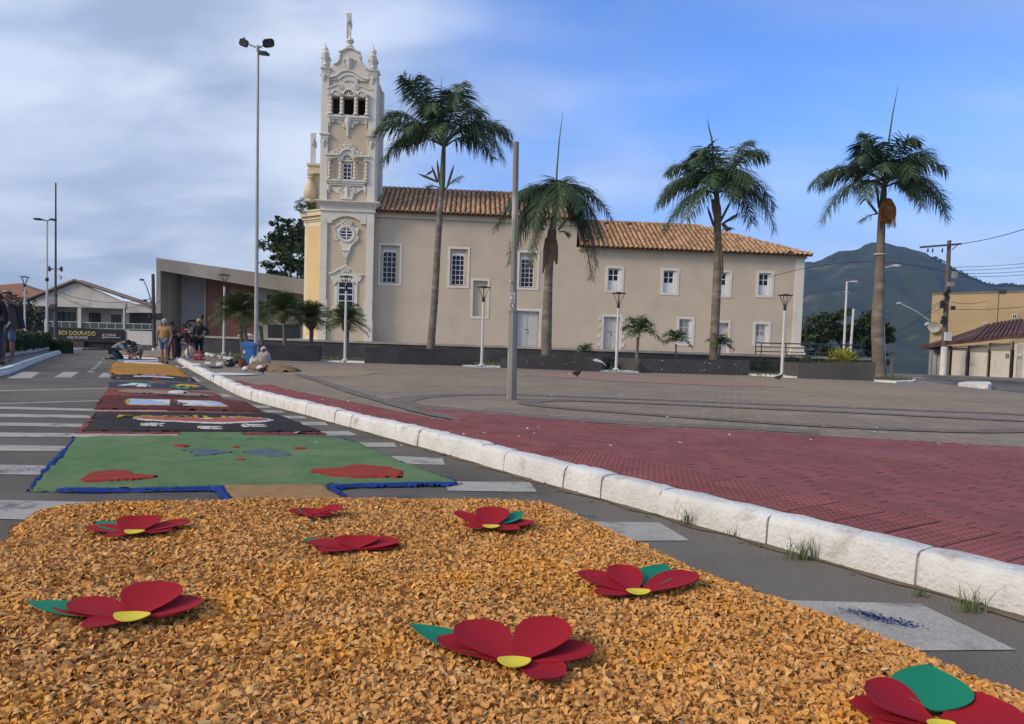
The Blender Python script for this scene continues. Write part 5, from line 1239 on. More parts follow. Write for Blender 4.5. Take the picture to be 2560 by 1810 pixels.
# front wing left of the tower: pier angled to bring sunlight onto its face, cornice, volute with urn
yb_ = 3.2
px0, px1 = W(757, 760, yb_ + 1.2)[0], W(800, 760, yb_)[0]
pz = W(775, 553, yb_ + .6)[1]; pzt = W(775, 526, yb_ + .6)[1]
pl = [(px0, yb_ + 1.5), (px1 + .3, yb_ - .1), (px1 + 3, yb_ - .1), (px1 + 3, yb_ + 8), (px0, yb_ + 8)]
mb = MB(); mb.prism(pl, Z0, pz); pier = mb.build('front_wing', trim_warm, church)
d_ = (Vector(pl[1]) - Vector(pl[0])); nrm_ = Vector((d_.y, -d_.x)).normalized()
def off(poly, e):
    c = Vector((sum(p[0] for p in poly) / len(poly), sum(p[1] for p in poly) / len(poly))); return [tuple(Vector(p) + (Vector(p) - c).normalized() * e) for p in poly]
mb = MB(); e0 = pl
for k, (e, z0_, z1_) in enumerate(((.08, pz, pz + .15), (.2, pz + .152, pz + .4), (.42, pz + .402, pzt - .12), (.5, pzt - .118, pzt))): mb.prism(off(pl, e), z0_, z1_)
mb.build('wing_cornice', trim_warm, pier)
q0 = Vector(pl[0]) + d_ * .14 + nrm_ * .012; q1 = Vector(pl[0]) + d_ * .80 + nrm_ * .012
mb = MB(); mb.prism([tuple(q0), tuple(q1), tuple(q1 - nrm_ * .1), tuple(q0 - nrm_ * .1)], Z0 + .4, pz - .35); mb.build('wing_panel', plaster_y, pier)
def TV(x, y): return T(C3, x, y, yb_ + 1.0)
mb = MB(); a, b = TV(232, 400), TV(440, 240)
mb.box(a[0], b[0] + 1, yb_ + .8, yb_ + 3, a[1] + .3, b[1] - .12); mb.box(a[0] - .1, b[0] + 1, yb_ + .7, yb_ + 3.1, b[1] - .12, b[1] + .05); mb.box(a[0] - .05, b[0] + 1, yb_ + .75, yb_ + 3.05, a[1], a[1] + .28)
vol = [TV(x, y) for x, y in ((235, 410), (215, 600), (200, 750), (195, 900), (230, 1075), (440, 1075), (440, 410))]
mb.wall(vol, yb_ + 1.0, yb_ + 3); mb.build('wing_volute', trim_warm, pier)
mb = MB(); a, b = TV(270, 960), TV(270, 415); h_ = b[1] - a[1]; r = .42
mb.lathe([(r * .6, 0), (r * .9, h_ * .06), (r * .75, h_ * .14), (r * 1.05, h_ * .2), (r * 1.25, h_ * .3), (r * 1.2, h_ * .42), (r * .85, h_ * .6), (r * .5, h_ * .76), (r * .45, h_ * .82), (r * .62, h_ * .86), (r * .5, h_ * .9), (r * .7, h_ * .98), (r * .6, h_)], 14, (a[0], yb_ + .7, a[1])); mb.build('urn', trim_warm, pier, True)
crenel_cross(pier, C3, 265, 362, -345, 235, yb_ + 2.2)
# weeds on the wing's ledge

# ================================================================ TERRACE, PLANTERS, LAMPS, PALMS
wall_dark = mat('wall_charcoal', (0.045, 0.046, 0.052), (0.036, 0.037, 0.042), 1.0, 0.85, 0.2, 15, c3=(0.06, 0.06, 0.064), s3=0.5)
wall_dark2 = mat('wall_charcoal_worn', (0.085, 0.083, 0.08), (0.07, 0.068, 0.066), 0.8, 0.85, 0.2, 15)
concrete = mat('concrete', (0.30, 0.285, 0.26), (0.24, 0.228, 0.21), 1.0, 0.9, 0.2, 18, c3=(0.36, 0.345, 0.32), s3=0.6)
lawn = mat('lawn', (0.06, 0.085, 0.025), (0.09, 0.085, 0.04), 2.5, 0.95, 0.8, 30)
grass_m = mat('grass_blade', (0.07, 0.12, 0.03), (0.12, 0.13, 0.05), 3, 0.8, island=0.3)
def plane_pt(u, v, A, B):
    """point of the vertical plane through A and B (xy) seen at u, v"""
    d = ray(u, v); n = Vector((B[1] - A[1], A[0] - B[0], 0)); e = Vector((0, 0, EYE)); t = (Vector((A[0], A[1], 0)) - e).dot(n) / d.dot(n); return e + d * t
TA = G(505, 881.5, 0.15); TB = G(2190, 941, 0.15); TA, TB = (TA.x, TA.y), (TB.x, TB.y)
L_T = math.hypot(TB[0] - TA[0], TB[1] - TA[1]); ang_t = math.atan2(TB[1] - TA[1], TB[0] - TA[0])
zl = plane_pt(513, 839.5, TA, TB).z; zr_ = plane_pt(2178, 895, TA, TB).z
terr = thing('terrace_wall', 'long charcoal retaining wall with a pale coping under the church', 'wall', (TA[0], TA[1], 0), ang_t)
zt = (zl + zr_) / 2
mb = MB(); mb.wall([(0, gz(TA[1]) - .3), (L_T, gz(TB[1]) - .3), (L_T, zr_ - .13), (0, zl - .13)], 0, .3); mb.build('retaining_wall', wall_dark, terr)
x = 0.0; k = 0
while x < L_T - .1:
    e = min(x + rnd.uniform(2.2, 3.1), L_T); f0, f1 = x / L_T, e / L_T; z0, z1 = zl + (zr_ - zl) * f0, zl + (zr_ - zl) * f1
    mb = MB(); mb.wall([(x + .004, z0 - .128), (e - .004, z1 - .128), (e - .004, z1), (x + .004, z0)], -.07, .42); mb.build('coping_slab', concrete, terr); x = e
def tz(x): return zl + (zr_ - zl) * x / L_T - .02
floor_t = MB(); c_, s_ = math.cos(ang_t), math.sin(ang_t)
back = [(-30, 75), (26, 75)]
pts_ = [(TA[0], TA[1], zl - .03), (TB[0], TB[1], zr_ - .03), (30, 75, .93), (-34, 78, .97)]
floor_t.add([Vector(p) + Vector((0, .3, 0)) for p in pts_], [(0, 1, 2, 3)]); tf = floor_t.build('terrace_floor', concrete); tag(tf, kind='structure')
mb = MB(); mb.box(0, .25, 0, 30, -3, zr_ - .05); o = mb.build('terrace_side', wall_dark, terr); o.location = (L_T - .26, .31, 0)
# railing of the ramp at the right end
rail_m = mat('rail_green', (0.07, 0.085, 0.08), None, 3, 0.5, metal=0.3)
ra = thing('ramp_railing', 'grey green pipe railing on the terrace at the right end of the church', 'railing')
def TP(u, v, back=0.6): 
    A = (TA[0] - math.sin(ang_t) * back, TA[1] + math.cos(ang_t) * back); B = (TB[0] - math.sin(ang_t) * back, TB[1] + math.cos(ang_t) * back); return plane_pt(u, v, A, B)
mb = MB(); a, b = TP(1889.5, 857), TP(2155, 863.5); mb.tube([a, b], .035, 6); c, d = TP(1889, 880.5), TP(2154, 886.5)
m1, m2_ = a.lerp(c, .42), b.lerp(d, .42); mb.tube([m1, m2_], .025, 6); mb.tube([c + Vector((0, 0, .05)), d + Vector((0, 0, .05))], .025, 6); mb.build('rail', rail_m, ra, True)
for f in (0, .055, .29, .6, .62, .86, 1.0):
    p = MB(); q, r = a.lerp(b, f), c.lerp(d, f); p.tube([q, Vector((r.x, r.y, zr_ - .03))], .028, 6); p.build('post', rail_m, ra, True)

# planters
def slab_box(mb, A, B, depth, z0a, z0b, za, zb, dirn):
    """wall block from A to B (xy), given thickness away from the camera, sloping with its feet"""
    n = Vector((-(B - A).y, (B - A).x)).normalized() * depth
    P = [A, B, B + n, A + n]
    mb.add([(P[0].x, P[0].y, z0a), (P[1].x, P[1].y, z0b), (P[2].x, P[2].y, z0b), (P[3].x, P[3].y, z0a), (P[0].x, P[0].y, za), (P[1].x, P[1].y, zb), (P[2].x, P[2].y, zb), (P[3].x, P[3].y, za)],
           [(0, 3, 2, 1), (4, 5, 6, 7), (0, 1, 5, 4), (1, 2, 6, 5), (2, 3, 7, 6), (3, 0, 4, 7)])
soil = mat('soil', (0.075, 0.055, 0.038), (0.05, 0.04, 0.03), 3, 0.95, 0.8, 30)
PL = [((648, 899.5), (797.5, 903.5), (648, 861.5), (797.5, 865), None, 'long charcoal planter wall behind the sacks, left of the tower lamp'),
      ((911, 907), (1154, 914), (911, 868), (1154, 874), (1154, 1185), 'charcoal planter between two lamps, the tallest palm growing in it'),
      ((1268, 919.5), (1502, 928.5), (1268, 885), (1502, 893), (1249, 1268), 'charcoal planter right of the number pole holding the drooping palm'),
      ((1597, 931), (1872.5, 938), (1600, 896.5), (1872, 901), (1590, 1600), 'charcoal planter with bird droppings before the casement windows'),
      ((1995.5, 945), (2187, 951.5), (1995.5, 907.5), (2188, 905.5), None, 'bare charcoal planter at the right end with a yellow green bush in it')]
PLN = []
for i, (bl_, br_, tl_, tr_, step, lab) in enumerate(PL):
    A, B = G(*bl_, .15), G(*br_, .15); za = A.z + (plane_pt(*tl_, A, B).z - A.z); zb = plane_pt(*tr_, A, B).z
    pt = thing('planter', lab, 'planter', A, 0, 'charcoal planters along the square'); A2, B2 = Vector((0, 0)), Vector((B.x - A.x, B.y - A.y)); zo = A.z
    dep = 2.6; n = Vector((-B2.y, B2.x)).normalized()
    mb = MB(); slab_box(mb, A2, B2, .18, -.03, B.z - zo - .03, za - zo, zb - zo, 0); mb.build('front_wall', wall_dark if i < 3 else wall_dark2, pt)
    mb = MB(); slab_box(mb, A2 + n * dep, B2 + n * dep, .15, -.05, -.05, za - zo - .01, zb - zo - .01, 0); mb.build('back_wall', wall_dark, pt)
    for P, z1 in ((A2, za), (B2, zb)):
        e = (B2 - A2).normalized() * (.15 if P is A2 else -.15); q0, q1 = P + n * .182, P + n * (dep - .002); mb = MB()
        qs = [q0, q0 + e, q1 + e, q1]; mb.prism([tuple(q) for q in qs], -.05, z1 - zo - .006); mb.build('end_wall', wall_dark if i < 3 else wall_dark2, pt)
    sb = MB(); e = (B2 - A2).normalized() * .155
    zsoil = lambda z: z - zo - .18
    q = [A2 + n * .185 + e, B2 + n * .185 - e, B2 + n * (dep - .003) - e, A2 + n * (dep - .003) + e]
    sb.add([(q[0].x, q[0].y, zsoil(za)), (q[1].x, q[1].y, zsoil(zb)), (q[2].x, q[2].y, zsoil(zb)), (q[3].x, q[3].y, zsoil(za))], [(0, 1, 2, 3)]); sb.build('soil', soil, pt)
    if step:
        f = lambda u: A2 + (B2 - A2) * ((u - bl_[0]) / (br_[0] - bl_[0]))
        s0, s1 = f(min(step)), f(max(step)); hh = (za - zo) * .62
        mb = MB(); slab_box(mb, s0 + (n * 0.0 if i == 2 or i == 1 else -n * .25), s1 + (n * 0.0 if i == 2 or i == 1 else -n * .25), .5, -.05, -.05, hh, hh, 0); mb.build('seat_block', wall_dark, pt)
    PLN.append((A, B, za, zb, n))
# low white kerbs and turf in the gaps
def gap(name, pts, mat_, dz, thick, kind='structure'): return sheet(name, [tuple(G(u, v, .15).xy) for u, v in pts], dz, mat_, None, kind, thick)
for k, pts in enumerate((((797.5, 903), (911, 907.5), (911, 905), (797.5, 900.5)), ((1156, 917), (1251, 919.5), (1251, 917), (1156, 914.5)), ((1502, 929), (1597, 931.5), (1597, 929), (1502, 926.5)), ((1872.5, 938), (1995.5, 944.8), (1995.5, 942), (1872.5, 935.5)))):
    gap('white_kerb', pts, whitewash, .2, .06); u0, u1 = pts[0][0], pts[1][0]
    gap('turf', [(u0, pts[0][1] - 2.5), (u1, pts[1][1] - 2.5), (u1, pts[1][1] - 11), (u0, pts[0][1] - 11)], lawn, .18, .05)
gap('turf', [(505, 882), (545, 889), (582, 895.5), (640, 898), (650, 894), (650, 884), (560, 882.5)], lawn, .17, .05)
gap('white_kerb', [(498, 880.5), (508, 881.5), (545, 889), (584, 896), (580, 899), (540, 893), (500, 883.5)], whitewash, .2, .1)
gap('turf', [(2185, 951), (2225, 953), (2280, 953), (2290, 950), (2260, 945.5), (2190, 944)], lawn, .17, .05)
gap('white_kerb', [(2185, 953.5), (2240, 957), (2283, 955.5), (2290, 951), (2284, 950), (2278, 953), (2240, 954.5), (2185, 951)], whitewash, .2, .1)
mb = MB()
for (u0, u1, v0, v1, cnt) in ((800, 910, 893, 904, 150), (1158, 1250, 906, 917, 120), (1504, 1596, 919, 929, 150), (1875, 1994, 928, 941, 170), (520, 645, 884, 896, 220), (2190, 2280, 946, 953, 130)):
    for _ in range(cnt):
        u = rnd.uniform(u0, u1); p = G(u, rnd.uniform(v0, v1) + (v1 - v0) * 0, .18); a = rnd.uniform(0, PI); w_ = Vector((math.cos(a), math.sin(a), 0)) * .02; h_ = rnd.uniform(.06, .2); b = p + Vector((rnd.uniform(-.06, .06), rnd.uniform(-.06, .06), h_))
        mb.add([p - w_, p + w_, b], [(0, 1, 2)])
tag(mb.build('grass', grass_m), 'short grass on the strips between the planters', 'grass', kind='stuff')

# lamps of the square
lamp_w = mat('pole_white', (0.62, 0.62, 0.61), (0.52, 0.52, 0.51), 2, 0.6, c3=(0.33, 0.30, 0.27), s3=3, f3=(0.62, 0.75))
lamp_d = mat('lamp_iron', (0.028, 0.028, 0.032), (0.02, 0.02, 0.024), 4, 0.5)
def plaza_lamp(base, top_z, lab, grp='square lamps with triangular heads'):
    h_ = top_z - base.z; t = thing('street_lamp', lab, 'street lamp', base, 0, grp)
    mb = MB(); mb.tube([(0, 0, -.1), (0, 0, h_ - .62)], [.055, .045], 10); mb.lathe([(.13, -.02), (.13, .02), (.06, .05)], 10); mb.build('pole', lamp_w, t, True)
    mb = MB(); mb.lathe([(.05, 0), (.06, .04), (.05, .16), (.075, .18)], 10, (0, 0, h_ - .64)); mb.build('socket', lamp_d, t, True)
    mb = MB(); zt_, zb_ = h_ - .07, h_ - .46
    for s_ in (-1, 1): mb.bar((s_ * .04, 0, zb_), (s_ * .23, 0, zt_), .02)
    for s_ in (-1, 1): mb.bar((0, s_ * .04, zb_), (0, s_ * .23, zt_), .02)
    mb.build('arms', lamp_d, t)
    mb = MB(); mb.lathe([(.27, 0), (.27, .02), (.12, .04), (.08, .06)], 16, (0, 0, h_ - .09)); mb.build('lamp_head', lamp_d, t, True); return t
def at_gap(u, v): return G(u, v, .3)
for u, v, vt, lab in ((559, 884, 683, 'white lamp post before the brown doors of the concrete hall'), (862, 900.5, 687, 'white lamp post in front of the blue window of the tower'), (1204, 912.5, 713, 'white lamp post before the blind window of the church'),
                      (1540, 923.5, 728, 'white lamp post left of the young palm with a trunk'), (1954, 937.5, 733, 'white lamp post before the right corner of the church')):
    b = at_gap(u, v); uu = u + {559: -5, 862: 3, 1204: 5, 1540: 9, 1954: 13}[u]; plaza_lamp(b, V(uu, vt, b.y).z, lab)

# octagonal post with a number plate
post_m = mat('post_concrete', (0.26, 0.255, 0.235), (0.19, 0.185, 0.17), 2, 0.75, 0.2, 40, stretch=(3, 3, .5), c3=(0.44, 0.43, 0.40), s3=2.2, f3=(0.58, 0.66))
b = G(1279, 997.5, .15); tp = V(1290.5, 355, b.y)
np_ = thing('number_pole', 'bare octagonal steel pole standing alone on the square with a number plate', 'pole', b)
q = Vector((tp.x - b.x, 0, tp.z - b.z)); ax = lambda t: (q.x * t, 0, q.z * t)
mb = MB(); k = (V(1283, 778, b.y).z - b.z) / q.z
mb.tube([(0, 0, -.05), ax(k)], [.078, .068], 8); mb.tube([ax(k + .001), ax(1)], [.052, .044], 8); mb.lathe([(.078, 0), (.078, .03)], 8, (q.x * k, 0, q.z * k - .015)); mb.build('post', post_m, np_)
plate_m = mat('plate_white', (0.66, 0.66, 0.64), None, 4, 0.6)
za, zb_ = V(1283, 774, b.y).z - b.z, V(1284, 733, b.y).z - b.z; xm = q.x * (za + zb_) / 2 / q.z - .018
mb = MB(); mb.box(xm - .042, xm + .042, -.078, -.07, za, zb_); pl_ = mb.build('number_plate', plate_m, np_)
fig_m = mat('figure_grey', (0.24, 0.235, 0.22), None, 4, 0.7)
zm = (za + zb_) / 2
for ch, z0, z1 in (('2', zm + .006, zb_ - .01), ('0', za + .01, zm - .006)):
    text_mesh('figure', ch, fig_m, [(xm - .036, -.079, z0), (xm + .036, -.079, z0), (xm + .036, -.079, z1), (xm - .036, -.079, z1)], pl_, .004, .01)
mb = MB(); mb.box(q.x * .66 - .06, q.x * .66 - .03, -.07, -.05, V(1285, 706, b.y).z - b.z, V(1285, 701, b.y).z - b.z); mb.build('bracket', plate_m, np_)

# tall floodlight mast
b = G(640, 911, .15); tp = V(645.5, 122, b.y)
mst = thing('floodlight_mast', 'tall grey mast with three floodlights rising left of the tower', 'light mast', b)
mast_m = mat('mast_grey', (0.40, 0.41, 0.40), (0.33, 0.335, 0.33), 1.5, 0.6, metal=0.2)
h_ = tp.z - b.z; xo = tp.x - b.x
mb = MB(); mb.tube([(0, 0, -.1), (xo * .3, 0, h_ * .3), (xo, 0, h_)], [.075, .062, .035], 10); mb.build('mast', mast_m, mst, True)
def mp(u, v): p = V(u, v, b.y); return Vector((p.x - b.x, 0, p.z - b.z))
mb = MB(); c0 = mp(644.5, 120.5); mb.tube([c0, mp(621, 110)], .028, 6); mb.tube([c0, mp(656, 115)], .028, 6); mb.tube([c0 + Vector((0, 0, -.05)), mp(652, 128)], .03, 6); mb.lathe([(.05, -.1), (.06, 0), (.05, .09)], 8, tuple(c0)); mb.build('bracket', mast_m, mst, True)
flood = mat('floodlight_body', (0.035, 0.04, 0.042), None, 3, 0.5); lens = mat('floodlight_lens', (0.10, 0.09, 0.10), None, 2, 0.3)
def lampbox(pc, size, rx, ry, rz, nm='floodlight'):
    mb = MB(); w, d, t = size
    ps = [(-.5, -.3), (-.3, -.5), (.3, -.5), (.5, -.3), (.5, .3), (.3, .5), (-.3, .5), (-.5, .3)]
    mb.prism([(x * w, y * d) for x, y in ps], 0, t); mb.prism([(x * w * .6, y * d * .6) for x, y in ps], t + .001, t * 1.8)
    o = mb.build(nm, flood, mst); o.location = pc; o.rotation_euler = (rx, ry, rz)
    m3 = MB(); m3.box(-w * .38, w * .38, -d * .38, d * .38, -.012, -.001); l = m3.build('lens', lens, o)
    return o
lampbox(mp(671.5, 109), (.38, .30, .05), math.radians(-38), math.radians(-16), .4); lampbox(mp(609, 107), (.30, .24, .06), math.radians(-75), math.radians(18), .1); lampbox(mp(660, 137), (.34, .28, .06), math.radians(8), math.radians(3), 0)
mb = MB(); mb.lathe([(.03, 0), (.045, .05), (.03, .11), (.01, .12)], 8, tuple(mp(610, 102))); mb.build('photocell', flood, mst, True)

# ---------------------------------------------------------------- palms
frond_m = mat('palm_leaf', (0.038, 0.07, 0.034), (0.058, 0.096, 0.042), 1.2, 0.6, island=0.32, spec=0.35, c3=(0.085, 0.115, 0.045), s3=0.5, f3=(0.56, 0.7))
frond_y = mat('palm_leaf_young', (0.085, 0.125, 0.045), (0.06, 0.10, 0.04), 1.5, 0.6, island=0.25, spec=0.35)
shaft_m = mat('crownshaft', (0.085, 0.115, 0.06), (0.11, 0.12, 0.075), 3, 0.6)
bark_m = mat('palm_bark', (0.185, 0.155, 0.125), (0.13, 0.108, 0.088), 1.4, 0.9, 0.6, 14, stretch=(1, 1, 3), c3=(0.25, 0.225, 0.19), s3=0.9)
husk_m = mat('dead_sheath', (0.20, 0.145, 0.095), (0.12, 0.085, 0.058), 4, 0.85, 0.3, 20)
spathe_m = mat('flower_spathe', (0.13, 0.105, 0.06), (0.09, 0.075, 0.045), 5, 0.7)
def bez(a, b, c, t): return a * (1 - t) ** 2 + b * (2 * t * (1 - t)) + c * t * t
def frond(name, par, a, ctl, tip, ll, n, m, wl=.032, t0=.16, droop=1.0, mr=None, r0=.04, both=True):
    """one pinnate leaf: rachis along a quadratic curve, leaflets in two ragged, hanging rows"""
    a, ctl, tip = Vector(a), Vector(ctl), Vector(tip); mb = MB(); K = 9
    mb.tube([bez(a, ctl, tip, i / K) for i in range(K + 1)], [r0 * (1 - .88 * i / K) + .004 for i in range(K + 1)], 5)
    up = Vector((0, 0, 1))
    for i in range(n):
        for s_ in (-1, 1):
            t = t0 + (1 - t0) * ((i + rnd.random() * .8) / n); t = min(t, .995)
            p = bez(a, ctl, tip, t); tg = (bez(a, ctl, tip, min(1, t + .02)) - bez(a, ctl, tip, t - .02)).normalized()
            sd = tg.cross(up); sd = sd.normalized() if sd.length > .15 else Vector((1, 0, 0)); nr = sd.cross(tg)
            ln = ll * (.45 + .75 * math.sin(PI * (t * .82 + .14))) * rnd.uniform(.75, 1.12)
            d = (tg * rnd.uniform(.35, .75) + sd * s_ * rnd.uniform(.55, 1.0) + nr * rnd.uniform(-.25, .65)).normalized()
            q = p; ww = wl * rnd.uniform(.7, 1.15); wd = tg * ww * .5; vs = [q - wd * .5, q + wd * .5]; seg = 3
            for k in range(1, seg + 1):
                f = k / seg; d = (d + Vector((0, 0, -1)) * droop * rnd.uniform(.28, .52)).normalized(); q = q + d * ln / seg
                w2 = wd * (1.0 if k == 1 else .75 if k == 2 else .06); vs += [q - w2, q + w2]
            mb.add(vs, [(0, 1, 3, 2), (2, 3, 5, 4), (4, 5, 7, 6)])
    return mb.build(name, m, par)
def trunk(par, pts, rs, m=bark_m, n=14, name='trunk'):
    """ringed trunk along points"""
    P = spline(pts, 8); K = len(P); mb = MB()
    rr = [np.interp(i / (K - 1), np.linspace(0, 1, len(rs)), rs) * (1 + (.018 if i % 2 else -.012)) for i in range(K)]
    mb.tube(P, rr, n); return mb.build(name, m, par, True)
def royal_palm(lab, base, y, tr, cs, node, spear, fronds, widths, extra, y2=None):
    """tr: trunk px points bottom to top; cs: crownshaft top px; node: px where the leaves leave; fronds: (ctrl du,dv, tip du,dv, depth)"""
    k = y / F_PX
    P = lambda u, v, dy=0.0: Vector(V(u, v, y)) - Vector(base) + Vector((0, dy, 0))
    pm = thing('royal_palm', lab, 'palm tree', base, 0, 'royal palms in front of the church')
    trunk(pm, [P(u, v) for u, v in tr], [w * k / 2 for w in widths])
    top = P(*tr[-1]); nd = P(*node); w0 = widths[-1] * k / 2
    mb = MB(); mb.tube([top - Vector((0, 0, .1)), top.lerp(nd, .3), top.lerp(nd, .75), nd], [w0 * 1.06, w0 * 1.02, w0 * .8, w0 * .55], 12); mb.build('crownshaft', shaft_m, pm, True)
    for i, (cu, cv, tu, tv, dy, *o) in enumerate(fronds):
        r_ = rnd.random(); st = nd + Vector((cu * k * .05, 0, rnd.uniform(-.25, .15)))
        frond('frond', pm, st, nd + Vector((cu * k, dy * .55, -cv * k)), nd + Vector((tu * k, dy, -tv * k)), (o[0] if o else .85) * 1.15, 105, frond_y if (o and len(o) > 1) else frond_m, .046)
    if spear: mb = MB(); a, b_ = P(*spear[0]), P(*spear[1]); mb.tube([nd, a, a.lerp(b_, .5) + Vector((-.03, 0, 0)), b_], [.05, .04, .028, .006], 6); mb.build('spear_leaf', frond_y, pm, True)
    for e in extra:
        if e[0] == 'spathe':
            a, b_ = P(*e[1]), P(*e[2]); mb = MB(); mb.tube([a, a.lerp(b_, .2), a.lerp(b_, .7), b_], [.035, .055, .055, .012], 8); mb.build('spathe', spathe_m, pm, True)
        elif e[0] == 'brush':
            a, b_ = P(*e[1]), P(*e[2]); frond('flower_spray', pm, a, a.lerp(b_, .5) + Vector((0, -.15, .12)), b_, e[3], 34, e[4], .02, .3, .6, r0=.03)
        elif e[0] == 'husk':
            a, b_ = P(*e[1]), P(*e[2]); mb = MB(); w = e[3] * k / 2; n_ = Vector((rnd.uniform(-.3, .3), -w0 - .04, 0))
            pts = [a, a.lerp(b_, .35) + Vector((0, -.06, 0)), a.lerp(b_, .75) + Vector((rnd.uniform(-.05, .05), -.05, 0)), b_]
            pts = [p_ + Vector((0, -w0 * .9, 0)) for p_ in pts]
            for i, p_ in enumerate(pts):
                ww = w * (.7, 1, .9, .35)[i]; mb.v += [tuple(p_ + Vector((-ww, 0, 0))), tuple(p_ + Vector((0, -ww * .5, 0))), tuple(p_ + Vector((ww, 0, 0))), tuple(p_ + Vector((0, ww * .25, 0)))]
            for i in range(3):
                for j in range(4): mb.f.append((i * 4 + j, i * 4 + (j + 1) % 4, (i + 1) * 4 + (j + 1) % 4, (i + 1) * 4 + j)); mb.m.append(0)
            mb.f += [(3, 2, 1, 0), (12, 13, 14, 15)]; mb.m += [0, 0]; mb.build('dead_sheath', husk_m, pm, True)
    return pm, P, nd, k
def bpos(u, v, i):
    A, B, za, zb, n = PLN[i]; dep = 1.2
    d = ray(u, v); nn = Vector((n.x, n.y, 0)); e = Vector((0, 0, EYE)); t = (Vector((A.x, A.y, 0)) + nn * dep - e).dot(nn) / d.dot(nn); p = e + d * t; return Vector((p.x, p.y, za - .25))
b1 = bpos(1077, 874, 1); b2 = bpos(1366, 888, 2); b3 = bpos(1785, 899, 3); b4 = G(2199, 946, .17)
royal_palm('tallest royal palm, its crown level with the belfry', b1, b1.y, [(1076, 884), (1080, 830), (1087, 740), (1094, 620), (1102, 500), (1105, 474)], None, (1110, 352), ((1106, 300), (1103, 190)),
  [(-60, -95, -100, -140, -.8, .8), (-30, -110, -60, -165, .5, .8), (-70, -150, -78, -118, -1.2, .9), (25, -130, 35, -150, .6, .9), (40, -165, 25, -60, -1.4, 1.0), (-110, -100, -152, -62, .6), (-125, -75, -165, -5, -.6), (-110, -45, -152, 52, .3), (-90, -70, -110, 0, 1.4),
   (80, -100, 165, -35, .8), (95, -75, 150, 50, -.6), (110, -90, 172, 10, -.2), (70, -60, 120, 20, 1.4), (-25, -120, -20, -40, -1.8, .8, 1), (10, -60, -5, 20, -2.2, .9, 1), (60, -130, 90, -80, 1.2), (-50, -60, -80, 10, -1.8)], (22, 19, 18, 16.5, 14, 14),
  [('spathe', (1117, 470), (1135, 412)), ('spathe', (1099, 462), (1093, 400)), ('spathe', (1094, 455), (1079, 415)), ('brush', (1098, 470), (1066, 468), .42, frond_m), ('brush', (1112, 474), (1155, 440), .42, frond_m), ('spathe', (1095, 455), (1045, 434)), ('husk', (1083, 428), (1066, 440), 10)])
royal_palm('second royal palm with long drooping leaves and torn brown sheaths under its crown', b2, b2.y, [(1366, 895), (1368, 800), (1371, 700), (1374, 660), (1378, 600), (1383, 560)], None, (1390, 498), ((1392, 430), (1407, 280)),
  [(-75, -75, -150, 75, .4, .75), (-60, -60, -120, 40, -1.2, .8), (-75, -20, -95, 95, -.5, .85), (-60, 20, -110, 130, .8, .8), (-90, -10, -108, 165, -.2, .7), (-30, -60, -55, 90, -1.8, .8), (-30, -70, -70, -20, 1.5),
   (60, -85, 142, 40, .3, .8), (75, -40, 120, 110, -.5, .85), (80, 0, 104, 165, -.2, .8), (70, 5, 98, 195, .4, .7), (50, -60, 80, 60, 1.3), (5, -80, 2, 75, -2.0, .8), (12, -90, -6, 40, -1.6, .8, 1), (-15, -60, -30, -40, 1.6), (25, -70, 55, 40, -1.8, .8), (-50, 60, -58, 170, -.8, .5)], (25, 24, 21, 19, 16, 15),
  [('husk', (1376, 572), (1368, 640), 14), ('husk', (1386, 575), (1380, 662), 13), ('husk', (1388, 600), (1391, 662), 12), ('husk', (1366, 596), (1356, 684), 10), ('husk', (1381, 580), (1372, 618), 16), ('spathe', (1396, 575), (1424, 538)), ('spathe', (1362, 575), (1334, 555)), ('brush', (1398, 580), (1425, 588), .4, frond_m)])
royal_palm('third royal palm with a brighter green leaf at the top and split stumps below', b3, b3.y, [(1783, 905), (1788, 800), (1793, 690), (1795, 620), (1794, 575)], None, (1791, 468), ((1779, 345), (1769, 296)),
  [(-40, -95, -85, -40, -1.2, .8, 1), (-20, -120, -55, -75, -.6, .8, 1), (45, -100, 80, -120, .5, .8), (60, -120, 112, -70, -.5, .8), (-90, -70, -143, 45, .3), (-85, -50, -125, 30, 1.0), (-70, -10, -128, 110, -.2, .9), (-50, -10, -88, 95, -1.3, .9),
   (85, -70, 150, 40, .2), (105, -40, 140, 105, -.4, .9), (80, -30, 110, 75, 1.0), (30, -70, 55, 10, -1.8), (-20, -60, -40, 20, -1.8), (-60, -90, -110, -50, 1.1), (20, -80, 60, -20, 1.5), (10, -40, 15, 50, -1.9)], (22, 22, 21, 18, 17),
  [('husk', (1780, 500), (1790, 570), 14), ('husk', (1790, 500), (1795, 560), 16), ('spathe', (1795, 565), (1830, 497)), ('spathe', (1805, 560), (1850, 532)), ('brush', (1804, 562), (1845, 540), .35, frond_m), ('husk', (1805, 560), (1815, 580), 14), ('husk', (1800, 590), (1780, 605), 6), ('husk', (1798, 600), (1806, 690), 8), ('spathe', (1786, 570), (1768, 515)), ('brush', (1806, 575), (1830, 572), .3, frond_m)])
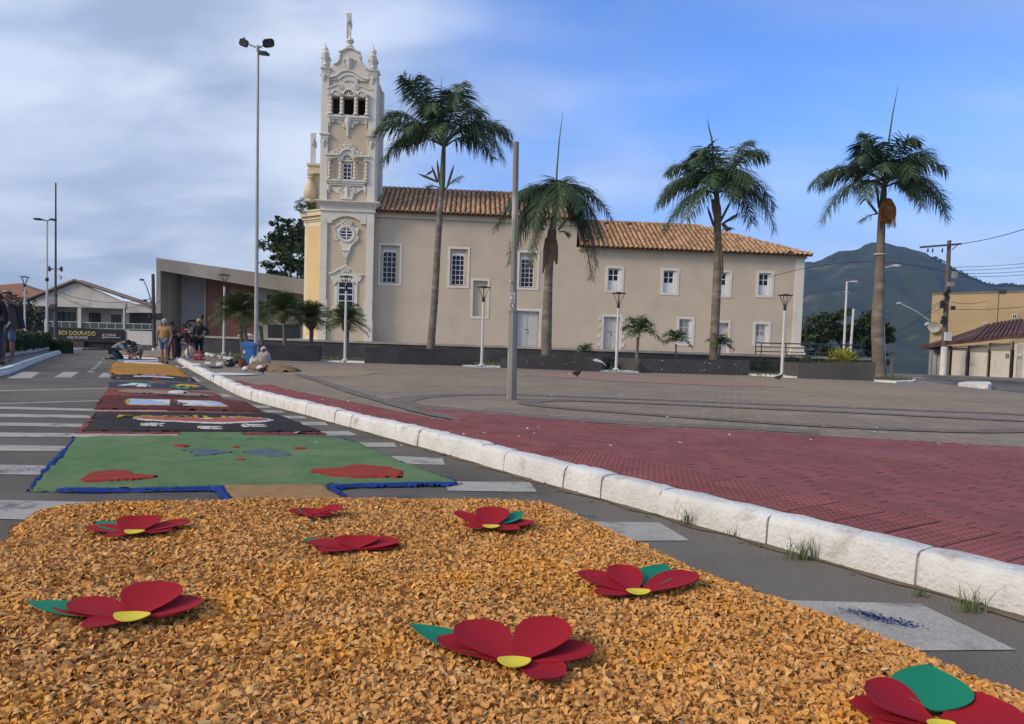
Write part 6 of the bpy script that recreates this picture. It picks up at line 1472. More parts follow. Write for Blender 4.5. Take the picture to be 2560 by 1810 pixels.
p4, P4, nd4, k4 = royal_palm('fourth royal palm at the right with an orange fruit cluster hanging under its crown', b4, b4.y, [(2201, 950), (2196, 880), (2194, 800), (2199, 700), (2202, 600), (2204, 556)], None, (2211, 455), ((2223, 345), (2246, 213)),
  [(-40, -110, -78, -80, -.6), (-25, -115, -40, -125, .6), (15, -110, 40, -90, -1.0), (70, -105, 118, -75, .5), (50, -90, 120, -20, -1.0), (-110, -75, -175, 10, .3), (-100, -30, -155, 105, -.2), (-60, -20, -75, 60, -1.2, .8), (-90, -70, -130, 0, 1.3),
   (100, -60, 165, 55, .2), (110, -30, 150, 90, -.4), (50, -20, 55, 75, -1.4, .8), (80, -70, 125, 20, 1.2), (20, -70, 10, 10, -1.9), (-30, -70, -50, 0, -1.8), (60, -100, 100, -40, 1.2), (-60, -90, -100, -30, -1.2)], (30, 30, 29, 24, 19, 18),
  [('spathe', (2194, 535), (2165, 497)), ('spathe', (2197, 520), (2190, 445)), ('brush', (2192, 535), (2150, 552), .5, frond_m), ('brush', (2210, 540), (2228, 565), .4, frond_m)])
fruit_m = mat('palm_fruit', (0.42, 0.21, 0.075), (0.32, 0.15, 0.05), 6, 0.7, island=0.35)
mb = MB(); c0 = P4(2213, 532) + Vector((-.1, -.4, 0)); ico = [(0, 0, 1), (.9, 0, -.3), (-.45, .78, -.3), (-.45, -.78, -.3)]
for _ in range(2600):
    a, z = rnd.uniform(0, 2 * PI), rnd.uniform(-1, 1); rr = math.sqrt(1 - z * z) * rnd.uniform(.75, 1.0)
    c = c0 + Vector((rr * math.cos(a) * .34 * (1 + .25 * -z), rr * math.sin(a) * .32, z * .50 + rnd.uniform(-.04, .04))); s_ = rnd.uniform(.03, .05)
    mb.add([c + Vector(v) * s_ for v in ico], [(0, 1, 2), (0, 2, 3), (0, 3, 1), (1, 3, 2)])
for _ in range(26): a = rnd.uniform(0, 2 * PI); mb.tube([P4(2204, 520), c0 + Vector((math.cos(a) * .3, math.sin(a) * .25, .1)), c0 + Vector((math.cos(a) * .36, math.sin(a) * .3, -.6 - rnd.random() * .2))], .008, 3)
tag(mb.build('fruit_cluster', fruit_m, p4), kind='stuff')
mb = MB(); mb.lathe([(.235, -.02), (.24, 0), (.235, .02)], 14, tuple(P4(2199.5, 636))); mb.build('trunk_band', plate_m, p4)

# date palms (clumped, feathery) at the left, young palms before the church
def small_palm(name, lab, cat, base, tr_px, node, R_px, n, y, mm, ll, group, t_w, up=(-.2, .9), droop=.55, bush=0, arch=.55, wl=.022, nl=30):
    k = y / F_PX; t = thing(name, lab, cat, base, 0, group); P = lambda u, v: Vector(V(u, v, y)) - Vector(base); nd = P(*node)
    for pts in tr_px: trunk(t, [P(u, v) for u, v in pts], [t_w * k / 2 * 1.15, t_w * k / 2, t_w * k / 2 * 1.1], bark_m, 8)
    if bush: mb = MB(); mb.lathe([(t_w * k * .4, -.5), (t_w * k * bush, -.28), (t_w * k * bush * .9, 0), (.03, .15)], 9, tuple(nd)); mb.build('leaf_base', husk_m, t, True)
    for i in range(n):
        a = 2 * PI * (i * .618) + rnd.uniform(-.2, .2); e = up[0] + (up[1] - up[0]) * ((i + .5) / n); L_ = R_px * k * rnd.uniform(.8, 1.1)
        h = Vector((math.cos(a), math.sin(a), 0)); tip = nd + h * L_ * math.cos(e) + Vector((0, 0, L_ * (math.sin(e) - arch * .5))); ctl = nd + h * L_ * .5 * math.cos(e) + Vector((0, 0, L_ * (.55 * math.sin(e) + arch * .42)))
        frond('frond', t, nd, ctl, tip, ll, nl, mm, wl, .14, droop, r0=.02)
    return t
date_m = mat('date_leaf', (0.06, 0.095, 0.032), (0.085, 0.12, 0.04), 1.5, 0.6, island=0.35, c3=(0.10, 0.115, 0.04), s3=0.6)
gd = 'feathery date palms left of the church'
def ybase(u, v): p = G(u, v, .3); return p
for lab, bs, trs, node, Rp, n, bush in (
    ('twin stemmed date palm behind the blue bin', (612, 896), [[(610, 893), (605, 860), (600, 805)], [(620, 890), (616, 850), (607, 800)]], (598, 785), 72, 44, 0),
    ('date palm partly behind the floodlight mast', (658, 889), [[(657, 888), (654, 850), (651, 815)]], (650, 792), 50, 30, 0),
    ('widest dark date palm left of the tower', (712, 892), [[(711, 890), (712, 850), (711, 815)]], (708, 782), 66, 46, 1.2),
    ('date palm in front of the yellow wing of the church', (779, 893), [[(776, 892), (778, 860), (779, 822)]], (778, 800), 58, 38, 1.4),
    ('date palm in front of the tower, behind its lamp post', (867, 897), [[(865, 896), (867, 860), (868, 826)]], (866, 806), 60, 34, 1.2)):
    b = ybase(*bs); b = Vector((b.x, b.y + 1.6, gz(b.y) + .15)); small_palm('date_palm', lab, 'palm tree', b, trs, node, Rp, n, b.y, date_m, .36, gd, 10, (-.35, 1.35), .35, bush, .42, .024, 38)
gy = 'young palms in the planters and gaps'
yp_m = mat('young_palm_leaf', (0.055, 0.09, 0.032), (0.08, 0.115, 0.04), 1.5, 0.55, island=0.3)
b = at_gap(1591, 921); small_palm('young_palm', 'young palm with a pale bare stem beside a lamp post', 'young palm', b, [[(1590, 922), (1593, 880), (1595, 842)]], (1596, 832), 58, 9, b.y, yp_m, .42, gy, 7, (-.1, 1.25), .5, 0, .7, .05, 26)
b = bpos(1691, 892, 3); small_palm('young_palm', 'young palm before the barred casement window', 'young palm', b, [[(1690, 897), (1690, 875), (1690, 860)]], (1690, 852), 42, 8, b.y, yp_m, .34, gy, 4, (-.1, 1.25), .5, 0, .7, .045, 22)
b = bpos(1800, 897, 3); small_palm('young_palm', 'young palm half hidden by the third royal palm trunk', 'young palm', b, [[(1797, 899), (1799, 885), (1800, 866)]], (1800, 860), 40, 8, b.y, yp_m, .32, gy, 4, (-.1, 1.0), .5, 0, .7, .045, 22)
b = bpos(1458, 888, 2); small_palm('young_palm', 'smallest young palm, a single tuft over the planter edge', 'young palm', b, [[(1461, 892), (1462, 884), (1462, 880)]], (1462, 880), 30, 6, b.y, yp_m, .26, gy, 3, (.1, 1.3), .5, 0, .7, .04, 18)

# bushes
def leaf_cloud(mb, c, r, n, s0, s1, shell=.45):
    for _ in range(n):
        a, z = rnd.uniform(0, 2 * PI), rnd.uniform(-1, 1); q = math.sqrt(1 - z * z); f = rnd.uniform(shell, 1.0)
        p = Vector((c[0] + r[0] * f * q * math.cos(a), c[1] + r[1] * f * q * math.sin(a), c[2] + r[2] * f * z)); s_ = rnd.uniform(s0, s1)
        u = Vector((rnd.gauss(0, 1), rnd.gauss(0, 1), rnd.gauss(0, .7))).normalized(); w = u.orthogonal().normalized(); w = Matrix.Rotation(rnd.uniform(0, 2 * PI), 3, u) @ w
        mb.add([p - u * s_, p + w * s_ * .42, p + u * s_, p - w * s_ * .42], [(0, 1, 2, 3)])
bush_d = mat('bush_dark', (0.03, 0.05, 0.02), (0.045, 0.065, 0.025), 2, 0.6, island=0.4)
croton = mat('croton', (0.17, 0.21, 0.03), (0.30, 0.28, 0.04), 3, 0.5, island=0.35)
b = bpos(2106, 904, 4); t = thing('croton_bush', 'yellow green bush growing in the right hand planter', 'bush', b); mb = MB()
for _ in range(430):
    a = rnd.uniform(0, 2 * PI); e = rnd.uniform(.15, 1.45); d = Vector((math.cos(a) * math.cos(e), math.sin(a) * math.cos(e), math.sin(e))); r0 = rnd.uniform(.15, .75); p = Vector((0, 0, .05)) + d * r0; p.z *= 1.0; ln = rnd.uniform(.16, .3); dd = (d + Vector((0, 0, -.15))).normalized(); w = dd.cross(Vector((rnd.random(), rnd.random(), 1))).normalized() * .035
    mb.add([p, p + dd * ln * .5 + w, p + dd * ln, p + dd * ln * .5 - w], [(0, 1, 2, 3)])
mb.build('leaves', croton, t); mb = MB()
for _ in range(7): a = rnd.uniform(0, 2 * PI); mb.tube([(0, 0, -.1), (.3 * math.cos(a), .3 * math.sin(a), .6)], .015, 5)
mb.build('stem', husk_m, t)
for u, v, lab, r_ in ((1905, 925, 'dark low bush in the gap left of the right hand lamp', (.75, .5, .42)), (1985, 928, 'dark bush between the right hand lamp and the last planter', (.5, .5, .5)), (1548, 916, 'small dark bush beside the young palm stem', (.4, .3, .32)), (2030, 898, 'dark bush behind the last planter under the railing', (.8, .4, .35))):
    b = G(u, v, .3) if v > 900 else bpos(u, 902, 4); b = b + Vector((0, .6, 0)); t = thing('bush', lab, 'bush', b, 0, 'low bushes along the terrace'); mb = MB(); leaf_cloud(mb, (0, 0, r_[2] * .7), r_, 420, .04, .085); mb.build('leaves', bush_d, t)
    mb = MB(); mb.tube([(0, 0, -.1), (0, 0, r_[2])], .03, 5); mb.build('stem', husk_m, t)
lw = W(757, 508, yb_ + .5); t = thing('ledge_shrub', 'green shrub sprouting from the ledge of the church wing', 'shrub', CO + EX * lw[0] + EY_ * (yb_ + .8) + Vector((0, 0, pzt))); mb = MB()
for c, r_, n in (((0, 0, .55), (.75, .6, .5), 380), ((.6, 0, .35), (.5, .5, .4), 200), ((-.35, 0, .2), (.45, .4, .35), 150)): leaf_cloud(mb, c, r_, n, .06, .11)
mb.build('leaves', mat('shrub_leaf', (0.05, 0.095, 0.03), (0.07, 0.12, 0.04), 2, 0.6, island=0.4), t); mb = MB(); mb.tube([(0, 0, 0), (.1, 0, .5)], .04, 5); mb.build('stem', husk_m, t)

# ================================================================ LEFT: butcher's house, concrete hall, tiled house, hedges, poles
wall_w = mat('house_white', (0.56, 0.54, 0.50), (0.48, 0.465, 0.43), 0.8, 0.9, c3=(0.42, 0.40, 0.37), s3=0.4)
wall_s = mat('house_cream', (0.52, 0.44, 0.29), (0.45, 0.38, 0.25), 0.8, 0.9)
roof_grey = mat('roof_sheet', (0.26, 0.27, 0.28), (0.20, 0.20, 0.21), 1, 0.6)
roof_br = mat('roof_brown', (0.20, 0.095, 0.055), (0.14, 0.07, 0.042), 1.2, 0.9, 0.5, 8)
black_sign = mat('sign_black', (0.018, 0.018, 0.02), None, 2, 0.5)
gold = mat('sign_gold', (0.55, 0.43, 0.14), (0.48, 0.37, 0.10), 3, 0.5)
rail_w = mat('rail_white', (0.6, 0.61, 0.6), None, 3, 0.5)
glass_r = glassy('balcony_glass', (0.07, 0.10, 0.10), 0.1)
brown_w = mat('wood_brown', (0.085, 0.05, 0.035), (0.06, 0.036, 0.026), 3, 0.7, stretch=(8, 8, 1))
HY = 92.0
HC = (80, 680, 6.753)
def HV(x, y, dy=0.0):
    p = V(HC[0] + x / HC[2], HC[1] + y / HC[2], HY + dy); return (p.x - HO.x, p.z - HO.z)
HO = Vector((V(240, 830, HY).x, HY, -4.0))
house = thing('butcher_house', 'white gabled house with a balcony above a black butcher sign', 'house', HO)
mb = MB()
gab_ = [HV(30, 525), HV(120, 440), HV(800, 170), HV(1500, 480), HV(2040, 600), HV(2190, 640), HV(2190, 690), HV(1620, 690), HV(1620, 555), HV(30, 535)]
mb.wall(gab_, -.5, 0.0)
a, b = HV(60, 575), HV(1620, 525); mb.box(a[0], b[0], -.62, -.502, a[1], b[1])
mb.build('gable_wall', wall_w, house)
mb = MB(); x0, x1 = HV(75, 0)[0], HV(2190, 0)[0]; zf = HV(840, 965)[1]; zr = HV(840, 575)[1]
mb.box(x0, x1, 2.6, 2.8, zf - .2, zr + .6); mb.box(x0, x1, -.5, 2.6, zf - .25, zf); mb.box(x0, x1, -.45, 2.6, zr + .02, zr + .15)
mb.box(HV(1260, 0)[0], HV(1578, 0)[0], .9, 2.59, zf + .002, zr + .01)
mb.box(x0, x1, -.3, 9, -1, zf - .26)
mb.box(x0 + .1, x0 + .2, 0, 2.6, zf, zr)
mb.build('wall', wall_w, house)
for xa, xb in ((72, 108), (812, 872), (1576, 1606)):
    mb = MB(); a, b = HV(xa, 970), HV(xb, 560); mb.box(a[0], b[0], -.56, -.2, a[1], b[1]); mb.build('column', wall_w, house)
mb = MB(); a, b = HV(2170, 1000), HV(2195, 640); mb.box(a[0], b[0], -.5, -.2, a[1], b[1]); mb.build('column', wall_w, house)
mb = MB(); a, b = HV(435, 905, 2.5), HV(725, 685, 2.5); muntins(mb, a[0], b[0], a[1], b[1], 3, 1, .08, 2.5, 2.58, .1); win = mb.build('window', black_sign, house); panes(win, a[0], b[0], a[1], b[1], 3, 1, .08, 2.55, glassy('window_teal', (0.10, 0.17, 0.16), 0.15), .1)
mb = MB(); a, b = HV(955, 970, 2.5), HV(1155, 690, 2.5); mb.box(a[0], b[0], 2.52, 2.59, a[1], b[1]); dr = mb.build('door', brown_w, house)
mb = MB(); mb.bar((a[0] + .3, 2.48, a[1] + 1.0), (a[0] + .3, 2.48, a[1] + 1.5), .05); mb.build('handle', rail_w, dr)
mb = MB(); a, b = HV(1330, 965, .8), HV(1500, 720, .8); mb.box(a[0], b[0], .84, .89, a[1], b[1]); mb.build('dark_door', hollow, house)
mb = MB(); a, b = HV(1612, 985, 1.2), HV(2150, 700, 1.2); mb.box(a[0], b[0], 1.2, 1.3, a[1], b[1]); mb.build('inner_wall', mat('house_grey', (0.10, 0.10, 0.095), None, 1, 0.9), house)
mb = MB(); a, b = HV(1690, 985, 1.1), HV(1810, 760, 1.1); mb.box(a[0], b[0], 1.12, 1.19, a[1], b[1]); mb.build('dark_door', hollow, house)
for seg, (xa, ya, xb, yb) in enumerate(((105, 830, 815, 845), (870, 852, 1580, 870), (1606, 872, 2150, 885))):
    mb = MB(); a, b = HV(xa, ya), HV(xb, yb); c, d = HV(xa, 955 + seg * 12), HV(xb, 965 + seg * 12)
    mb.bar((a[0], -.4, a[1]), (b[0], -.4, b[1]), .07); mb.bar((c[0], -.4, c[1] + .1), (d[0], -.4, d[1] + .1), .06)
    n = 5 if seg < 2 else 4
    for i in range(n + 1): f = i / n; mb.bar((a[0] + (b[0] - a[0]) * f, -.4, c[1] + .1), (a[0] + (b[0] - a[0]) * f, -.4, a[1] + (b[1] - a[1]) * f), .05)
    rl = mb.build('balcony_railing', rail_w, house)
    for i in range(n):
        f, f2 = i / n, (i + 1) / n; g_ = MB(); xa_, xb_ = a[0] + (b[0] - a[0]) * f + .04, a[0] + (b[0] - a[0]) * f2 - .04
        g_.box(xa_, xb_, -.41, -.39, c[1] + .15, min(a[1], b[1]) - .05); g_.build('glass_pane', glass_r, rl)
mb = MB(); a, b = HV(78, 1150), HV(1602, 972); mb.box(a[0], b[0], -.75, -.55, a[1], b[1]); sg = mb.build('shop_sign', black_sign, house)
for s_, (xa, ya, xb, yb), m in (('BOI DOURADO', (522, 1062, 1136, 1010), gold), ('CASA DE CARNES', (660, 1128, 1005, 1090), rail_w), ('27 99958-869', (1285, 1078, 1476, 1050), rail_w), ('@boidouradoserra', (1280, 1120, 1546, 1092), rail_w)):
    a, b = HV(xa, ya), HV(xb, yb); text_mesh('lettering', s_, m, [(a[0], -.76, a[1]), (b[0], -.76, a[1]), (b[0], -.76, b[1]), (a[0], -.76, b[1])], sg, .03, .02 if m is gold else .008)
mb = MB()
for y in (1063, 1106): a = HV(1245, y + 13); b = HV(1268, y - 13); mb.box(a[0], b[0], -.785, -.755, a[1], b[1])
mb.build('sign_icon', rail_w, sg)
mb = MB(); a = HV(180, 1030); mb.add([(a[0] - .1 + x * .3, -.77, a[1] + z * .3) for x, z in ((0, 0), (.3, .4), (.8, .1), (1.2, .2), (1.6, .9), (1.0, .5), (.6, .5), (.1, .9))], [tuple(range(8))]); mb.build('bull_emblem', rail_w, sg)
mb = MB(); a, b = HV(460, 1340), HV(905, 1152); mb.box(a[0], b[0], -.5, -.31, a[1] - 1, b[1]); mb.build('front_panel', wall_s, house)
mb = MB(); a, b = HV(720, 1345), HV(945, 1175); mb.wall([(a[0], a[1] - 1), (b[0], a[1] - 1), (b[0], b[1]), (a[0] + .1, b[1] - .3), (a[0], b[1] - .35)], -.9, -.52); mb.build('shutter', brown_w, house)
mb = MB(); a, b = HV(945, 1345), HV(1260, 1185); mb.box(a[0], b[0], -.55, -.5, a[1] - 1, b[1]); mb.build('garage_door', mat('garage_dark', (0.03, 0.022, 0.02), None, 2, 0.8), house)
mb = MB(); a, b = HV(1262, 1345), HV(1602, 1152); mb.box(a[0], b[0], -.5, -.4, a[1] - 1, b[1]); mb.build('dark_front', MATS['garage_dark'], house)
RP = [(Vector((HV(790, 150)[0], -.9, HV(790, 150)[1] + .05)), Vector((HV(-20, 462)[0], -.9, HV(-20, 462)[1])), Vector((HV(2200, 612)[0], -.9, HV(2200, 612)[1])))]
ap, le, re = RP[0]
mb = MB(); th = Vector((0, 0, -.22)); bk = Vector((0, 1.7, .1))
for e in (le, re): mb.add([ap, e, e + bk, ap + bk, ap + th, e + th, e + bk + th, ap + bk + th], [(0, 3, 2, 1), (4, 5, 6, 7), (0, 1, 5, 4), (1, 2, 6, 5), (2, 3, 7, 6), (3, 0, 4, 7)])
rf = mb.build('roof', roof_br, house)
mb = MB(); mb.bar(ap + Vector((0, -.05, .04)), le + Vector((0, -.05, .04)), .1, .2); mb.bar(ap + Vector((0, -.05, .04)), re + Vector((0, -.05, .04)), .1, .2); mb.build('verge_board', mat('verge', (0.34, 0.27, 0.22), None, 3, 0.8), rf)
mb = MB(); p0, p1 = HV(860, 168, 1), HV(1600, 478, 1); p2 = HV(1990, 560, 4); p3 = HV(960, 180, 5)
mb.add([(HV(845, 160)[0], -.4, HV(845, 160)[1] + .12), (HV(1590, 470)[0], -.4, HV(1590, 470)[1] + .1), (HV(1590, 425, 1.5)[0], 1.5, HV(1590, 425, 1.5)[1]), (HV(900, 158, 1.5)[0], 1.5, HV(900, 158, 1.5)[1])], [(0, 1, 2, 3)]); mb.build('translucent_sheet', roof_grey, rf)
mb = MB(); a = HV(1900, 490, 3); mb.lathe([(.25, 0), (.25, .3), (.4, .32), (.4, .4), (.05, .5)], 10, (a[0], 3, a[1] - .3)); mb.build('roof_vent', black_sign, rf, True)
gt = thing('boundary_wall', 'white banner wall beside the butcher sign with a dark railing below', 'wall', HO + Vector((0, -3, 0)))
def HV3(x, y): p = V(HC[0] + x / HC[2], HC[1] + y / HC[2], HY - 3); return (p.x - HO.x, p.z - HO.z)
mb = MB(); a, b = HV3(1606, 1222), HV3(2042, 1002); mb.box(a[0], b[0], 0, .2, a[1], b[1]); a2 = HV3(1606, 1370); mb.box(a[0], a[0] + .25, 0, .2, a2[1] - 1, a[1]); c = HV3(2140, 1360); mb.box(b[0] + .8, c[0] + 1, 0.01, .2, a2[1] - 1, b[1] - .2); mb.build('panel', mat('banner_white', (0.62, 0.60, 0.57), (0.56, 0.54, 0.51), 0.5, 0.85), gt)
mb = MB(); e = HV3(2042, 1362); mb.box(a[0] + .25, b[0], .15, .2, e[1] - 1, a[1]); mb.build('backing', hollow, gt)
for i in range(19): m2 = MB(); x = a[0] + .35 + (b[0] - a[0] - .4) * i / 18; m2.bar((x, .05, e[1] - .8), (x, .05, a[1] - .05), .05); m2.build('railing_bar', mat('bar_grey', (0.30, 0.30, 0.30), None, 2, 0.6), gt)

# tiled house far left
ho2 = V(60, 800, 106); ho2.z = -3
h2_ = thing('brick_house', 'low brick coloured house with an orange hipped roof at the far left', 'house', ho2)
def H2(u, v, dy=0): p = V(u, v, 106 + dy); return (p.x - ho2.x, p.z - ho2.z)
mb = MB(); a, b = H2(-60, 850), H2(92, 760); mb.box(a[0], b[0], 0, 2, 0, b[1]); mb.build('wall', mat('brick_wall', (0.26, 0.115, 0.075), (0.19, 0.085, 0.06), 1.5, 0.9, 0.4, 12), h2_)
mb = MB(); rp = [H2(-40, 715, 4), H2(51, 708, 4), H2(106, 737, -.6), H2(63, 752, -.6), H2(-90, 757, -.6)]
mb.add([(rp[0][0], 4, rp[0][1]), (rp[1][0], 4, rp[1][1]), (rp[2][0], -.6, rp[2][1] + .1), (rp[3][0], -.6, rp[3][1]), (rp[4][0], -.6, rp[4][1])], [(4, 3, 1, 0), (3, 2, 1)])
mb.add([(rp[0][0], 4, rp[0][1]), (rp[1][0], 4, rp[1][1]), (rp[2][0], 5, rp[2][1]), (rp[4][0], 5, rp[4][1])], [(0, 1, 2, 3)]); mb.add([(rp[1][0], 4.01, rp[1][1] + .02), (rp[2][0], -.6, rp[2][1] + .1), (rp[2][0], 5, rp[2][1] + .02)], [(0, 1, 2)])
mb.build('roof', mat('roof_orange', (0.26, 0.13, 0.078), (0.19, 0.095, 0.06), 1.5, 0.9, 0.6, 6), h2_)
mb = MB(); q = H2(51, 708, 4); w_ = H2(122, 735, 6); mb.add([(q[0] + .3, 4.1, q[1] + .05), (w_[0], 6, w_[1] + .1), (w_[0] - .4, 1, w_[1] - .3), (q[0] + 2.6, 0.5, q[1] - 1.25)], [(0, 1, 2, 3)]); mb.build('roof_sheet', roof_grey, h2_)
mb = MB(); a, b = H2(68, 775, -.1), H2(92, 762, -.1); mb.box(a[0], b[0], -.12, -.02, H2(68, 842)[1], b[1]); mb.build('window', hollow, h2_)

# concrete hall beside the church
KY = 66.0
ko = V(520, 850, KY); ko.z = zl
hall = thing('concrete_hall', 'raw concrete hall with a slanting roof slab and a tall brown wall panel', 'hall', ko)
KC = (400, 620, 5.74)
def KV(x, y, dy=0.0): p = V(KC[0] + x / KC[2], KC[1] + y / KC[2], KY + dy); return (p.x - ko.x, p.z - ko.z)
conc2 = mat('concrete_raw', (0.265, 0.25, 0.23), (0.215, 0.205, 0.19), 0.6, 0.9, 0.25, 14, c3=(0.31, 0.295, 0.275), s3=0.25)
mb = MB(); fa = [KV(40, 165), KV(1360, 355), KV(2300, 490), KV(2300, 715), KV(2030, 665), KV(1345, 553), KV(100, 345), KV(100, 1300), KV(38, 1300)]
mb.wall(fa, -1.2, .3); mb.build('roof_slab', conc2, hall)
mb = MB(); sl = [KV(40, 172), KV(2300, 498), KV(2300, 560), KV(40, 240)]; mb.wall(sl, .302, 9); a = KV(40, 1300); mb.box(a[0], a[0] + .5, .302, 9, a[1] - .5, KV(40, 240)[1]); mb.build('side_wall', conc2, hall)
mb = MB(); a, b = KV(100, 1300, 2.5), KV(655, 440, 2.5); mb.wall([KV(60, 1300, 2.5), KV(655, 1300, 2.5), KV(655, 440, 2.5), KV(60, 330, 2.5)], 2.5, 2.7); mb.build('porch_wall', mat('porch_grey', (0.40, 0.40, 0.41), (0.34, 0.34, 0.35), 0.5, 0.9), hall)
k0 = KV(655, 1300, 1.0); k1 = KV(1350, 1290, 1.0); zt0_ = KV(655, 435, 1)[1]; zt1_ = KV(1350, 540, 1)[1]; nb = 4
for i in range(nb):
    f0, f1 = i / nb, (i + 1) / nb; xa, xb = k0[0] + (k1[0] - k0[0]) * f0 + .012, k0[0] + (k1[0] - k0[0]) * f1 - .012
    mb = MB(); mb.wall([(xa, k0[1]), (xb, k0[1]), (xb, zt0_ + (zt1_ - zt0_) * f1), (xa, zt0_ + (zt1_ - zt0_) * f0)], 1.0, 1.15); mb.build('brown_panel', mat('panel_brown', (0.15, 0.072, 0.056), (0.12, 0.06, 0.047), 0.5, 0.75), hall)
mb = MB(); mb.box(k0[0] - .12, k0[0], .9, 2.5, k0[1], zt0_); mb.build('jamb', conc2, hall)
mb = MB(); mb.wall([KV(1355, 1300), KV(2300, 1300), KV(2300, 700), KV(2030, 655), KV(1355, 545)], .5, .7); mb.build('front_wall', conc2, hall)
for x0, y0, x1, y1 in ((1510, 800, 1590, 670), (1600, 800, 1640, 690)): mb = MB(); a, b = KV(x0, y0), KV(x1, y1); muntins(mb, a[0], b[0], a[1], b[1], 2, 1, .05, .42, .49, .06); win = mb.build('window', black_sign, hall); panes(win, a[0], b[0], a[1], b[1], 2, 1, .05, .46, pane_d, .06)
for x0, x1 in ((1525, 1730), (1750, 1990)): mb = MB(); a, b = KV(x0, 1290), KV(x1, 1100); mb.box(a[0], b[0], .42, .49, a[1], b[1]); mb.build('glass_door', glassy('glass_dark', (0.03, 0.035, 0.035)), hall)
mb = MB(); hose = [KV(x, y, 2.4) for x, y in ((615, 960), (600, 1005), (560, 1040), (420, 1042), (390, 1060), (378, 1100), (380, 1290))]; mb.tube([(p[0], 2.42, p[1]) for p in hose], .07, 6)
hose = [KV(x, y, 2.4) for x, y in ((160, 1140), (210, 1165), (280, 1185))]; mb.tube([(p[0], 2.42, p[1]) for p in hose], .06, 6); hose = [KV(x, y, 2.4) for x, y in ((570, 1060), (600, 1085), (640, 1180))]; mb.tube([(p[0], 2.42, p[1]) for p in hose], .06, 6); mb.build('pipe', lamp_d, hall, True)
mb = MB(); arc = [KV(200 - 100 * math.cos(t) + 0, 1290 - 130 * math.sin(t), 2.4) for t in np.linspace(.6, PI, 10)]; mb.wall([(p[0], p[1]) for p in arc], 2.40, 2.49); mb.build('dark_arch', hollow, hall)
mb = MB(); a, b = KV(608, 1195, .8), KV(618, 1110, .8); mb.box(a[0], b[0], .82, .89, a[1], b[1]); mb.build('sign_strip', rail_w, hall)
bag = thing('white_sacks', 'crumpled white plastic heap on the terrace coping beside the twin date palm', 'sack', plane_pt(612, 845, TA, TB) + Vector((0, .15, 0)))

# low white walls with hedges at the left
hedge_m = mat('hedge', (0.045, 0.065, 0.022), (0.03, 0.045, 0.016), 2.5, 0.8, island=0.4)
def wall_run(lab, A, B, h_, t_=.2):
    w = thing('garden_wall', lab, 'wall', (A.x, A.y, 0)); d = Vector((B.x - A.x, B.y - A.y)); n = Vector((-d.y, d.x)).normalized() * t_
    mb = MB(); slab_box(mb, Vector((0, 0)), d, t_, gz(A.y), gz(B.y), gz(A.y) + h_, gz(B.y) + h_, 0); mb.build('low_wall', whitewash, w); return w
A, B = G(-120, 913, .13), G(119, 874.5, .13); wall_run('low white wall under the long hedge at the left edge', A, B, .42)
def hedge(lab, A, B, z0, z1, th, n, grp='clipped hedges at the left'):
    t = thing('hedge', lab, 'hedge', (A.x, A.y, 0), 0, grp); mb = MB(); d = Vector((B.x - A.x, B.y - A.y)); nn = Vector((-d.y, d.x)).normalized()
    for _ in range(n):
        f, g_, z = rnd.random(), rnd.random() * th, rnd.uniform(z0, z1)
        if rnd.random() < .6: g_ = rnd.uniform(-.05, .08)
        elif rnd.random() < .6: z = z1 + rnd.uniform(-.08, .05)
        p = d * f + nn * g_; zg = gz(A.y + d.y * f); c = Vector((p.x, p.y, zg + z)); u = Vector((rnd.gauss(0, 1), rnd.gauss(0, 1), rnd.gauss(0, 1))).normalized(); w = u.orthogonal().normalized(); s_ = rnd.uniform(.06, .12)
        mb.add([c - u * s_, c + w * s_ * .5, c + u * s_, c - w * s_ * .5], [(0, 1, 2, 3)])
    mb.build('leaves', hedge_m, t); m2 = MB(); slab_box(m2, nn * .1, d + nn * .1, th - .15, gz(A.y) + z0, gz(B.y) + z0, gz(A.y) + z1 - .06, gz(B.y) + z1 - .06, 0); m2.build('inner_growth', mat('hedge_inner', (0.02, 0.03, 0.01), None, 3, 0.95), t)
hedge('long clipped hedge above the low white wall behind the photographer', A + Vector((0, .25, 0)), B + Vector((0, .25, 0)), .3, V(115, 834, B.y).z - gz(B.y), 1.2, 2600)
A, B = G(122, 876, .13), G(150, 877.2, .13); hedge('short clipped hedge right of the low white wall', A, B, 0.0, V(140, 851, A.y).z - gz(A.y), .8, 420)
sh_m = mat('shade_tree', (0.04, 0.055, 0.022), (0.03, 0.045, 0.018), 1, 0.7, island=0.4)
t = thing('garden_tree', 'round dark tree before the brick house at the far left', 'tree', (V(25, 800, 60).x, 60, -.5)); mb = MB()
for c, r_, n in (((0, 0, 2.9), (2.6, 2.0, 1.5), 1500), ((-2.0, 0, 2.6), (1.6, 1.5, 1.2), 700), ((1.6, .2, 2.3), (1.3, 1.2, 1.0), 500)): leaf_cloud(mb, c, r_, n, .10, .2)
mb.build('crown', sh_m, t); mb = MB(); mb.tube([(0, 0, -1), (.1, 0, 1), (0, 0, 2.8)], [.16, .12, .06], 7); mb.build('trunk', bark_m, t, True)

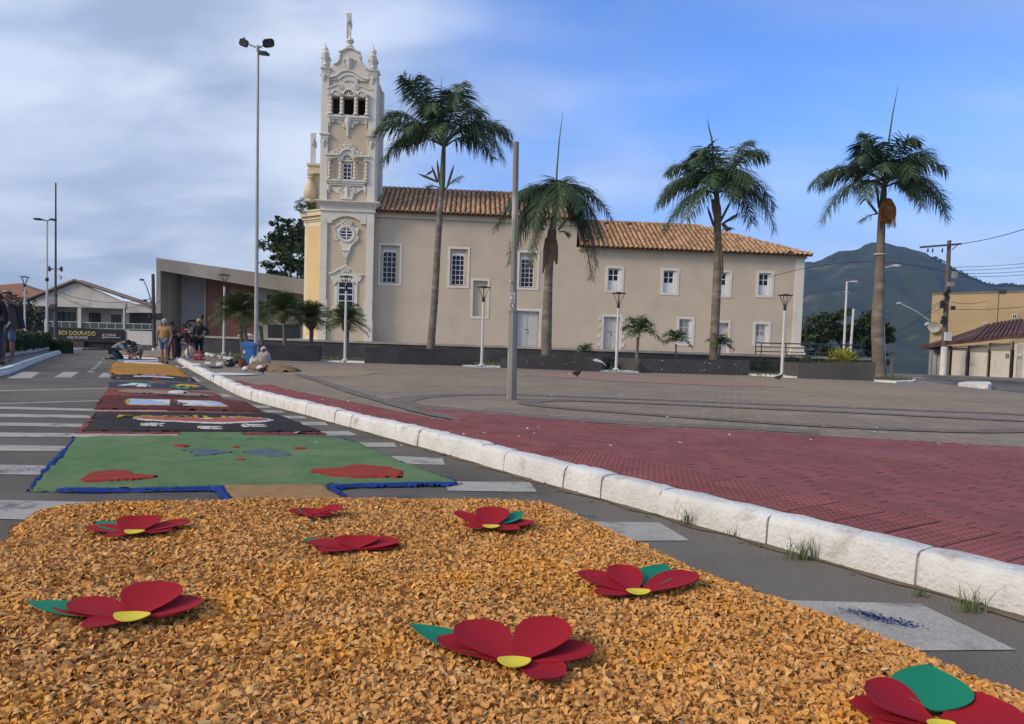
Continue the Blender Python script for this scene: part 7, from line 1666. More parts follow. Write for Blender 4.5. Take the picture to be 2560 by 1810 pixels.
# lamps and poles at the left
pole_d = mat('pole_dark', (0.085, 0.088, 0.088), (0.06, 0.062, 0.062), 2, 0.8, 0.2, 20)
b = Vector((V(62, 829, 42).x, 42, gz(42) + .1)); tp = V(62, 689, 42); plaza_lamp(b, tp.z, 'white lamp post behind the hedge at the far left')
b = Vector((V(113, 829, 58).x, 58, gz(58))); tp = V(113, 777, 58); plaza_lamp(b, tp.z, 'small distant lamp post right of the double armed mast')
b = G(117, 874.5, .13); tp = V(118, 550, b.y); t = thing('double_lamp_mast', 'slim white mast with a flat double lamp head beside the loudspeaker pole', 'light mast', b); h_ = tp.z - b.z; xo = tp.x - b.x
mb = MB(); mb.tube([(0, 0, -.1), (xo * .45, 0, h_ * .5), (xo, 0, h_)], [.07, .055, .04], 8); mb.build('mast', lamp_w, t, True)
for s_, lt in ((-1, .65), (1, .45)):
    mb = MB(); mb.tube([(xo, 0, h_ - .05), (xo + s_ * lt * .5, -.05, h_ + .03)], .03, 6); mb.box(xo + s_ * lt * .5, xo + s_ * lt, -.16, .12, h_ - .02, h_ + .07); mb.build('lamp_head', lamp_d, t)
for k_ in (.53,): mb = MB(); mb.lathe([(.07, 0), (.09, .05), (.09, .15), (.06, .2)], 8, (xo * k_, 0, h_ * k_)); mb.build('joint_collar', lamp_d, t, True)
b = Vector((V(139, 850, 50).x, 50, gz(50) + .05)); tp = V(139.5, 457, 50); k = 50 / F_PX; t = thing('loudspeaker_pole', 'tall thin dark pole carrying two horn loudspeakers and a meter box', 'pole', b); h_ = tp.z - b.z
zv = lambda v: V(139, v, 50).z - b.z
mb = MB(); mb.tube([(0, 0, -.2), (0, 0, zv(735))], [.125, .105], 10); mb.tube([(0, 0, zv(734.9)), (0, 0, h_)], [.075, .045], 8); mb.build('pole', pole_d, t, True)
mb = MB(); mb.tube([(0, 0, -.15), (0, 0, zv(846))], [.14, .135], 10); mb.build('painted_base', whitewash, t, True)
for s_ in (-1, 1):
    mb = MB(); x0 = s_ * .09; zz_ = zv(672.5); prf = [(.03, .05), (.035, .2), (.07, .3), (.13, .37), (.19, .4)]
    n = 12; vs = [(s_ * l, -.03 + r_ * math.cos(2 * PI * j / n), zz_ + r_ * math.sin(2 * PI * j / n)) for r_, l in prf for j in range(n)]; mb.add(vs, [(i * n + j, i * n + (j + 1) % n, (i + 1) * n + (j + 1) % n, (i + 1) * n + j) for i in range(4) for j in range(n)] + [tuple(range(n))]); mb.build('horn', mat('horn_grey', (0.16, 0.18, 0.18), None, 3, 0.5), t, True)
mb = MB(); mb.box(-.32, .12, -.3, -.11, zv(761), zv(743)); mb.build('meter_box', mat('box_grey', (0.27, 0.28, 0.29), None, 2, 0.6), t)
mb = MB(); mb.box(-.28, .12, -.26, -.11, zv(772), zv(761.5)); mb.build('cable_box', pole_d, t)
mb = MB(); mb.box(.1, .3, -.06, .06, zv(691), zv(687)); mb.lathe([(.0, -.2), (.08, -.15), (.09, .02), (.05, .06)], 10, (.33, 0, zv(691))); mb.build('camera', lamp_w, t, True)
b = G(386, 881.5); tp = V(382.5, 685, b.y); t = thing('street_light_pole', 'short dark utility pole with a curved street light arm beside the concrete hall', 'pole', b); h_ = tp.z - b.z; k = b.y / F_PX; xo = tp.x - b.x; zv = lambda v: V(385, v, b.y).z - b.z
mb = MB(); mb.tube([(0, 0, -.2), (xo, 0, h_)], [.14, .10], 10); mb.build('pole', pole_d, t, True)
mb = MB(); mb.tube([(0, 0, -.15), (xo * .06, 0, zv(870))], [.155, .15], 10); mb.build('painted_base', whitewash, t, True)
mb = MB(); q = lambda u, v: (V(u, v, b.y).x - b.x, -.12, zv(v)); mb.tube([q(381, 762), q(376, 740), q(369, 718), q(362, 704)], [.045, .04, .035, .03], 6); mb.build('arm', mat('arm_grey', (0.20, 0.21, 0.21), None, 2, 0.5), t, True)
mb = MB(); a = q(357, 701); mb.lathe([(.02, -.06), (.14, -.04), (.16, .02), (.07, .07)], 10, a); mb.build('lamp_head', pole_d, t, True)
for (x0, x1, v0, v1) in ((.14, .5, 800, 783), (-.4, -.14, 795, 786)): mb = MB(); mb.box(x0, x1, -.2, .1, zv(v0), zv(v1)); mb.build('switch_box', lamp_d, t)
cab = mat('cable_black', (0.02, 0.02, 0.022), None, 2, 0.6)
def cable(lab, pts, r=.016, grp=None, m=cab, sag=0.0):
    a = [Vector(p) for p in pts]
    if len(a) == 2: a = [a[0].lerp(a[1], i / 10) + Vector((0, 0, -sag * 4 * (i / 10) * (1 - i / 10))) for i in range(11)]
    base = a[0]; mb = MB(); mb.tube([p - base for p in a], r, 5); o = mb.build('power_cable', m); o.location = base; return tag(o, lab, 'cable', grp)
cable('cable sagging across the gable of the butcher house', (V(140, 728, 50), V(382, 745, b.y)), .018, None, cab, .5)
cable('lower cable sagging past the gable towards the concrete hall', (V(140, 735, 50), V(383, 752, b.y)), .016, None, cab, .8)
cable('slack cable from the light pole to the edge of the concrete hall', (V(384, 762, b.y), V(408, 743, 64)), .02, None, cab, .1)

# ================================================================ RIGHT: tan block, red roofed house, poles, tree, mountain
tan = mat('plaster_tan', (0.43, 0.33, 0.195), (0.37, 0.28, 0.165), 0.5, 0.9, 0.15, 10, c3=(0.28, 0.235, 0.16), s3=0.5, f3=(0.58, 0.75))
c1, c2_ = V(2323, 870, 63), V(2640, 870, 57); ang_b = math.atan2(c2_.y - c1.y, c2_.x - c1.x)
TBO = Vector((c1.x, c1.y, -.6)); tanb = thing('tan_building', 'plain tan block with a stained parapet behind the utility pole', 'building', TBO, ang_b)
bx_v, by_v = Vector((math.cos(ang_b), math.sin(ang_b), 0)), Vector((-math.sin(ang_b), math.cos(ang_b), 0))
def BV(u, v, ly=0.0):
    d = ray(u, v); e = Vector((0, 0, EYE)); t = (ly - (e - TBO).dot(by_v)) / d.dot(by_v); p = e + d * t; return ((p - TBO).dot(bx_v), p.z - TBO.z)
zt_ = BV(2330, 736)[1]; zb_ = BV(2330, 872)[1]; xr_ = BV(2700, 800)[0]
mb = MB(); mb.box(0, xr_, 0, 12, zb_, zt_); mb.build('upper_wall', tan, tanb)
mb = MB(); mb.box(-.02, xr_, -.06, .25, zt_, zt_ + .12); mb.build('parapet', mat('parapet_stained', (0.25, 0.21, 0.15), (0.16, 0.14, 0.11), 1.2, 0.9), tanb)
mb = MB(); mb.box(.05, xr_, .9, 12, -1, zb_ - .002); mb.build('ground_floor', mat('plaster_grey', (0.36, 0.34, 0.31), None, 0.8, 0.9), tanb)  # recessed ground floor in grey plaster
for u0, u1 in ((2320, 2330), (2334, 2343), (2346, 2352)): mb = MB(); a, b_ = BV(u0, 935, .8), BV(u1, 876, .8); mb.box(a[0], b_[0], .8, .88, 0, b_[1]); mb.build('garage_door', mat('door_grey', (0.30, 0.305, 0.31), (0.25, 0.255, 0.26), 2, 0.6), tanb)
for u0, u1, v0, v1 in ((2530, 2543, 797, 785), (2457, 2467, 815, 806)):
    mb = MB(); a, b_ = BV(u0, v0), BV(u1, v1); muntins(mb, a[0], b_[0], a[1], b_[1], 2, 1, .04, -.05, -.003, .06); win = mb.build('window', door_w, tanb); panes(win, a[0], b_[0], a[1], b_[1], 2, 1, .04, -.03, pane_d, .06)
mb = MB(); a = BV(2327, 805); mb.tube([(-.1, -.3, a[1] - .1), (-.25, -.6, a[1] - .25)], .1, 6); mb.build('drain_pipe', trim, tanb)
dish = thing('satellite_dish', 'white satellite dish on the tan wall left of the utility pole', 'dish', TBO + bx_v * BV(2340, 818)[0] - by_v * .35 + Vector((0, 0, BV(2340, 818)[1])), ang_b)
mb = MB(); n = 14; R_ = .5; ring = [(0, 0, 0)]
vs = []; 
for r_ in (0.02, .25, .5):
    for j in range(n): a = 2 * PI * j / n; vs.append((r_ * math.cos(a), -.3 * (r_ / .5) ** 2 * .5 - .1 - r_ * .3 * math.sin(a), r_ * math.sin(a) * .9))
mb.add(vs, [(i * n + j, i * n + (j + 1) % n, (i + 1) * n + (j + 1) % n, (i + 1) * n + j) for i in range(2) for j in range(n)] + [tuple(range(n))]); mb.build('reflector', mat('dish_white', (0.5, 0.48, 0.45), None, 2, 0.6), dish, True)
mb = MB(); mb.tube([(0, -.1, -.2), (0, -.55, -.05)], .015, 5); mb.tube([(0, -.08, 0), (0, .35, -.1)], .03, 5); mb.build('feed_arm', lamp_w, dish)
wl_ = thing('wall_light', 'street light on a thin arm reaching left from the tan building', 'street lamp', TBO + Vector((0, 0, 0)))
p0_, p1_, p2_ = [V(u, v, 62.6) - TBO for u, v in ((2326, 801), (2290, 778), (2254, 759.5))]
mb = MB(); mb.tube([p0_ + Vector((.1, .3, 0)), p1_, p2_], .04, 6); mb.build('arm', lamp_w, wl_, True); mb = MB(); mb.tube([p2_, p2_ + Vector((-.2, 0, .05)), p2_ + Vector((-.45, 0, 0))], [.05, .1, .05], 6); mb.build('lamp_head', lamp_w, wl_, True)

wa, wb = G(2366, 937, .12), G(2560, 945.5, .12); ang_w = math.atan2(wb.y - wa.y, wb.x - wa.x); WO = Vector((wa.x, wa.y, wa.z - .15))
wx, wy = Vector((math.cos(ang_w), math.sin(ang_w), 0)), Vector((-math.sin(ang_w), math.cos(ang_w), 0))
rh = thing('red_roofed_house', 'low house with a dark red tiled roof behind a panelled white street wall', 'house', WO, ang_w)
def RV(u, v, ly=0.0):
    d = ray(u, v); e = Vector((0, 0, EYE)); t = (ly - (e - WO).dot(wy)) / d.dot(wy); p = e + d * t; return ((p - WO).dot(wx), p.z - WO.z)
panel_w = mat('panel_white', (0.56, 0.53, 0.46), (0.48, 0.455, 0.40), 1.0, 0.85, c3=(0.24, 0.225, 0.19), s3=0.7, f3=(0.6, 0.75))
pil_b = mat('pillar_brown', (0.20, 0.13, 0.09), (0.14, 0.09, 0.065), 2, 0.85)
RC = (2240, 580, 4.272)
def rc(x, y, ly=0.0): return RV(RC[0] + x / RC[2], RC[1] + y / RC[2], ly)
for x0, y0, x1, y1 in ((588, 1527, 752, 1268), (778, 1530, 982, 1288), (1000, 1540, 1222, 1275)): mb = MB(); a, b_ = rc(x0, y0), rc(x1, y1); mb.box(a[0], b_[0], 0, .15, -.2, b_[1]); mb.build('wall_panel', panel_w, rh)
for x0, x1, yt in ((540, 586, 1215), (753, 777, 1210), (983, 999, 1185), (1223, 1245, 1170)): mb = MB(); a, b_ = rc(x0, 1530), rc(x1, yt); mb.box(a[0], b_[0], -.06, .22, -.2, b_[1]); mb.build('pillar', pil_b, rh)
for x0, x1, y0, y1 in ((590, 770, 1266, 1236), (780, 980, 1284, 1215), (1000, 1222, 1273, 1190)): mb = MB(); a, b_ = rc(x0, y0), rc(x1, y1); mb.box(a[0], b_[0], .06, .1, a[1] + .01, b_[1]); mb.build('screen', mat('screen_grey', (0.22, 0.21, 0.20), None, 1, 0.7), rh)
mb = MB(); a, b_ = rc(600, 1228), rc(1222, 1188); mb.bar((a[0], .03, a[1]), (b_[0], .03, b_[1]), .06); mb.bar((rc(1210, 1165)[0], -.25, rc(1210, 1160)[1]), (rc(1500, 1110)[0], -.25, rc(1500, 1095)[1]), .3, .12); mb.build('top_rail', panel_w, rh)
a, b_ = rc(1250, 1555), rc(1362, 1178); mb = MB(); muntins(mb, a[0], b_[0] + .2, -.1, b_[1], 1, 1, .05, -.04, .06, .16); gt_ = mb.build('gate', panel_w, rh)
mb = MB(); mb.box(a[0] + .17, b_[0] + .03, 0, .03, .06, b_[1] - .17); m_ = rc(1320, 1325); mb.build('gate_panel', mat('gate_grey', (0.40, 0.39, 0.36), None, 2, 0.7), gt_)
mb = MB(); mb.bar((a[0] + .17, -.03, m_[1] + .05), (b_[0], -.03, m_[1] + .05), .04); mb.bar((a[0] + .17, -.03, m_[1] - .1), (b_[0], -.03, m_[1] - .1), .04); mb.lathe([(.0, -.2), (.18, 0), (.0, .2)], 4, (m_[0], -.02, m_[1])); mb.build('gate_emblem', panel_w, gt_)
mb = MB(); a, b_ = rc(1172, 1345), rc(1208, 1302); muntins(mb, a[0], b_[0], a[1], b_[1], 1, 1, .03, -.05, -.003, .06); mb.build('meter_niche', mat('niche', (0.20, 0.12, 0.08), None, 3, 0.8), rh)
zr0 = rc(570, 1160, .5)
ev = [rc(335, 1232, .2), rc(600, 1195, .2), rc(900, 1165, .2), rc(1367, 1110, .2), rc(1700, 1075, .2)]; rg = [rc(570, 1150, 3.5), rc(850, 1050, 6), rc(1010, 985, 7), rc(1367, 930, 7.5), rc(1700, 915, 7.5)]
mb = MB(); ys = (3.0, 4.5, 6.5, 7.5, 7.5); e3 = [(p[0], -.5, p[1]) for p in ev]; r3 = [(p[0], y, p[1]) for p, y in zip([rc(590, 1140, 3.0), rc(850, 1050, 4.5), rc(1010, 985, 6.5), rc(1367, 930, 7.5), rc(1700, 915, 7.5)], ys)]
mb.add(e3 + r3, [(i, i + 1, 6 + i, 5 + i) for i in range(4)])
th_ = [(p[0], p[1], p[2] - .12) for p in e3]; mb.add(e3 + th_, [(i + 1, i, 5 + i, 6 + i) for i in range(4)])
roof_red = mat('roof_red', (0.105, 0.052, 0.045), (0.075, 0.038, 0.034), 2, 0.85, 0.9, 5, stretch=(3.5, .5, .5), c3=(0.14, 0.075, 0.062), s3=0.6)
rr_ = mb.build('roof', roof_red, rh)
mb = MB(); nt_ = 0
for i in range(4):
    for s_ in range(1, 9):
        f = s_ / 9
        p, q = Vector(e3[i]).lerp(Vector(e3[i + 1]), f), Vector(r3[i]).lerp(Vector(r3[i + 1]), f); mb.tube([p + Vector((0, -.02, .03)), q + Vector((0, 0, .03))], [.11, .1], 6)
tag(mb.build('roof_tiles', roof_red, rr_, True), kind='stuff')
mb = MB(); mb.box(rc(590, 0, .4)[0], rc(1700, 0, .4)[0], 1.0, 9, -.2, min(p[1] for p in ev) - .05); mb.build('house_wall', mat('house_brown', (0.13, 0.085, 0.062), None, 1, 0.9), rh)
mb = MB(); mb.box(rc(330, 0)[0], rc(585, 0)[0], .02, .2, rc(560, 1216)[1] - .25, rc(560, 1216)[1]); mb.build('awning', roof_red, rh)
# antenna on the roof
an = thing('tv_antenna', 'thin television antenna on a mast above the red roof', 'antenna', WO + wx * rc(1080, 970, 7)[0] + wy * 7 + Vector((0, 0, rc(1080, 985, 7)[1]))); mb = MB(); mb.tube([(0, 0, -.3), (0, 0, 2.6)], .03, 5); mb.build('mast', pole_d, an)
mb = MB(); mb.bar((-.9, 0, 2.6), (.6, 0, 2.65), .04); [mb.bar((-.8 + i * .35, -.35, 2.62), (-.8 + i * .35, .35, 2.62), .025) for i in range(4)]; mb.box(.1, .5, -.1, .1, 2.3, 2.6); mb.build('aerial', pole_d, an)

b = G(2357, 938, .12); k = b.y / F_PX; tp = V(2373.4, 601, b.y); t = thing('utility_pole', 'weathered utility pole with a crossarm and tangled boxes at the right', 'utility pole', b); h_ = tp.z - b.z; xo = tp.x - b.x; U = lambda u, v, dy=0.0: Vector((V(u, v, b.y).x - b.x, dy, V(u, v, b.y).z - b.z))
mb = MB(); mb.tube([(0, 0, -.3), (xo, 0, h_)], [.2, .12], 10); mb.build('pole', mat('pole_wood', (0.14, 0.12, 0.10), (0.09, 0.078, 0.068), 3, 0.9, 0.3, 20, stretch=(2, 2, .5)), t, True)
mb = MB(); f = U(2361, 867); mb.tube([(0, 0, -.2), f], [.22, .205], 10); mb.build('painted_base', whitewash, t, True)
mb = MB(); mb.bar(U(2297, 619, -.16), U(2399, 610.5, -.16), .12, .12); mb.bar(U(2366, 617, -.2), U(2372, 628, -.2), .05); mb.bar(U(2390, 613, -.2), U(2376, 625, -.2), .05); mb.build('crossarm', mat('arm_wood', (0.09, 0.085, 0.08), None, 4, 0.9), t)
for u in (2316, 2328, 2352): mb = MB(); p = U(u, 621, -.2); mb.lathe([(.02, -.3), (.07, -.27), (.03, -.2), (.07, -.14), (.03, -.05), (.02, 0)], 7, tuple(p)); mb.build('insulator', lamp_d, t, True)
for u, v0, v1, w, m in ((2371, 717, 706, .42, 'box_grey'), (2380, 697, 680, .3, 'box_grey'), (2363, 852, 831, .42, 'box_grey')):
    mb = MB(); p, q = U(u, v0), U(u, v1); mb.box(p.x - w / 2, p.x + w / 2, -.38, -.18, p.z, q.z); mb.build('service_box', MATS[m] if u != 2363 else lamp_w, t)
for u, v in ((2352, 757), (2350, 766), (2378, 770), (2355, 795), (2352, 805), (2360, 735), (2366, 728), (2364, 745)): mb = MB(); p = U(u, v); mb.box(p.x - .12, p.x + .12, -.3, -.14, p.z - .14, p.z + .12); mb.build('junction_box', lamp_d, t)
for i, (u0, v0, u1, v1, y1, lab, s_) in enumerate(((2390, 611, 2700, 520, 40, 'power line rising from the crossarm to the upper right', .3), (2376, 668, 2700, 640, 60, 'topmost of four thin wires right of the utility pole', .2), (2376, 676, 2700, 650, 60, 'second of four thin wires right of the utility pole', .2), (2376, 684, 2700, 662, 60, 'third of four thin wires right of the utility pole', .2), (2376, 692, 2700, 672, 60, 'lowest of four thin wires right of the utility pole', .2),
                                       (2368, 681, 1900, 700, 46, 'wire crossing in front of the mountain behind the fourth palm', -.9), (2362, 748, 2130, 870, 56, 'dark cable dipping from the utility pole towards the dark tree', .6), (2362, 772, 2700, 745, 50, 'cable across the tan wall above the red roof', .3), (2362, 752, 2470, 752, 56, 'bundle of cables from the pole to the television antenna', .2), (2362, 745, 2327, 765, 62, 'short cable from the pole to the left corner of the tan building', .1), (2362, 760, 2327, 783, 62, 'second short cable to the left corner of the tan building', .1))):
    cable(lab, (V(u0, v0, b.y), V(u1, v1, y1)), .022 if i == 0 else .016, None, cab if i not in (5,) else arm_ if False else cab, s_)
# two white posts behind the terrace
by_ = 54.0
b = Vector((V(2111, 862, by_).x, by_, gz(by_) + .0)); t = thing('white_street_light', 'white street light post with a short arm in front of the mountain', 'street lamp', b); q = lambda u, v, dy=0: Vector((V(u, v, by_).x - b.x, dy, V(u, v, by_).z - b.z))
mb = MB(); mb.tube([(0, 0, -.1), q(2117.5, 704)], [.1, .07], 8); mb.build('pole', lamp_w, t, True); mb = MB(); mb.tube([q(2117.5, 704.5), q(2130, 703.5)], .035, 6); mb.build('arm', lamp_w, t); mb = MB(); p = q(2135, 704); mb.box(p.x - .15, p.x + .2, -.12, .12, p.z - .03, p.z + .06); mb.build('lamp_head', lamp_w, t)
for v in (729,): mb = MB(); p = q(2116, v); mb.bar(p + Vector((-.15, 0, 0)), p + Vector((.15, 0, 0)), .05); mb.build('bracket', lamp_w, t)
b2_ = Vector((V(2126, 862, by_ + 1).x, by_ + 1, gz(by_ + 1))); t = thing('white_post', 'plain white post leaning beside the white street light', 'post', b2_); mb = MB(); mb.tube([(0, 0, -.1), Vector((V(2134, 772, by_ + 1).x - b2_.x, 0, V(2134, 772, by_ + 1).z - b2_.z))], [.1, .085], 8); mb.build('post', lamp_w, t, True)
b3_ = Vector((V(2214, 900, 50).x, 50, gz(50) + .1)); t = thing('hidden_street_light', 'street light whose head reaches out right of the fourth palm trunk', 'street lamp', b3_); q = lambda u, v: Vector((V(u, v, 50).x - b3_.x, 0, V(u, v, 50).z - b3_.z))
mb = MB(); mb.tube([(0, 0, 0), q(2203, 672)], [.1, .06], 8); mb.build('pole', lamp_w, t, True); mb = MB(); mb.tube([q(2203, 672), q(2230, 664.5)], .03, 6); p = q(2240, 664.5); mb.tube([p - Vector((.3, 0, 0)), p, p + Vector((.3, 0, .02))], [.04, .09, .04], 6); mb.build('lamp_head', lamp_w, t, True)
b4_ = Vector((V(2014, 860, 70).x, 70, -1)); t = thing('small_utility_pole', 'small wooden pole with a crossbar before the dark tree right of the church', 'utility pole', b4_); q = lambda u, v: Vector((V(u, v, 70).x - b4_.x, 0, V(u, v, 70).z - b4_.z)); mb = MB(); mb.tube([(0, 0, 0), q(2017, 790)], [.13, .09], 8); mb.build('pole', MATS['pole_wood'], t, True); mb = MB(); mb.bar(q(2003, 795), q(2023, 793), .1); mb.build('crossbar', MATS['arm_wood'], t)
b5_ = G(2229, 946, .2); t = thing('grey_bollard', 'short grey post standing on the turf beside the fourth palm', 'post', b5_); mb = MB(); mb.tube([(0, 0, -.1), (-.02, 0, V(2230, 901, b5_.y).z - b5_.z)], [.07, .055], 8); mb.lathe([(.06, 0), (.06, .06), (.02, .1)], 8, (-.02, 0, V(2230, 901, b5_.y).z - b5_.z)); mb.build('post', mat('post_grey', (0.13, 0.13, 0.125), None, 3, 0.8), t, True)

# trees behind
leaf_d = mat('leaf_dark', (0.028, 0.048, 0.018), (0.04, 0.065, 0.022), 0.5, 0.65, island=0.45, c3=(0.055, 0.08, 0.024), s3=0.35)
leaf_g = mat('leaf_green', (0.04, 0.07, 0.022), (0.055, 0.09, 0.028), 0.5, 0.6, island=0.45) if False else mat('leaf_mango', (0.036, 0.062, 0.022), (0.055, 0.085, 0.03), 0.6, 0.6, island=0.45, c3=(0.085, 0.11, 0.04), s3=0.4)
def tree(name, lab, base, blobs, m, s0, s1, limbs, tr):
    t = thing(name, lab, 'tree', base); mb = MB()
    for c, r_, n in blobs:
        sub = 14
        for _ in range(sub):                                   # uneven clumps rather than one ball
            a, z = rnd.uniform(0, 2 * PI), rnd.uniform(-.9, .95); q_ = math.sqrt(1 - z * z); f = rnd.uniform(.45, .95)
            cc = (c[0] + r_[0] * f * q_ * math.cos(a), c[1] + r_[1] * f * q_ * math.sin(a), c[2] + r_[2] * f * z); k_ = rnd.uniform(.22, .42)
            leaf_cloud(mb, cc, (r_[0] * k_, r_[1] * k_, r_[2] * k_ * .8), int(n / sub), s0, s1, .1)
    mb.build('crown', m, t)
    mb = MB()
    for pts, r_ in limbs: mb.tube([Vector(p) for p in pts], r_, 7)
    mb.build('limbs', bark_m, t, True); mb = MB(); mb.tube([Vector(p) for p in tr[0]], tr[1], 9); mb.build('trunk', bark_m, t, True); return t
y = 74.0; k = y / F_PX; b = V(725, 850, y); b.z = .5; q = lambda u, v: ((u - 725) * k, 0, (846 - v) * k + .4)
tree('mango_tree', 'tall leafy tree between the concrete hall and the church wing', b, [(q(715, 590), (1.9, 1.8, 2.0), 1500), (q(735, 640), (2.2, 2, 2.2), 1700), (q(700, 655), (1.7, 1.6, 1.3), 1000), (q(672, 700), (1.6, 1.4, 1.0), 800), (q(660, 712), (1.0, 1, .7), 350), (q(745, 700), (1.6, 1.6, 2.0), 900), (q(705, 620), (2.2, 2, 2.2), 1500), (q(735, 690), (2.4, 2, 2.4), 1600), (q(690, 690), (1.6, 1.5, 1.4), 900), (q(695, 560), (1.0, 1, .8), 400), (q(735, 565), (1.2, 1, 1.0), 500)], leaf_g, .14, .27,
     [([q(728, 745), q(715, 690), q(690, 660)], [.16, .1, .04]), ([q(730, 740), q(742, 680), q(745, 620)], [.15, .1, .04]), ([q(726, 750), q(700, 720), q(668, 705)], [.12, .07, .03]), ([q(729, 740), q(722, 660), q(715, 590)], [.16, .1, .04])], ([(0, 0, -.5), q(727, 800), q(728, 745)], [.3, .24, .18]))
y = 84.0; k = y / F_PX; b = V(2100, 860, y); b.z = -2.4; q = lambda u, v: ((u - 2100) * k, 0, (888 - v) * k + EYE - b.z + 0)
tree('spreading_tree', 'broad dark tree behind the terrace right of the church', b, [(q(2100, 800), (3.8, 3, 2.4), 3000), (q(2045, 815), (2.6, 2.4, 2.2), 1800), (q(2160, 805), (2.8, 2.4, 2.4), 2000), (q(2195, 835), (2.0, 2, 2.0), 1000), (q(2100, 840), (4.5, 2.4, 1.8), 2200), (q(2020, 850), (2, 2, 1.8), 1000), (q(2215, 818), (.9, 1, .7), 250), (q(2130, 880), (4.5, 2, 1.6), 1500), (q(2030, 885), (2.5, 2, 1.6), 900)], leaf_d, .16, .3,
     [([q(2105, 860), q(2070, 820), q(2050, 800)], [.2, .12, .05]), ([q(2105, 860), q(2140, 820), q(2165, 800)], [.2, .12, .05])], ([(0, 0, -1), q(2102, 880), q(2105, 855)], [.4, .32, .24]))

# mountain and lower hills
forest = mat('forest_far', (0.018, 0.029, 0.021), (0.031, 0.044, 0.03), 0.012, 0.95, 0.0, c3=(0.085, 0.085, 0.075), s3=0.008, f3=(0.58, 0.68))
speckle(forest, 0.05, 0.3)
PRF = [(1500, 800), (1700, 742), (1850, 700), (1997, 662), (2009, 653), (2036, 657), (2065, 643), (2097, 628), (2125, 626), (2145, 624.5), (2160, 613), (2175, 606), (2212, 606), (2239, 614), (2275, 621), (2311, 631), (2334, 646), (2368, 667), (2392, 681), (2416, 692), (2456, 709), (2487, 717), (2510, 715), (2560, 718), (2700, 740), (2900, 770), (3200, 820)]
D = 1500.0
px = np.array([V(u, v, D).x for u, v in PRF]); pz = np.array([V(u, v, D).z for u, v in PRF])
nx, ny = 240, 90
xs = np.linspace(px[0] - 300, px[-1] + 300, nx); tt = np.linspace(0, 1, ny)
ridge = np.interp(xs, px, pz, left=pz[0] - 60, right=pz[-1] - 40)
v = np.zeros((ny, nx, 3))
for j, t in enumerate(tt):
    yy = 240 + (D - 240) * t if t <= 1 else 0
    xx = xs * (yy / D) ** 0.75
    prof_t = t ** 1.7 * (1 - .0 * t)
    spur = 1 - .8 * np.sin(t * PI) * np.abs(vn(xs / 150, xs * 0 + 3 + t * 1.5, 5, 4))
    zz_ = -14 + (ridge + 14) * prof_t * spur * (1.0 if t == 1 else 1.0) + vn(xx / 16, np.full(nx, yy / 16), 9, 3) * 5 * t
    v[j, :, 0] = xx; v[j, :, 1] = yy; v[j, :, 2] = zz_ if t < 1 else -14 + (ridge + 14) + vn(xs / 9, xs * 0, 4, 3) * 1.5
idx = np.arange(nx * ny).reshape(ny, nx)
f = np.stack([idx[:-1, :-1].ravel(), idx[:-1, 1:].ravel(), idx[1:, 1:].ravel(), idx[1:, :-1].ravel()], 1)
mo = npmesh('mountain', v.reshape(-1, 3), f, forest, None, True); mo['kind'] = 'structure'
# back of the mountain so that it is closed
vb = np.stack([v[-1], np.stack([xs * 1.1, np.full(nx, D + 500), np.full(nx, -14.0)], 1)]).reshape(-1, 3); fb = np.stack([np.arange(nx - 1), np.arange(1, nx), nx + np.arange(1, nx), nx + np.arange(nx - 1)], 1)
npmesh('mountain_back', vb, fb, forest, None, True)['kind'] = 'structure'
mb = MB()
for _ in range(260):
    u = rnd.uniform(2330, 2620); zz_ = np.interp(u, [a for a, _ in PRF], [b_ for _, b_ in PRF]); p = V(u, zz_ + 1.0, D); r_ = rnd.uniform(2, 6.5)
    for _ in range(7): c = p + Vector((rnd.gauss(0, 2.5), rnd.gauss(0, 3), rnd.uniform(-2, r_))); s_ = rnd.uniform(1, 2.4); mb.add([c + Vector((-s_, 0, 0)), c + Vector((0, 0, s_)), c + Vector((s_, 0, 0)), c + Vector((0, 0, -s_))], [(0, 1, 2, 3)])
tag(mb.build('ridge_trees', forest), 'tiny trees along the mountain ridge', 'trees', kind='stuff')

# ================================================================ PEOPLE
skin_m = mat('skin', (0.33, 0.19, 0.125), (0.29, 0.16, 0.105), 6, 0.6)
skin_t = mat('skin_tan', (0.22, 0.12, 0.08), (0.19, 0.10, 0.068), 6, 0.6)
def cloth(n, c, s=5): return mat('cloth_' + n, c, tuple(x * .75 for x in c), s, 0.85, 0.2, 25)
def stripes(n, c, d, scale):
    m = cloth(n, c); t = m.node_tree; b = t.nodes['Principled BSDF']; co = t.nodes.new('ShaderNodeTexCoord'); w = t.nodes.new('ShaderNodeTexWave'); w.bands_direction = 'Z'; w.inputs['Scale'].default_value = scale; w.inputs['Distortion'].default_value = 1.0
    t.links.new(co.outputs['Object'], w.inputs[0]); r = t.nodes.new('ShaderNodeMapRange'); r.inputs[1].default_value = .45; r.inputs[2].default_value = .55; t.links.new(w.outputs['Fac'], r.inputs[0])
    x = t.nodes.new('ShaderNodeMix'); x.data_type = 'RGBA'; x.inputs[6].default_value = c + (1,); x.inputs[7].default_value = d + (1,); t.links.new(r.outputs[0], x.inputs[0]); t.links.new(x.outputs[2], b.inputs['Base Color']); return m
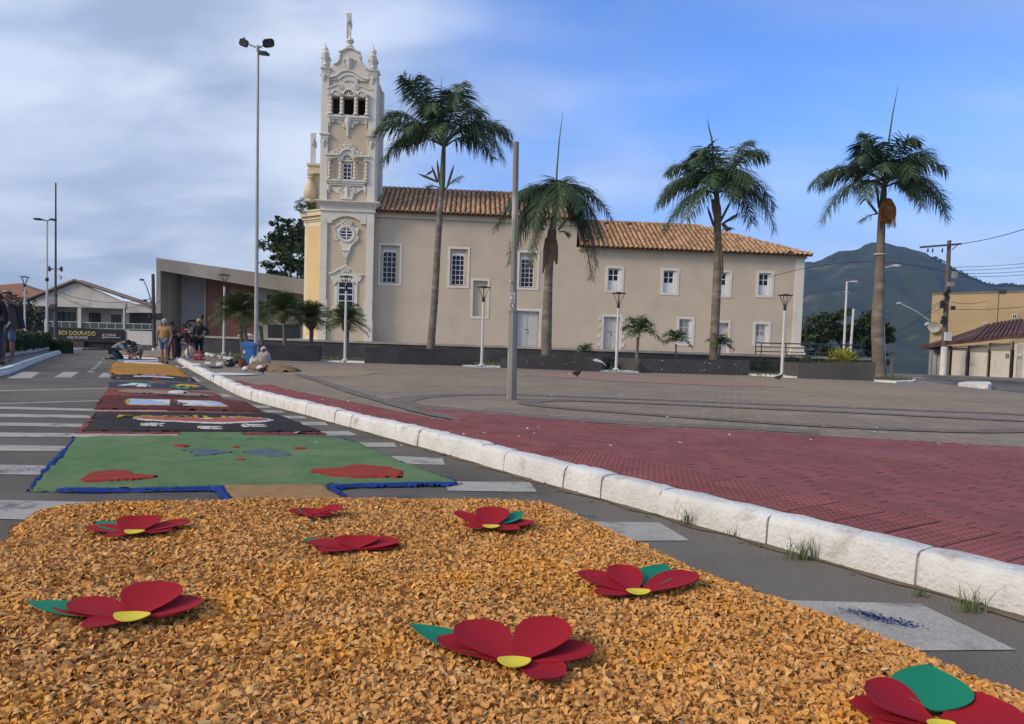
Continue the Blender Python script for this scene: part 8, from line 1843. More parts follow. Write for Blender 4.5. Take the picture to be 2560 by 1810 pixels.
def skinned(name, V_, E_, m, parent, root=0, lv=1):
    """one continuous surface grown round a jointed skeleton: V_ = [(point, radius)]"""
    me = bpy.data.meshes.new(name); me.from_pydata([tuple(p) for p, r in V_], E_, []); o = bpy.data.objects.new(name, me); COL.objects.link(o)
    o.modifiers.new('skin', 'SKIN').use_smooth_shade = True
    if not me.skin_vertices: 
        bm = bmesh.new(); bm.from_mesh(me); bm.verts.layers.skin.verify(); bm.to_mesh(me); bm.free()
    for i, (p, r) in enumerate(V_):
        sv = me.skin_vertices[0].data[i]; sv.radius = (r, r) if not isinstance(r, tuple) else r; sv.use_root = (i == root)
    s = o.modifiers.new('sub', 'SUBSURF'); s.levels = s.render_levels = lv
    ev = bpy.data.meshes.new_from_object(o.evaluated_get(bpy.context.evaluated_depsgraph_get()))
    bpy.data.objects.remove(o); bpy.data.meshes.remove(me); ev.name = name; ev.materials.clear(); ev.materials.append(m)
    ev.polygons.foreach_set('use_smooth', [True] * len(ev.polygons)); return link(name, ev, parent)
def person(lab, base, J, face, sk, shirt, legs, leg_len, hair_m, hair=1.0, sleeve=.5, shoes=None, s=1.0, grp='people making and watching the sawdust carpets', extra=None):
    """J: joints in metres (x right, y away, z up). face: unit direction of the face. leg_len 0..2: how far trousers reach past hip (1 = knee, 2 = ankle)"""
    t = thing('person', lab, 'person', base, 0, grp); t['category'] = 'person'
    q = {k: Vector(v) * s for k, v in J.items()}; f = Vector(face).normalized(); VV, EE = [], []
    def add(p, r, par=None):
        VV.append((Vector(p), r * s)); i = len(VV) - 1
        if par is not None: EE.append((par, i))
        return i
    pe = add(q['pelvis'], .115); wa = add(q['pelvis'].lerp(q['chest'], .5), .105, pe); chs = add(q['chest'], .125, wa); nb = add(q['chest'].lerp(q['neck'], .75), .075, chs); nk = add(q['neck'], .048, nb)
    hc = q['head']; h1 = add(q['neck'].lerp(hc, .5), .062, nk); h2 = add(hc, .088, h1); hd = (hc - q['neck']).normalized(); h3 = add(hc + hd * .075 * s, .07, h2)
    add(hc + f * .105 * s - hd * .015 * s, .016, h2)                      # nose
    sd = f.cross(hd).normalized()
    for e in (-1, 1): add(hc + sd * e * .093 * s, .018, h2)                # ears
    for e in 'LR':
        sh = add(q['sh' + e], .062, chs); el = add(q['el' + e], .044, sh); wr = add(q['wr' + e], .029, el)
        d = (q['wr' + e] - q['el' + e]).normalized(); pc = q['wr' + e] + d * .06 * s; pa = add(pc, .034, wr); a = d.orthogonal().normalized(); b2 = d.cross(a)
        for i, ln in enumerate((.07, .082, .088, .08)):
            o_ = a * (i - 1.5) * .018 * s; k1_ = add(pc + d * .045 * s + o_, .0095, pa); add(pc + (d + b2 * .25) * ln * s * 1.1 + o_, .008, k1_)
        add(pc + (a * .05 + d * .02) * s, .0105, pa)
        hp = add(q['hip' + e], .085, pe); kn = add(q['kn' + e], .056, hp); ca = add(q['kn' + e].lerp(q['an' + e], .35), .055, kn); an_ = add(q['an' + e], .036, ca); add(q['to' + e], .03, an_)
    skinned('body', VV, EE, sk, t)
    V2, E2 = [], []
    def add2(p, r, par=None):
        V2.append((Vector(p), r * s)); i = len(V2) - 1
        if par is not None: E2.append((par, i))
        return i
    a0 = add2(q['pelvis'] + (q['pelvis'] - q['chest']).normalized() * .03, .137); a1 = add2(q['pelvis'].lerp(q['chest'], .5), .128, a0); a2 = add2(q['chest'], .147, a1); add2(q['chest'].lerp(q['neck'], .7), .083, a2)
    for e in 'LR':
        b0 = add2(q['sh' + e], .078, a2); b1 = add2(q['sh' + e].lerp(q['el' + e], min(1, sleeve * 1.9)), .062, b0)
        if sleeve > .6: add2(q['el' + e].lerp(q['wr' + e], .85), .044, b1)
    skinned('shirt', V2, E2, shirt, t)
    V2.clear(); E2.clear(); a0 = add2(q['pelvis'] + Vector((0, 0, .02)), .132)
    for e in 'LR':
        b0 = add2(q['hip' + e], .104, a0); b1 = add2(q['hip' + e].lerp(q['kn' + e], min(1, leg_len)), .078, b0)
        if leg_len > 1: b2_ = add2(q['kn' + e].lerp(q['an' + e], .4), .068, b1); add2(q['kn' + e].lerp(q['an' + e], leg_len - 1), .052, b2_)
    skinned('trousers', V2, E2, legs, t)
    mb = MB(); vs, fs = [], []; nl, nm = 7, 12
    X_ = sd; Y_ = f; Z_ = X_.cross(Y_) if X_.cross(Y_).dot(hd) > 0 else -X_.cross(Y_)
    for i in range(nl + 1):
        th = PI * .62 * hair * i / nl
        for j in range(nm):
            ph = 2 * PI * j / nm; back = -math.sin(ph); r_ = .112 * s; low = th * (1.0 if back > -.2 else .62)
            vs.append(hc + Z_ * .025 * s + (X_ * math.sin(low) * math.cos(ph) - Y_ * math.sin(low) * back + Z_ * math.cos(low) * 1.08) * r_ * (1 + .04 * math.sin(5 * ph + i)))
    fs = [(i * nm + j, i * nm + (j + 1) % nm, (i + 1) * nm + (j + 1) % nm, (i + 1) * nm + j) for i in range(nl) for j in range(nm)]; mb.add(vs, fs); mb.build('hair', hair_m, t, True)
    for e in (-1, 1):
        mb = MB(); c = hc + f * .082 * s + sd * e * .033 * s + hd * .02 * s; mb.lathe([(.002, -.01), (.011, 0), (.002, .01)], 6, tuple(c)); mb.build('eye', mat('eye_dark', (0.02, 0.015, 0.012), None, 3, 0.4), t)
    mb = MB(); c = hc + f * .088 * s - hd * .045 * s; mb.bar(c - sd * .022 * s, c + sd * .022 * s, .008 * s); mb.build('mouth', mat('lips', (0.24, 0.08, 0.07), None, 3, 0.6), t)
    if shoes:
        for e in 'LR':
            V2.clear(); E2.clear(); a0 = add2(q['an' + e] + Vector((0, 0, -.03)), .048); add2(q['to' + e], .038, a0); skinned('shoe', V2, E2, shoes, t)
    return t
def stand(f=-1, wL=(-.24, 0, .84), eL=(-.24, .02, 1.1), wR=(.24, 0, .84), eR=(.24, .02, 1.1), lean=0.0, gait=.0):
    return dict(pelvis=(0, 0, .93), chest=(lean * .5, 0, 1.22), neck=(lean, 0, 1.43), head=(lean * 1.3, .02 * f, 1.56), shL=(-.17, 0, 1.36), shR=(.17, 0, 1.36), elL=eL, wrL=wL, elR=eR, wrR=wR, hipL=(-.09, 0, .88), hipR=(.09, 0, .88), knL=(-.1, gait, .48), knR=(.1, -gait, .48), anL=(-.105, gait * 1.2, .09), anR=(.105, -gait * 1.2, .09), toL=(-.12, gait * 1.2 + .16 * f, .035), toR=(.12, -gait * 1.2 + .16 * f, .035))
hair_d, hair_gy, hair_bl = cloth('hair_dark', (0.022, 0.018, 0.016)), cloth('hair_grey', (0.36, 0.35, 0.34)), cloth('hair_blond', (0.46, 0.33, 0.17))
jeans, denim = cloth('jeans_dark', (0.035, 0.045, 0.075)), cloth('denim', (0.11, 0.16, 0.25))
black_c = cloth('black', (0.013, 0.013, 0.016)); shoe_d = cloth('shoe', (0.05, 0.045, 0.045))
def hgt(b, v): return (V(400, v, b.y).z - b.z) / 1.69
b = G(410, 909); person('grey haired person in a mustard shirt and denim shorts seen from behind', b, stand(1, wL=(-.26, 0, .8), eL=(-.27, 0, 1.08), wR=(.27, -.12, .82), eR=(.28, .02, 1.08), gait=.06), (.1, 1, 0), skin_m, cloth('mustard', (0.45, 0.27, 0.115)), denim, .95, hair_gy, 1.1, .45, shoe_d, .99)
b = G(496, 897, .15); b.x += .02; person('blond woman dressed in black with one hand on her hip beside the red crate', b, stand(-1, eR=(.38, .06, 1.13), wR=(.2, -.06, .98), wL=(-.2, -.05, .82)), (-.1, -1, 0), skin_m, black_c, black_c, 1.95, hair_bl, 1.25, .9, shoe_d, .97)
b = G(427, 901); person('dark haired person in a dark vest and maroon trousers behind the mustard shirt', b, stand(1, lean=.02), (.6, .8, 0), skin_t, cloth('vest', (0.055, 0.05, 0.05)), cloth('maroon', (0.14, 0.04, 0.05)), 1.9, hair_d, 1.0, .35, shoe_d, 1.0)
b = G(440, 905); J = dict(pelvis=(0, 0, .90), chest=(.36, -.02, .97), neck=(.52, -.02, .93), head=(.63, -.03, .84), shL=(.40, -.17, .95), shR=(.40, .17, .95), elL=(.46, -.2, .66), wrL=(.50, -.18, .38), elR=(.50, .2, .66), wrR=(.62, .16, .4), hipL=(.0, -.09, .86), hipR=(0, .09, .86), knL=(.06, -.1, .47), knR=(.05, .1, .47), anL=(.0, -.1, .09), anR=(.02, .1, .09), toL=(.16, -.12, .035), toR=(.18, .1, .035))
person('person in a black top and trousers bending over at the waist near the kerb', b, J, (.75, 0, -.65), skin_t, black_c, cloth('dark_trousers', (0.03, 0.022, 0.024)), 1.9, hair_d, 1.1, .5, cloth('white_shoe', (0.5, 0.5, 0.49)), 1.16)
b = G(282, 899); J = dict(pelvis=(0, 0, .36), chest=(.30, -.02, .56), neck=(.44, -.03, .66), head=(.56, -.04, .62), shL=(.34, -.17, .58), shR=(.34, .15, .58), elL=(.56, -.2, .36), wrL=(.80, -.18, .12), elR=(.58, .1, .36), wrR=(.78, .1, .14), hipL=(.02, -.1, .33), hipR=(.02, .1, .33), knL=(.30, -.12, .07), knR=(.32, .1, .07), anL=(-.10, -.12, .07), anR=(-.10, .1, .07), toL=(-.22, -.12, .05), toR=(-.22, .1, .05))
person('kneeling person in a grey top and dark jeans reaching to the carpet on the left', b, J, (.85, -.15, -.5), skin_m, cloth('grey_top', (0.24, 0.26, 0.28)), jeans, 1.95, hair_d, 1.45, .5, shoe_d, 1.12)
b = G(338, 899); J = dict(pelvis=(0, .18, .30), chest=(.0, -.05, .53), neck=(.03, -.2, .62), head=(.06, -.3, .58), shL=(-.17, -.06, .55), shR=(.19, -.08, .55), elL=(-.2, -.28, .34), wrL=(-.02, -.42, .16), elR=(.27, -.24, .32), wrR=(.1, -.4, .14), hipL=(-.1, .14, .28), hipR=(.1, .14, .28), knL=(-.24, -.18, .33), knR=(.26, -.16, .33), anL=(-.16, .0, .09), anR=(.2, .02, .09), toL=(-.18, -.16, .035), toR=(.24, -.14, .035))
person('crouching person in a black and white striped shirt with head bowed over the carpet', b, J, (.1, -.7, -.7), skin_m, stripes('striped', (0.62, 0.62, 0.60), (0.02, 0.02, 0.022), 3.2), cloth('grey_trousers', (0.20, 0.21, 0.22)), 1.9, cloth('cap_dark', (0.05, 0.055, 0.05)), 1.25, .5, shoe_d, 1.12)
b = G(457, 893, .15); person('person in a red shirt and grey striped skirt half hidden behind the bending figure', b, stand(-1), (.2, -1, 0), skin_t, cloth('red_shirt', (0.36, 0.025, 0.03)), stripes('skirt', (0.45, 0.45, 0.45), (0.12, 0.12, 0.12), 1.5), 1.0, hair_d, 1.0, .5, shoe_d, hgt(b, 809))
b = G(472, 892, .15); person('person in a striped grey t-shirt looking left between the red shirt and the blond woman', b, stand(-1, wL=(-.2, -.15, 1.12), eL=(-.22, .02, 1.08)), (-.7, -.7, 0), skin_t, stripes('grey_tee', (0.26, 0.28, 0.30), (0.10, 0.11, 0.12), 2.5), cloth('plum', (0.13, 0.07, 0.075)), 1.9, hair_d, 1.0, .5, shoe_d, hgt(b, 806))
b = G(20, 907, .13); sc = hgt(b, 738); J = stand(-1, eL=(-.34, -.14, 1.32), wL=(-.07, -.24, 1.50), eR=(.36, -.12, 1.30), wR=(.1, -.24, 1.50)); J['elR'] = (.33, -.14, 1.34)
pa = person('photographer in a dark jacket and denim shorts raising a camera at the left edge', b, J, (.35, -1, 0), skin_t, cloth('blue_grey_shirt', (0.10, 0.125, 0.17)), denim, 1.0, cloth('cap_green', (0.20, 0.21, 0.19)), .9, .4, None, sc)
mb = MB(); 
for s_ in (-1, 1): mb.wall([(s_ * .10 * sc, 1.38 * sc), (s_ * .25 * sc, 1.36 * sc), (s_ * .30 * sc, 1.0 * sc), (s_ * .33 * sc, .82 * sc), (s_ * .18 * sc, .80 * sc), (s_ * .13 * sc, 1.1 * sc)], -.14 * sc, .12 * sc)
mb.build('jacket', cloth('jacket_dark', (0.022, 0.018, 0.022)), pa)
ph = thing('camera', 'black camera held up before the photographer at the left edge', 'camera', b + Vector((.03, -.33, 1.52)) * sc); mb = MB(); mb.box(-.07, .07, -.03, .03, -.05, .05); mb.lathe([(.035, 0), (.035, .0), (.03, .06)], 10, (0, 0, .05)); mb.build('camera_body', black_c, ph)
b = G(-14, 912, .13); person('person in dark jeans mostly outside the left edge', b, stand(1), (0, 1, 0), skin_t, black_c, jeans, 1.95, hair_d, 1.0, .9, shoe_d, sc * .98)

# ================================================================ THINGS ROUND THE BIN
bag_w = mat('plastic_white', (0.62, 0.61, 0.59), (0.52, 0.51, 0.49), 6, 0.5, 0.6, 20)
def crumple(name, m, par, r, seed, n=14, rings=9, amp=.22, flat=0.0):
    """a closed, crumpled sack shape with ear-like folds"""
    mb = MB(); R2 = np.random.RandomState(seed)
    for i in range(rings + 1):
        t = i / rings; z = r[2] * 2 * t; w = math.sin(PI * min(.97, .1 + t * .86)) ** .55 if not flat else (1.04 - abs(2 * t - .9) ** 5) * (1 - .12 * t)
        for j in range(n):
            a = 2 * PI * j / n; k = 1 + amp * (vn(np.array([math.cos(a) * 1.7 + seed]), np.array([math.sin(a) * 1.7 + t * 2.6]), seed)[0])
            mb.v.append((r[0] * w * k * math.cos(a), r[1] * w * k * math.sin(a), z * (1 + amp * .5 * math.sin(3 * a + seed)) if t > .5 else z))
    for i in range(rings):
        for j in range(n): mb.f.append((i * n + j, i * n + (j + 1) % n, (i + 1) * n + (j + 1) % n, (i + 1) * n + j)); mb.m.append(0)
    mb.f += [tuple(reversed(range(n))), tuple(rings * n + j for j in range(n))]; mb.m += [0, 0]
    return mb.build(name, m, par, True)
def px_size(b, du, dv): k = b.y / F_PX; return du * k, dv * k
blue_p = mat('bin_blue', (0.045, 0.16, 0.42), (0.035, 0.13, 0.35), 2, 0.45)
b = G(624, 913, .15); w, h = px_size(b, 27, 59); t = thing('wheelie_bin', 'blue wheeled rubbish bin with a rounded lid and a white sticker', 'bin', b)
mb = MB(); w2 = w / 2; mb.add([(-w2 * .72, -w2 * .8, .06), (w2 * .72, -w2 * .8, .06), (w2 * .78, w2 * .8, .06), (-w2 * .78, w2 * .8, .06), (-w2, -w2 * 1.05, h * .8), (w2, -w2 * 1.05, h * .8), (w2, w2 * 1.1, h * .8), (-w2, w2 * 1.1, h * .8)], [(0, 3, 2, 1), (4, 5, 6, 7), (0, 1, 5, 4), (1, 2, 6, 5), (2, 3, 7, 6), (3, 0, 4, 7)]); mb.box(-w2 * 1.06, w2 * 1.06, -w2 * 1.1, w2 * 1.15, h * .775, h * .815); mb.build('body', blue_p, t)
mb = MB(); prf = [(-w2 * 1.12, h * .82), (-w2 * 1.2, h * .88), (-w2 * 1.05, h * .97), (-w2 * .7, h), (0, h * .985), (w2 * .8, h * .93), (w2 * 1.15, h * .86), (w2 * 1.15, h * .82)]; mb.wall(prf, -w2 * 1.12, w2 * 1.18); mb.build('lid', blue_p, t)
mb = MB(); mb.tube([(-w2 * 1.22, -w2 * .8, h * .85), (-w2 * 1.22, w2 * .8, h * .85)], .025, 6); mb.build('handle', blue_p, t, True)
for s_ in (-1, 1): mb = MB(); mb.tube([(w2 * .78 * s_ - .03, w2 * .7, .09), (w2 * .78 * s_ + .03, w2 * .7, .09)], .09, 12); mb.build('wheel', black_c, t, True)
mb = MB(); mb.box(-w2 * .85, -w2 * .45, -w2 * 1.06, -w2 * .96, h * .50, h * .62); mb.build('sticker', rail_w, t)
sack_m = mat('sack_woven', (0.40, 0.37, 0.33), (0.33, 0.305, 0.27), 5, 0.9, 0.5, 60)
b = G(660, 912, .15); w, h = px_size(b, 30, 42); t = thing('woven_sack', 'large pale woven sack tied at the top leaning by the mast', 'sack', b); crumple('sack_body', sack_m, t, (w * .55, w * .45, h * .43), 3, 16, 10, .16, 1); mb = MB(); mb.tube([(-.05, 0, h * .84), (-.08, 0, h * .93), (-.02, -.02, h), (.05, 0, h * 1.0)], [.06, .05, .07, .04], 8); mb.build('tied_neck', bag_w, t, True)
b = G(638, 915, .15); w, h = px_size(b, 23, 24); t = thing('printed_bag', 'small white printed bag slumped in front of the blue bin', 'bag', b + Vector((0, -.12, 0))); crumple('bag_body', bag_w, t, (w * .5, w * .35, h * .5), 8, 14, 8, .25, 1); mb = MB(); mb.box(-w * .1, w * .3, -w * .42, -w * .3, h * .35, h * .45); mb.build('print', mat('print_dark', (0.05, 0.05, 0.055), None, 3, .7), t)
b = G(605.5, 918, .15); w, h = px_size(b, 19, 21); t = thing('brown_bucket', 'red brown plastic bucket in front of the blue bin', 'bucket', b); mb = MB(); mb.lathe([(w * .42, 0), (w * .5, h * .92), (w * .53, h * .93), (w * .53, h), (w * .46, h), (w * .40, h * .4)], 18); mb.build('bucket_body', mat('bucket_brown', (0.19, 0.065, 0.045), None, 2, 0.5), t, True); mb = MB(); mb.tube([(w * .5 * math.cos(a), -.01 - .06 * math.sin(a), h * .93 - w * .2 * math.sin(a)) for a in np.linspace(0, PI, 9)], .008, 5); mb.build('handle', rail_w, t, True)
bag_k = mat('plastic_black', (0.016, 0.017, 0.019), None, 4, 0.3, 0.7, 12)
b = G(574, 917, .15); w, h = px_size(b, 27, 19); t = thing('black_bag', 'shiny black rubbish bag left of the brown bucket', 'bag', b); crumple('bag_body', bag_k, t, (w * .5, w * .4, h * .42), 5, 14, 8, .22, 1); mb = MB(); mb.tube([(0, 0, h * .8), (.02, 0, h * .95), (.08, 0, h * 1.02)], [.05, .03, .05], 6); mb.build('knot', bag_k, t, True)
b = G(592, 909, .15); t = thing('dark_bag', 'small dark bag between the black bag and the blue bin', 'bag', b); crumple('bag_body', mat('bag_olive', (0.04, 0.04, 0.03), None, 4, .7), t, (.16, .14, .11), 12)
for u, v, du, dv, lab, sd_ in ((550, 917.5, 18, 13, 'white plastic bag with looped handles standing left of the black bag', 21), (493, 916.5, 25, 9, 'flat white plastic bag lying on the red paving by the kerb', 22), (443, 920, 11, 5, 'small white bag lying on the road before the kerb', 24), (462, 922.5, 17, 6, 'long white plastic bag lying against the kerb', 25)):
    b = G(u, v, .15 if u > 480 else 0); w, h = px_size(b, du, dv); t = thing('plastic_bag', lab, 'plastic bag', b, 0, 'white plastic bags'); crumple('bag_body', bag_w, t, (w * .5, w * .34, h * .42), sd_, 14, 7, .3)
    if u == 550:
        for s_ in (-.35, .2): mb = MB(); mb.tube([(w * (s_ - .1), 0, h * .7), (w * (s_ - .08), 0, h * 1.0), (w * s_, 0, h * 1.08), (w * (s_ + .1), 0, h * .95), (w * (s_ + .1), 0, h * .7)], .012, 5); mb.build('bag_handle', bag_w, t, True)
b = G(521, 916.5, .15); w, h = px_size(b, 14, 13); t = thing('white_bucket', 'small white pail tipped on its side on the paving', 'bucket', b); mb = MB(); n = 14; prf = [(.0, .42), (-.28 * 1, .48), (.3, .34)]; ring = lambda x, r: [(x, r * math.cos(2 * PI * j / n), h * .5 + r * math.sin(2 * PI * j / n)) for j in range(n)]
mb.add(ring(-w * .5, h * .5) + ring(w * .5, h * .34) + ring(-w * .49, h * .44) + ring(w * .45, h * .3), [(j, (j + 1) % n, n + (j + 1) % n, n + j) for j in range(n)] + [tuple(n + j for j in range(n))] + [(j, 2 * n + j, 2 * n + (j + 1) % n, (j + 1) % n) for j in range(n)] + [(2 * n + j, 3 * n + j, 3 * n + (j + 1) % n, 2 * n + (j + 1) % n) for j in range(n)] + [tuple(3 * n + j for j in range(n))]); mb.build('pail_body', bag_w, t, True)
mb = MB(); mb.tube([(-w * .5, h * .45 * math.cos(a), h * .5 + h * .5 * math.sin(a) * .3 + .01) for a in np.linspace(0, PI, 8)], .008, 5); mb.build('handle', lamp_d, t)
b = G(538, 920, .15); t = thing('dark_cloth', 'flat dark cloth lying behind the kerb', 'cloth', b); crumple('cloth_folds', mat('cloth_dark', (0.05, 0.045, 0.045), None, 4, .9), t, (.22, .16, .025), 31)
red_p = mat('crate_red', (0.42, 0.02, 0.03), (0.36, 0.018, 0.025), 2, 0.5)
b = G(498, 900, .15); w, h = px_size(b, 19, 22); t = thing('red_crate', 'red plastic crate with a clear box under a red lid on top', 'crate', b)
mb = MB(); hb = h * .42; 
for x0, x1, y0, y1 in ((-w / 2, w / 2, -.2, -.185), (-w / 2, w / 2, .185, .2), (-w / 2, -w / 2 + .015, -.184, .184), (w / 2 - .015, w / 2, -.184, .184)): mb.box(x0, x1, y0, y1, 0, hb * .3); mb.box(x0, x1, y0, y1, hb * .72, hb)
for i in range(5): x = -w / 2 + (w - .02) * i / 4; mb.box(x, x + .02, -.199, -.186, hb * .3, hb * .72)
mb.box(-w / 2 + .016, w / 2 - .016, -.184, .184, 0, .02); mb.build('crate_body', red_p, t)
mb = MB(); mb.box(-w * .46, w * .46, -.18, .18, hb + .005, h * .8); mb.build('clear_box', mat('clear_grey', (0.36, 0.28, 0.27), None, 3, 0.2), t); mb = MB(); mb.box(-w * .5, w * .5, -.2, .2, h * .803, h); mb.build('lid', red_p, t)
b = G(576, 890, .3); w, h = px_size(b, 5, 13); t = thing('plastic_bottle', 'clear plastic bottle standing on the turf', 'bottle', b); mb = MB(); mb.lathe([(w * .45, 0), (w * .5, h * .1), (w * .5, h * .6), (w * .2, h * .82), (w * .2, h * .9)], 10); mb.build('bottle_body', glassy('bottle_clear', (0.36, 0.38, 0.38), .1), t, True); mb = MB(); mb.lathe([(w * .24, h * .9), (w * .24, h)], 8); mb.build('cap', blue_p, t)
b = G(460, 898, .13); t = thing('blue_sheet', 'pale blue plastic sheet lying at the end of the kerb', 'sheet', b); crumple('sheet_folds', mat('sheet_blue', (0.16, 0.27, 0.40), None, 4, .5), t, (.34, .2, .03), 41)
b = G(466, 896, .13); t = thing('white_bundle', 'white cloth bundle behind the bending person', 'bundle', b + Vector((0, .3, 0))); crumple('bundle_folds', mat('cloth_offwhite', (0.55, 0.50, 0.48), None, 5, .9, .5, 15), t, (.2, .16, .24), 43)
bag['label'] = 'crumpled white plastic heap on the terrace coping beside the twin date palm'; k = bag.location.y / F_PX; crumple('heap_folds', mat('cloth_cream', (0.58, 0.50, 0.42), None, 5, .9, .5, 15), bag, (21 * k, .2, 5.5 * k), 47)
pp = sheet('paper_strip', [tuple(G(u, v, .155).xy) for u, v in ((521, 938), (530, 935), (548, 931.5), (600, 933), (652, 936), (600, 938.5), (546, 938.8))], .162, bag_w, None, None, .006); tag(pp, 'long white paper strip laid across the paving to the kerb', 'paper strip')
for u, v, r_, lab in ((614, 927, .09, 'white crumpled ball before the sand heap'), (651, 926, .11, 'white torn scrap at the foot of the sand heap')): b = G(u, v, .15); t = thing('paper_scrap', lab, 'litter', b); crumple('scrap_folds', bag_w, t, (r_, r_ * .8, r_ * .6), int(u))
SP = [tuple(G(u, v, .15).xy) for u, v in ((606, 921), (630, 925), (690, 929), (742, 931), (760, 928.5), (710, 924), (690, 915), (650, 912), (615, 914))]
sand = mat('sand_heap', (0.23, 0.155, 0.085), (0.165, 0.11, 0.06), 3, 0.97, 0.9, 30)
hp_ = patch('sand_heap', SP, .2, .07, sand, None, .15, 71, 1.5, .07, .7); tag(hp_, 'brown heap of sand spilt on the paving beside the sacks', 'sand heap')

# pigeons
pig = mat('pigeon_grey', (0.055, 0.055, 0.062), (0.035, 0.035, 0.04), 8, .6); pig_b = mat('pigeon_brown', (0.06, 0.035, 0.026), (0.045, 0.03, 0.025), 8, .7); pig_w = mat('dove_white', (0.62, 0.62, 0.62), (0.5, 0.5, 0.51), 5, .7)
def pigeon(lab, b, d, m, tail=None, s=1.0):
    t = thing('pigeon', lab, 'pigeon', b, math.atan2(d[1], d[0]), 'pigeons on the square')
    skinned('body', [((0, 0, .13 * s), .055 * s), ((-.07 * s, 0, .115 * s), .045 * s), ((-.13 * s, 0, .10 * s), .02 * s), ((.055 * s, 0, .16 * s), .05 * s), ((.085 * s, 0, .205 * s), .026 * s), ((.10 * s, 0, .24 * s), .026 * s), ((.135 * s, 0, .238 * s), .005 * s), ((.0, .02 * s, .07 * s), .014 * s), ((.01 * s, .02 * s, .012 * s), .005 * s), ((.0, -.02 * s, .07 * s), .014 * s), ((.01 * s, -.02 * s, .012 * s), .005 * s)], [(0, 1), (1, 2), (0, 3), (3, 4), (4, 5), (5, 6), (0, 7), (7, 8), (0, 9), (9, 10)], m, t)
    mb = MB(); mb.add([(-.10 * s, -.02 * s, .11 * s), (-.10 * s, .02 * s, .11 * s), (-.23 * s, .035 * s, .085 * s), (-.23 * s, -.035 * s, .085 * s), (-.10 * s, -.02 * s, .10 * s), (-.10 * s, .02 * s, .10 * s), (-.23 * s, .035 * s, .08 * s), (-.23 * s, -.035 * s, .08 * s)], [(0, 1, 2, 3), (7, 6, 5, 4), (0, 3, 7, 4), (1, 5, 6, 2), (2, 6, 7, 3)]); mb.build('tail', tail or m, t)
    for e in (-1, 1): mb = MB(); mb.add([(.05 * s, e * .056 * s, .17 * s), (-.03 * s, e * .062 * s, .175 * s), (-.16 * s, e * .03 * s, .115 * s), (-.03 * s, e * .06 * s, .11 * s), (.05 * s, e * .05 * s, .13 * s)], [(0, 1, 2, 3, 4)]); mb.build('wing', m, t)
pigeon('dark pigeon at the end of the white paper strip', G(657, 937, .15), (1, .1), pig_b, None, .95); pigeon('brown pigeon with a white tail walking on the far red paving', G(1443, 945, .15), (1, .2), pig_b, pig_w, 1.2); pigeon('grey pigeon pecking in front of the right hand lamp kerb', G(1947, 953, .15), (1, -.2), pig, None, 1.1)
b = V(1494, 903, 27); t = thing('dove', 'white dove flying low in front of the planter', 'dove', b, .2)
skinned('body', [((0, 0, 0), .06), ((.09, 0, -.02), .045), ((.19, 0, -.05), .02), ((-.09, 0, .03), .045), ((-.14, 0, .035), .03), ((-.185, 0, .03), .006)], [(0, 1), (1, 2), (0, 3), (3, 4), (4, 5)], pig_w, t)
for e, pts in (('wing', [(-.08, -.04, .03), (.02, -.14, .06), (.16, -.26, -.05), (.27, -.22, -.16), (.16, -.1, -.08), (.08, -.04, 0)]), ('wing', [(-.08, .04, .03), (.0, .16, .1), (.1, .3, .06), (.2, .28, -.02), (.14, .12, 0), (.08, .04, .0)]), ('tail', [(.15, -.02, -.04), (.15, .02, -.04), (.28, .06, -.09), (.28, -.06, -.09)])):
    mb = MB(); mb.add(pts + [(x, y + .004, z - .008) for x, y, z in pts], [tuple(range(len(pts))), tuple(reversed(range(len(pts), 2 * len(pts))))] + [(i, (i + 1) % len(pts), len(pts) + (i + 1) % len(pts), len(pts) + i) for i in range(len(pts))]); mb.build(e, pig_w, t)
# droppings, scraps, blue dust
mb = MB()
A, B, za, zb, n = PLN[3]
for _ in range(16): f = rnd.random(); p = A.lerp(B, f); z = za - rnd.uniform(.03, .45); r_ = rnd.uniform(.015, .035); mb.add([(p.x - r_ * 2, p.y - .004, z), (p.x, p.y - .004, z - r_ * .6), (p.x + r_ * 2, p.y - .004, z), (p.x, p.y - .004, z + r_ * .5)], [(0, 1, 2, 3)])
A, B, za, zb, n = PLN[2]
for _ in range(9): f = rnd.random(); p = A.lerp(B, f); z = za - rnd.uniform(.03, .4); r_ = rnd.uniform(.012, .03); mb.add([(p.x - r_ * 2, p.y - .004, z), (p.x, p.y - .004, z - r_ * .6), (p.x + r_ * 2, p.y - .004, z), (p.x, p.y - .004, z + r_ * .5)], [(0, 1, 2, 3)])
tag(mb.build('bird_droppings', bag_w), 'white bird droppings on the charcoal planters', 'droppings', kind='stuff')
mb = MB()
for _ in range(60):
    u, v = rnd.uniform(700, 2500), rnd.uniform(930, 1120); p = G(u, v, .158); r_ = rnd.uniform(.01, .03); a = rnd.uniform(0, 3); w = Vector((math.cos(a), math.sin(a), 0)) * r_; x = Vector((-math.sin(a), math.cos(a), 0)) * r_ * .6
    mb.add([p - w, p + x, p + w + Vector((0, 0, r_ * .4)), p - x], [(0, 1, 2, 3)])
tag(mb.build('paper_scraps', bag_w), 'tiny pale scraps scattered over the paving', 'litter', kind='stuff')
mb = MB()
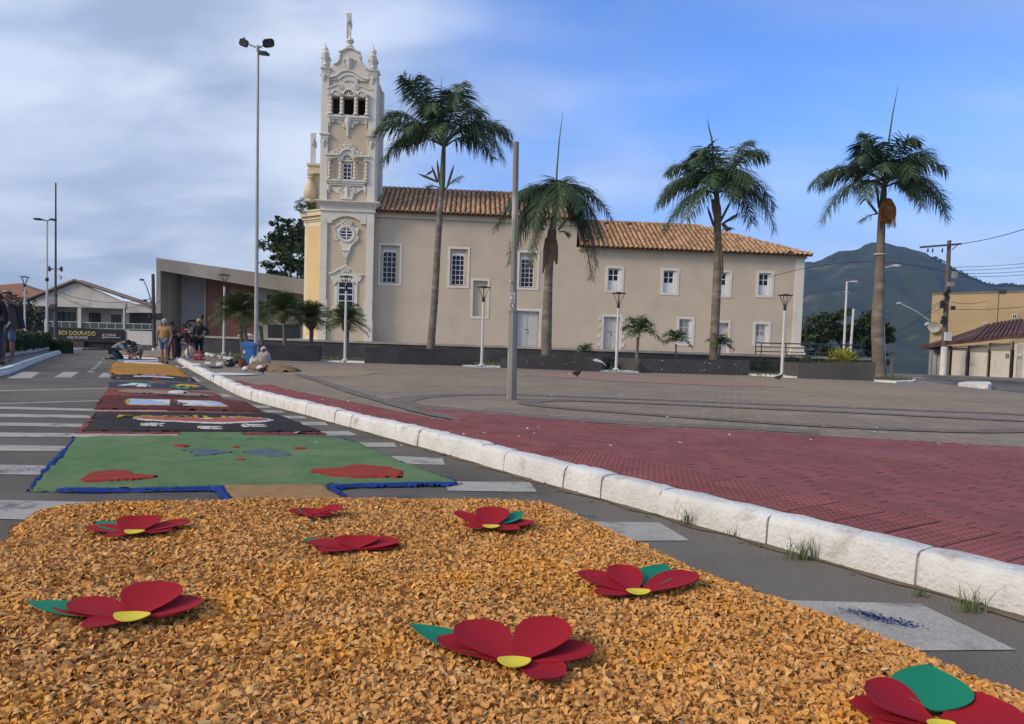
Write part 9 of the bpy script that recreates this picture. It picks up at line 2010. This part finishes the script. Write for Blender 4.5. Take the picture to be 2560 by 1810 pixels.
for pts, n_, sp_r in (([(2125, 1530), (2200, 1550), (2280, 1567)], 420, .022), ([(50, 1176), (130, 1174)], 260, .05), ([(930, 1243), (1060, 1243)], 160, .02), ([(1415, 1286), (1490, 1294)], 90, .015), ([(590, 1262), (520, 1240), (330, 1238), (120, 1236)], 300, .02), ([(100, 1200), (170, 1118)], 260, .025), ([(880, 1255), (850, 1235)], 120, .02)):
    for _ in range(n_):
        f = rnd.random() * (len(pts) - 1); i = int(f); f -= i; p = G(pts[i][0] + (pts[i + 1][0] - pts[i][0]) * f, pts[i][1] + (pts[i + 1][1] - pts[i][1]) * f); p = Vector((p.x + rnd.gauss(0, sp_r), p.y + rnd.gauss(0, sp_r), 0)); p.z = gz(p.y) + .0075; r_ = rnd.uniform(.002, .007); a = rnd.uniform(0, 3); w = Vector((math.cos(a), math.sin(a), 0)) * r_; x = Vector((-w.y, w.x, 0)) * .6
        mb.add([p - w, p + x, p + w, p - x], [(0, 1, 2, 3)])
tag(mb.build('blue_dust', d_blue), 'specks of blue sawdust blown over the road', 'dust', kind='stuff')
# dry leaves in the gutter
mb = MB()
for _ in range(70):
    p, d, w = kerb_at(rnd.uniform(.8, 9)); c = p - w * rnd.uniform(.0, .14); z = gz(c.y) + .008; a = rnd.uniform(0, 6.28); r_ = rnd.uniform(.008, .022); x = Vector((math.cos(a), math.sin(a), 0)) * r_; y_ = Vector((-math.sin(a), math.cos(a), 0)) * r_ * .5; c3 = Vector((c.x, c.y, z))
    mb.add([c3 - x, c3 + y_ + Vector((0, 0, .006)), c3 + x + Vector((0, 0, .004)), c3 - y_], [(0, 1, 2, 3)])
tag(mb.build('dry_leaves', mat('leaf_dry', (0.20, 0.12, 0.05), (0.13, 0.085, 0.04), 30, .9, island=.4)), 'dry leaves and crumbs in the gutter', 'leaves', kind='stuff')

# ================================================================ AIR
mb = MB(); mb.box(-2600, 2600, -380, 2300, -16.5, 300)
hz_m = bpy.data.materials.new('haze'); hz_m.use_nodes = True; t = hz_m.node_tree; t.nodes.remove(t.nodes['Principled BSDF'])
pvn = t.nodes.new('ShaderNodeVolumePrincipled'); pvn.inputs['Color'].default_value = (0.40, 0.64, 1.0, 1); pvn.inputs['Density'].default_value = 0.00013; pvn.inputs['Anisotropy'].default_value = 0.2
t.links.new(pvn.outputs[0], t.nodes['Material Output'].inputs['Volume'])
hz_o = mb.build('haze', hz_m); hz_o['kind'] = 'stuff'
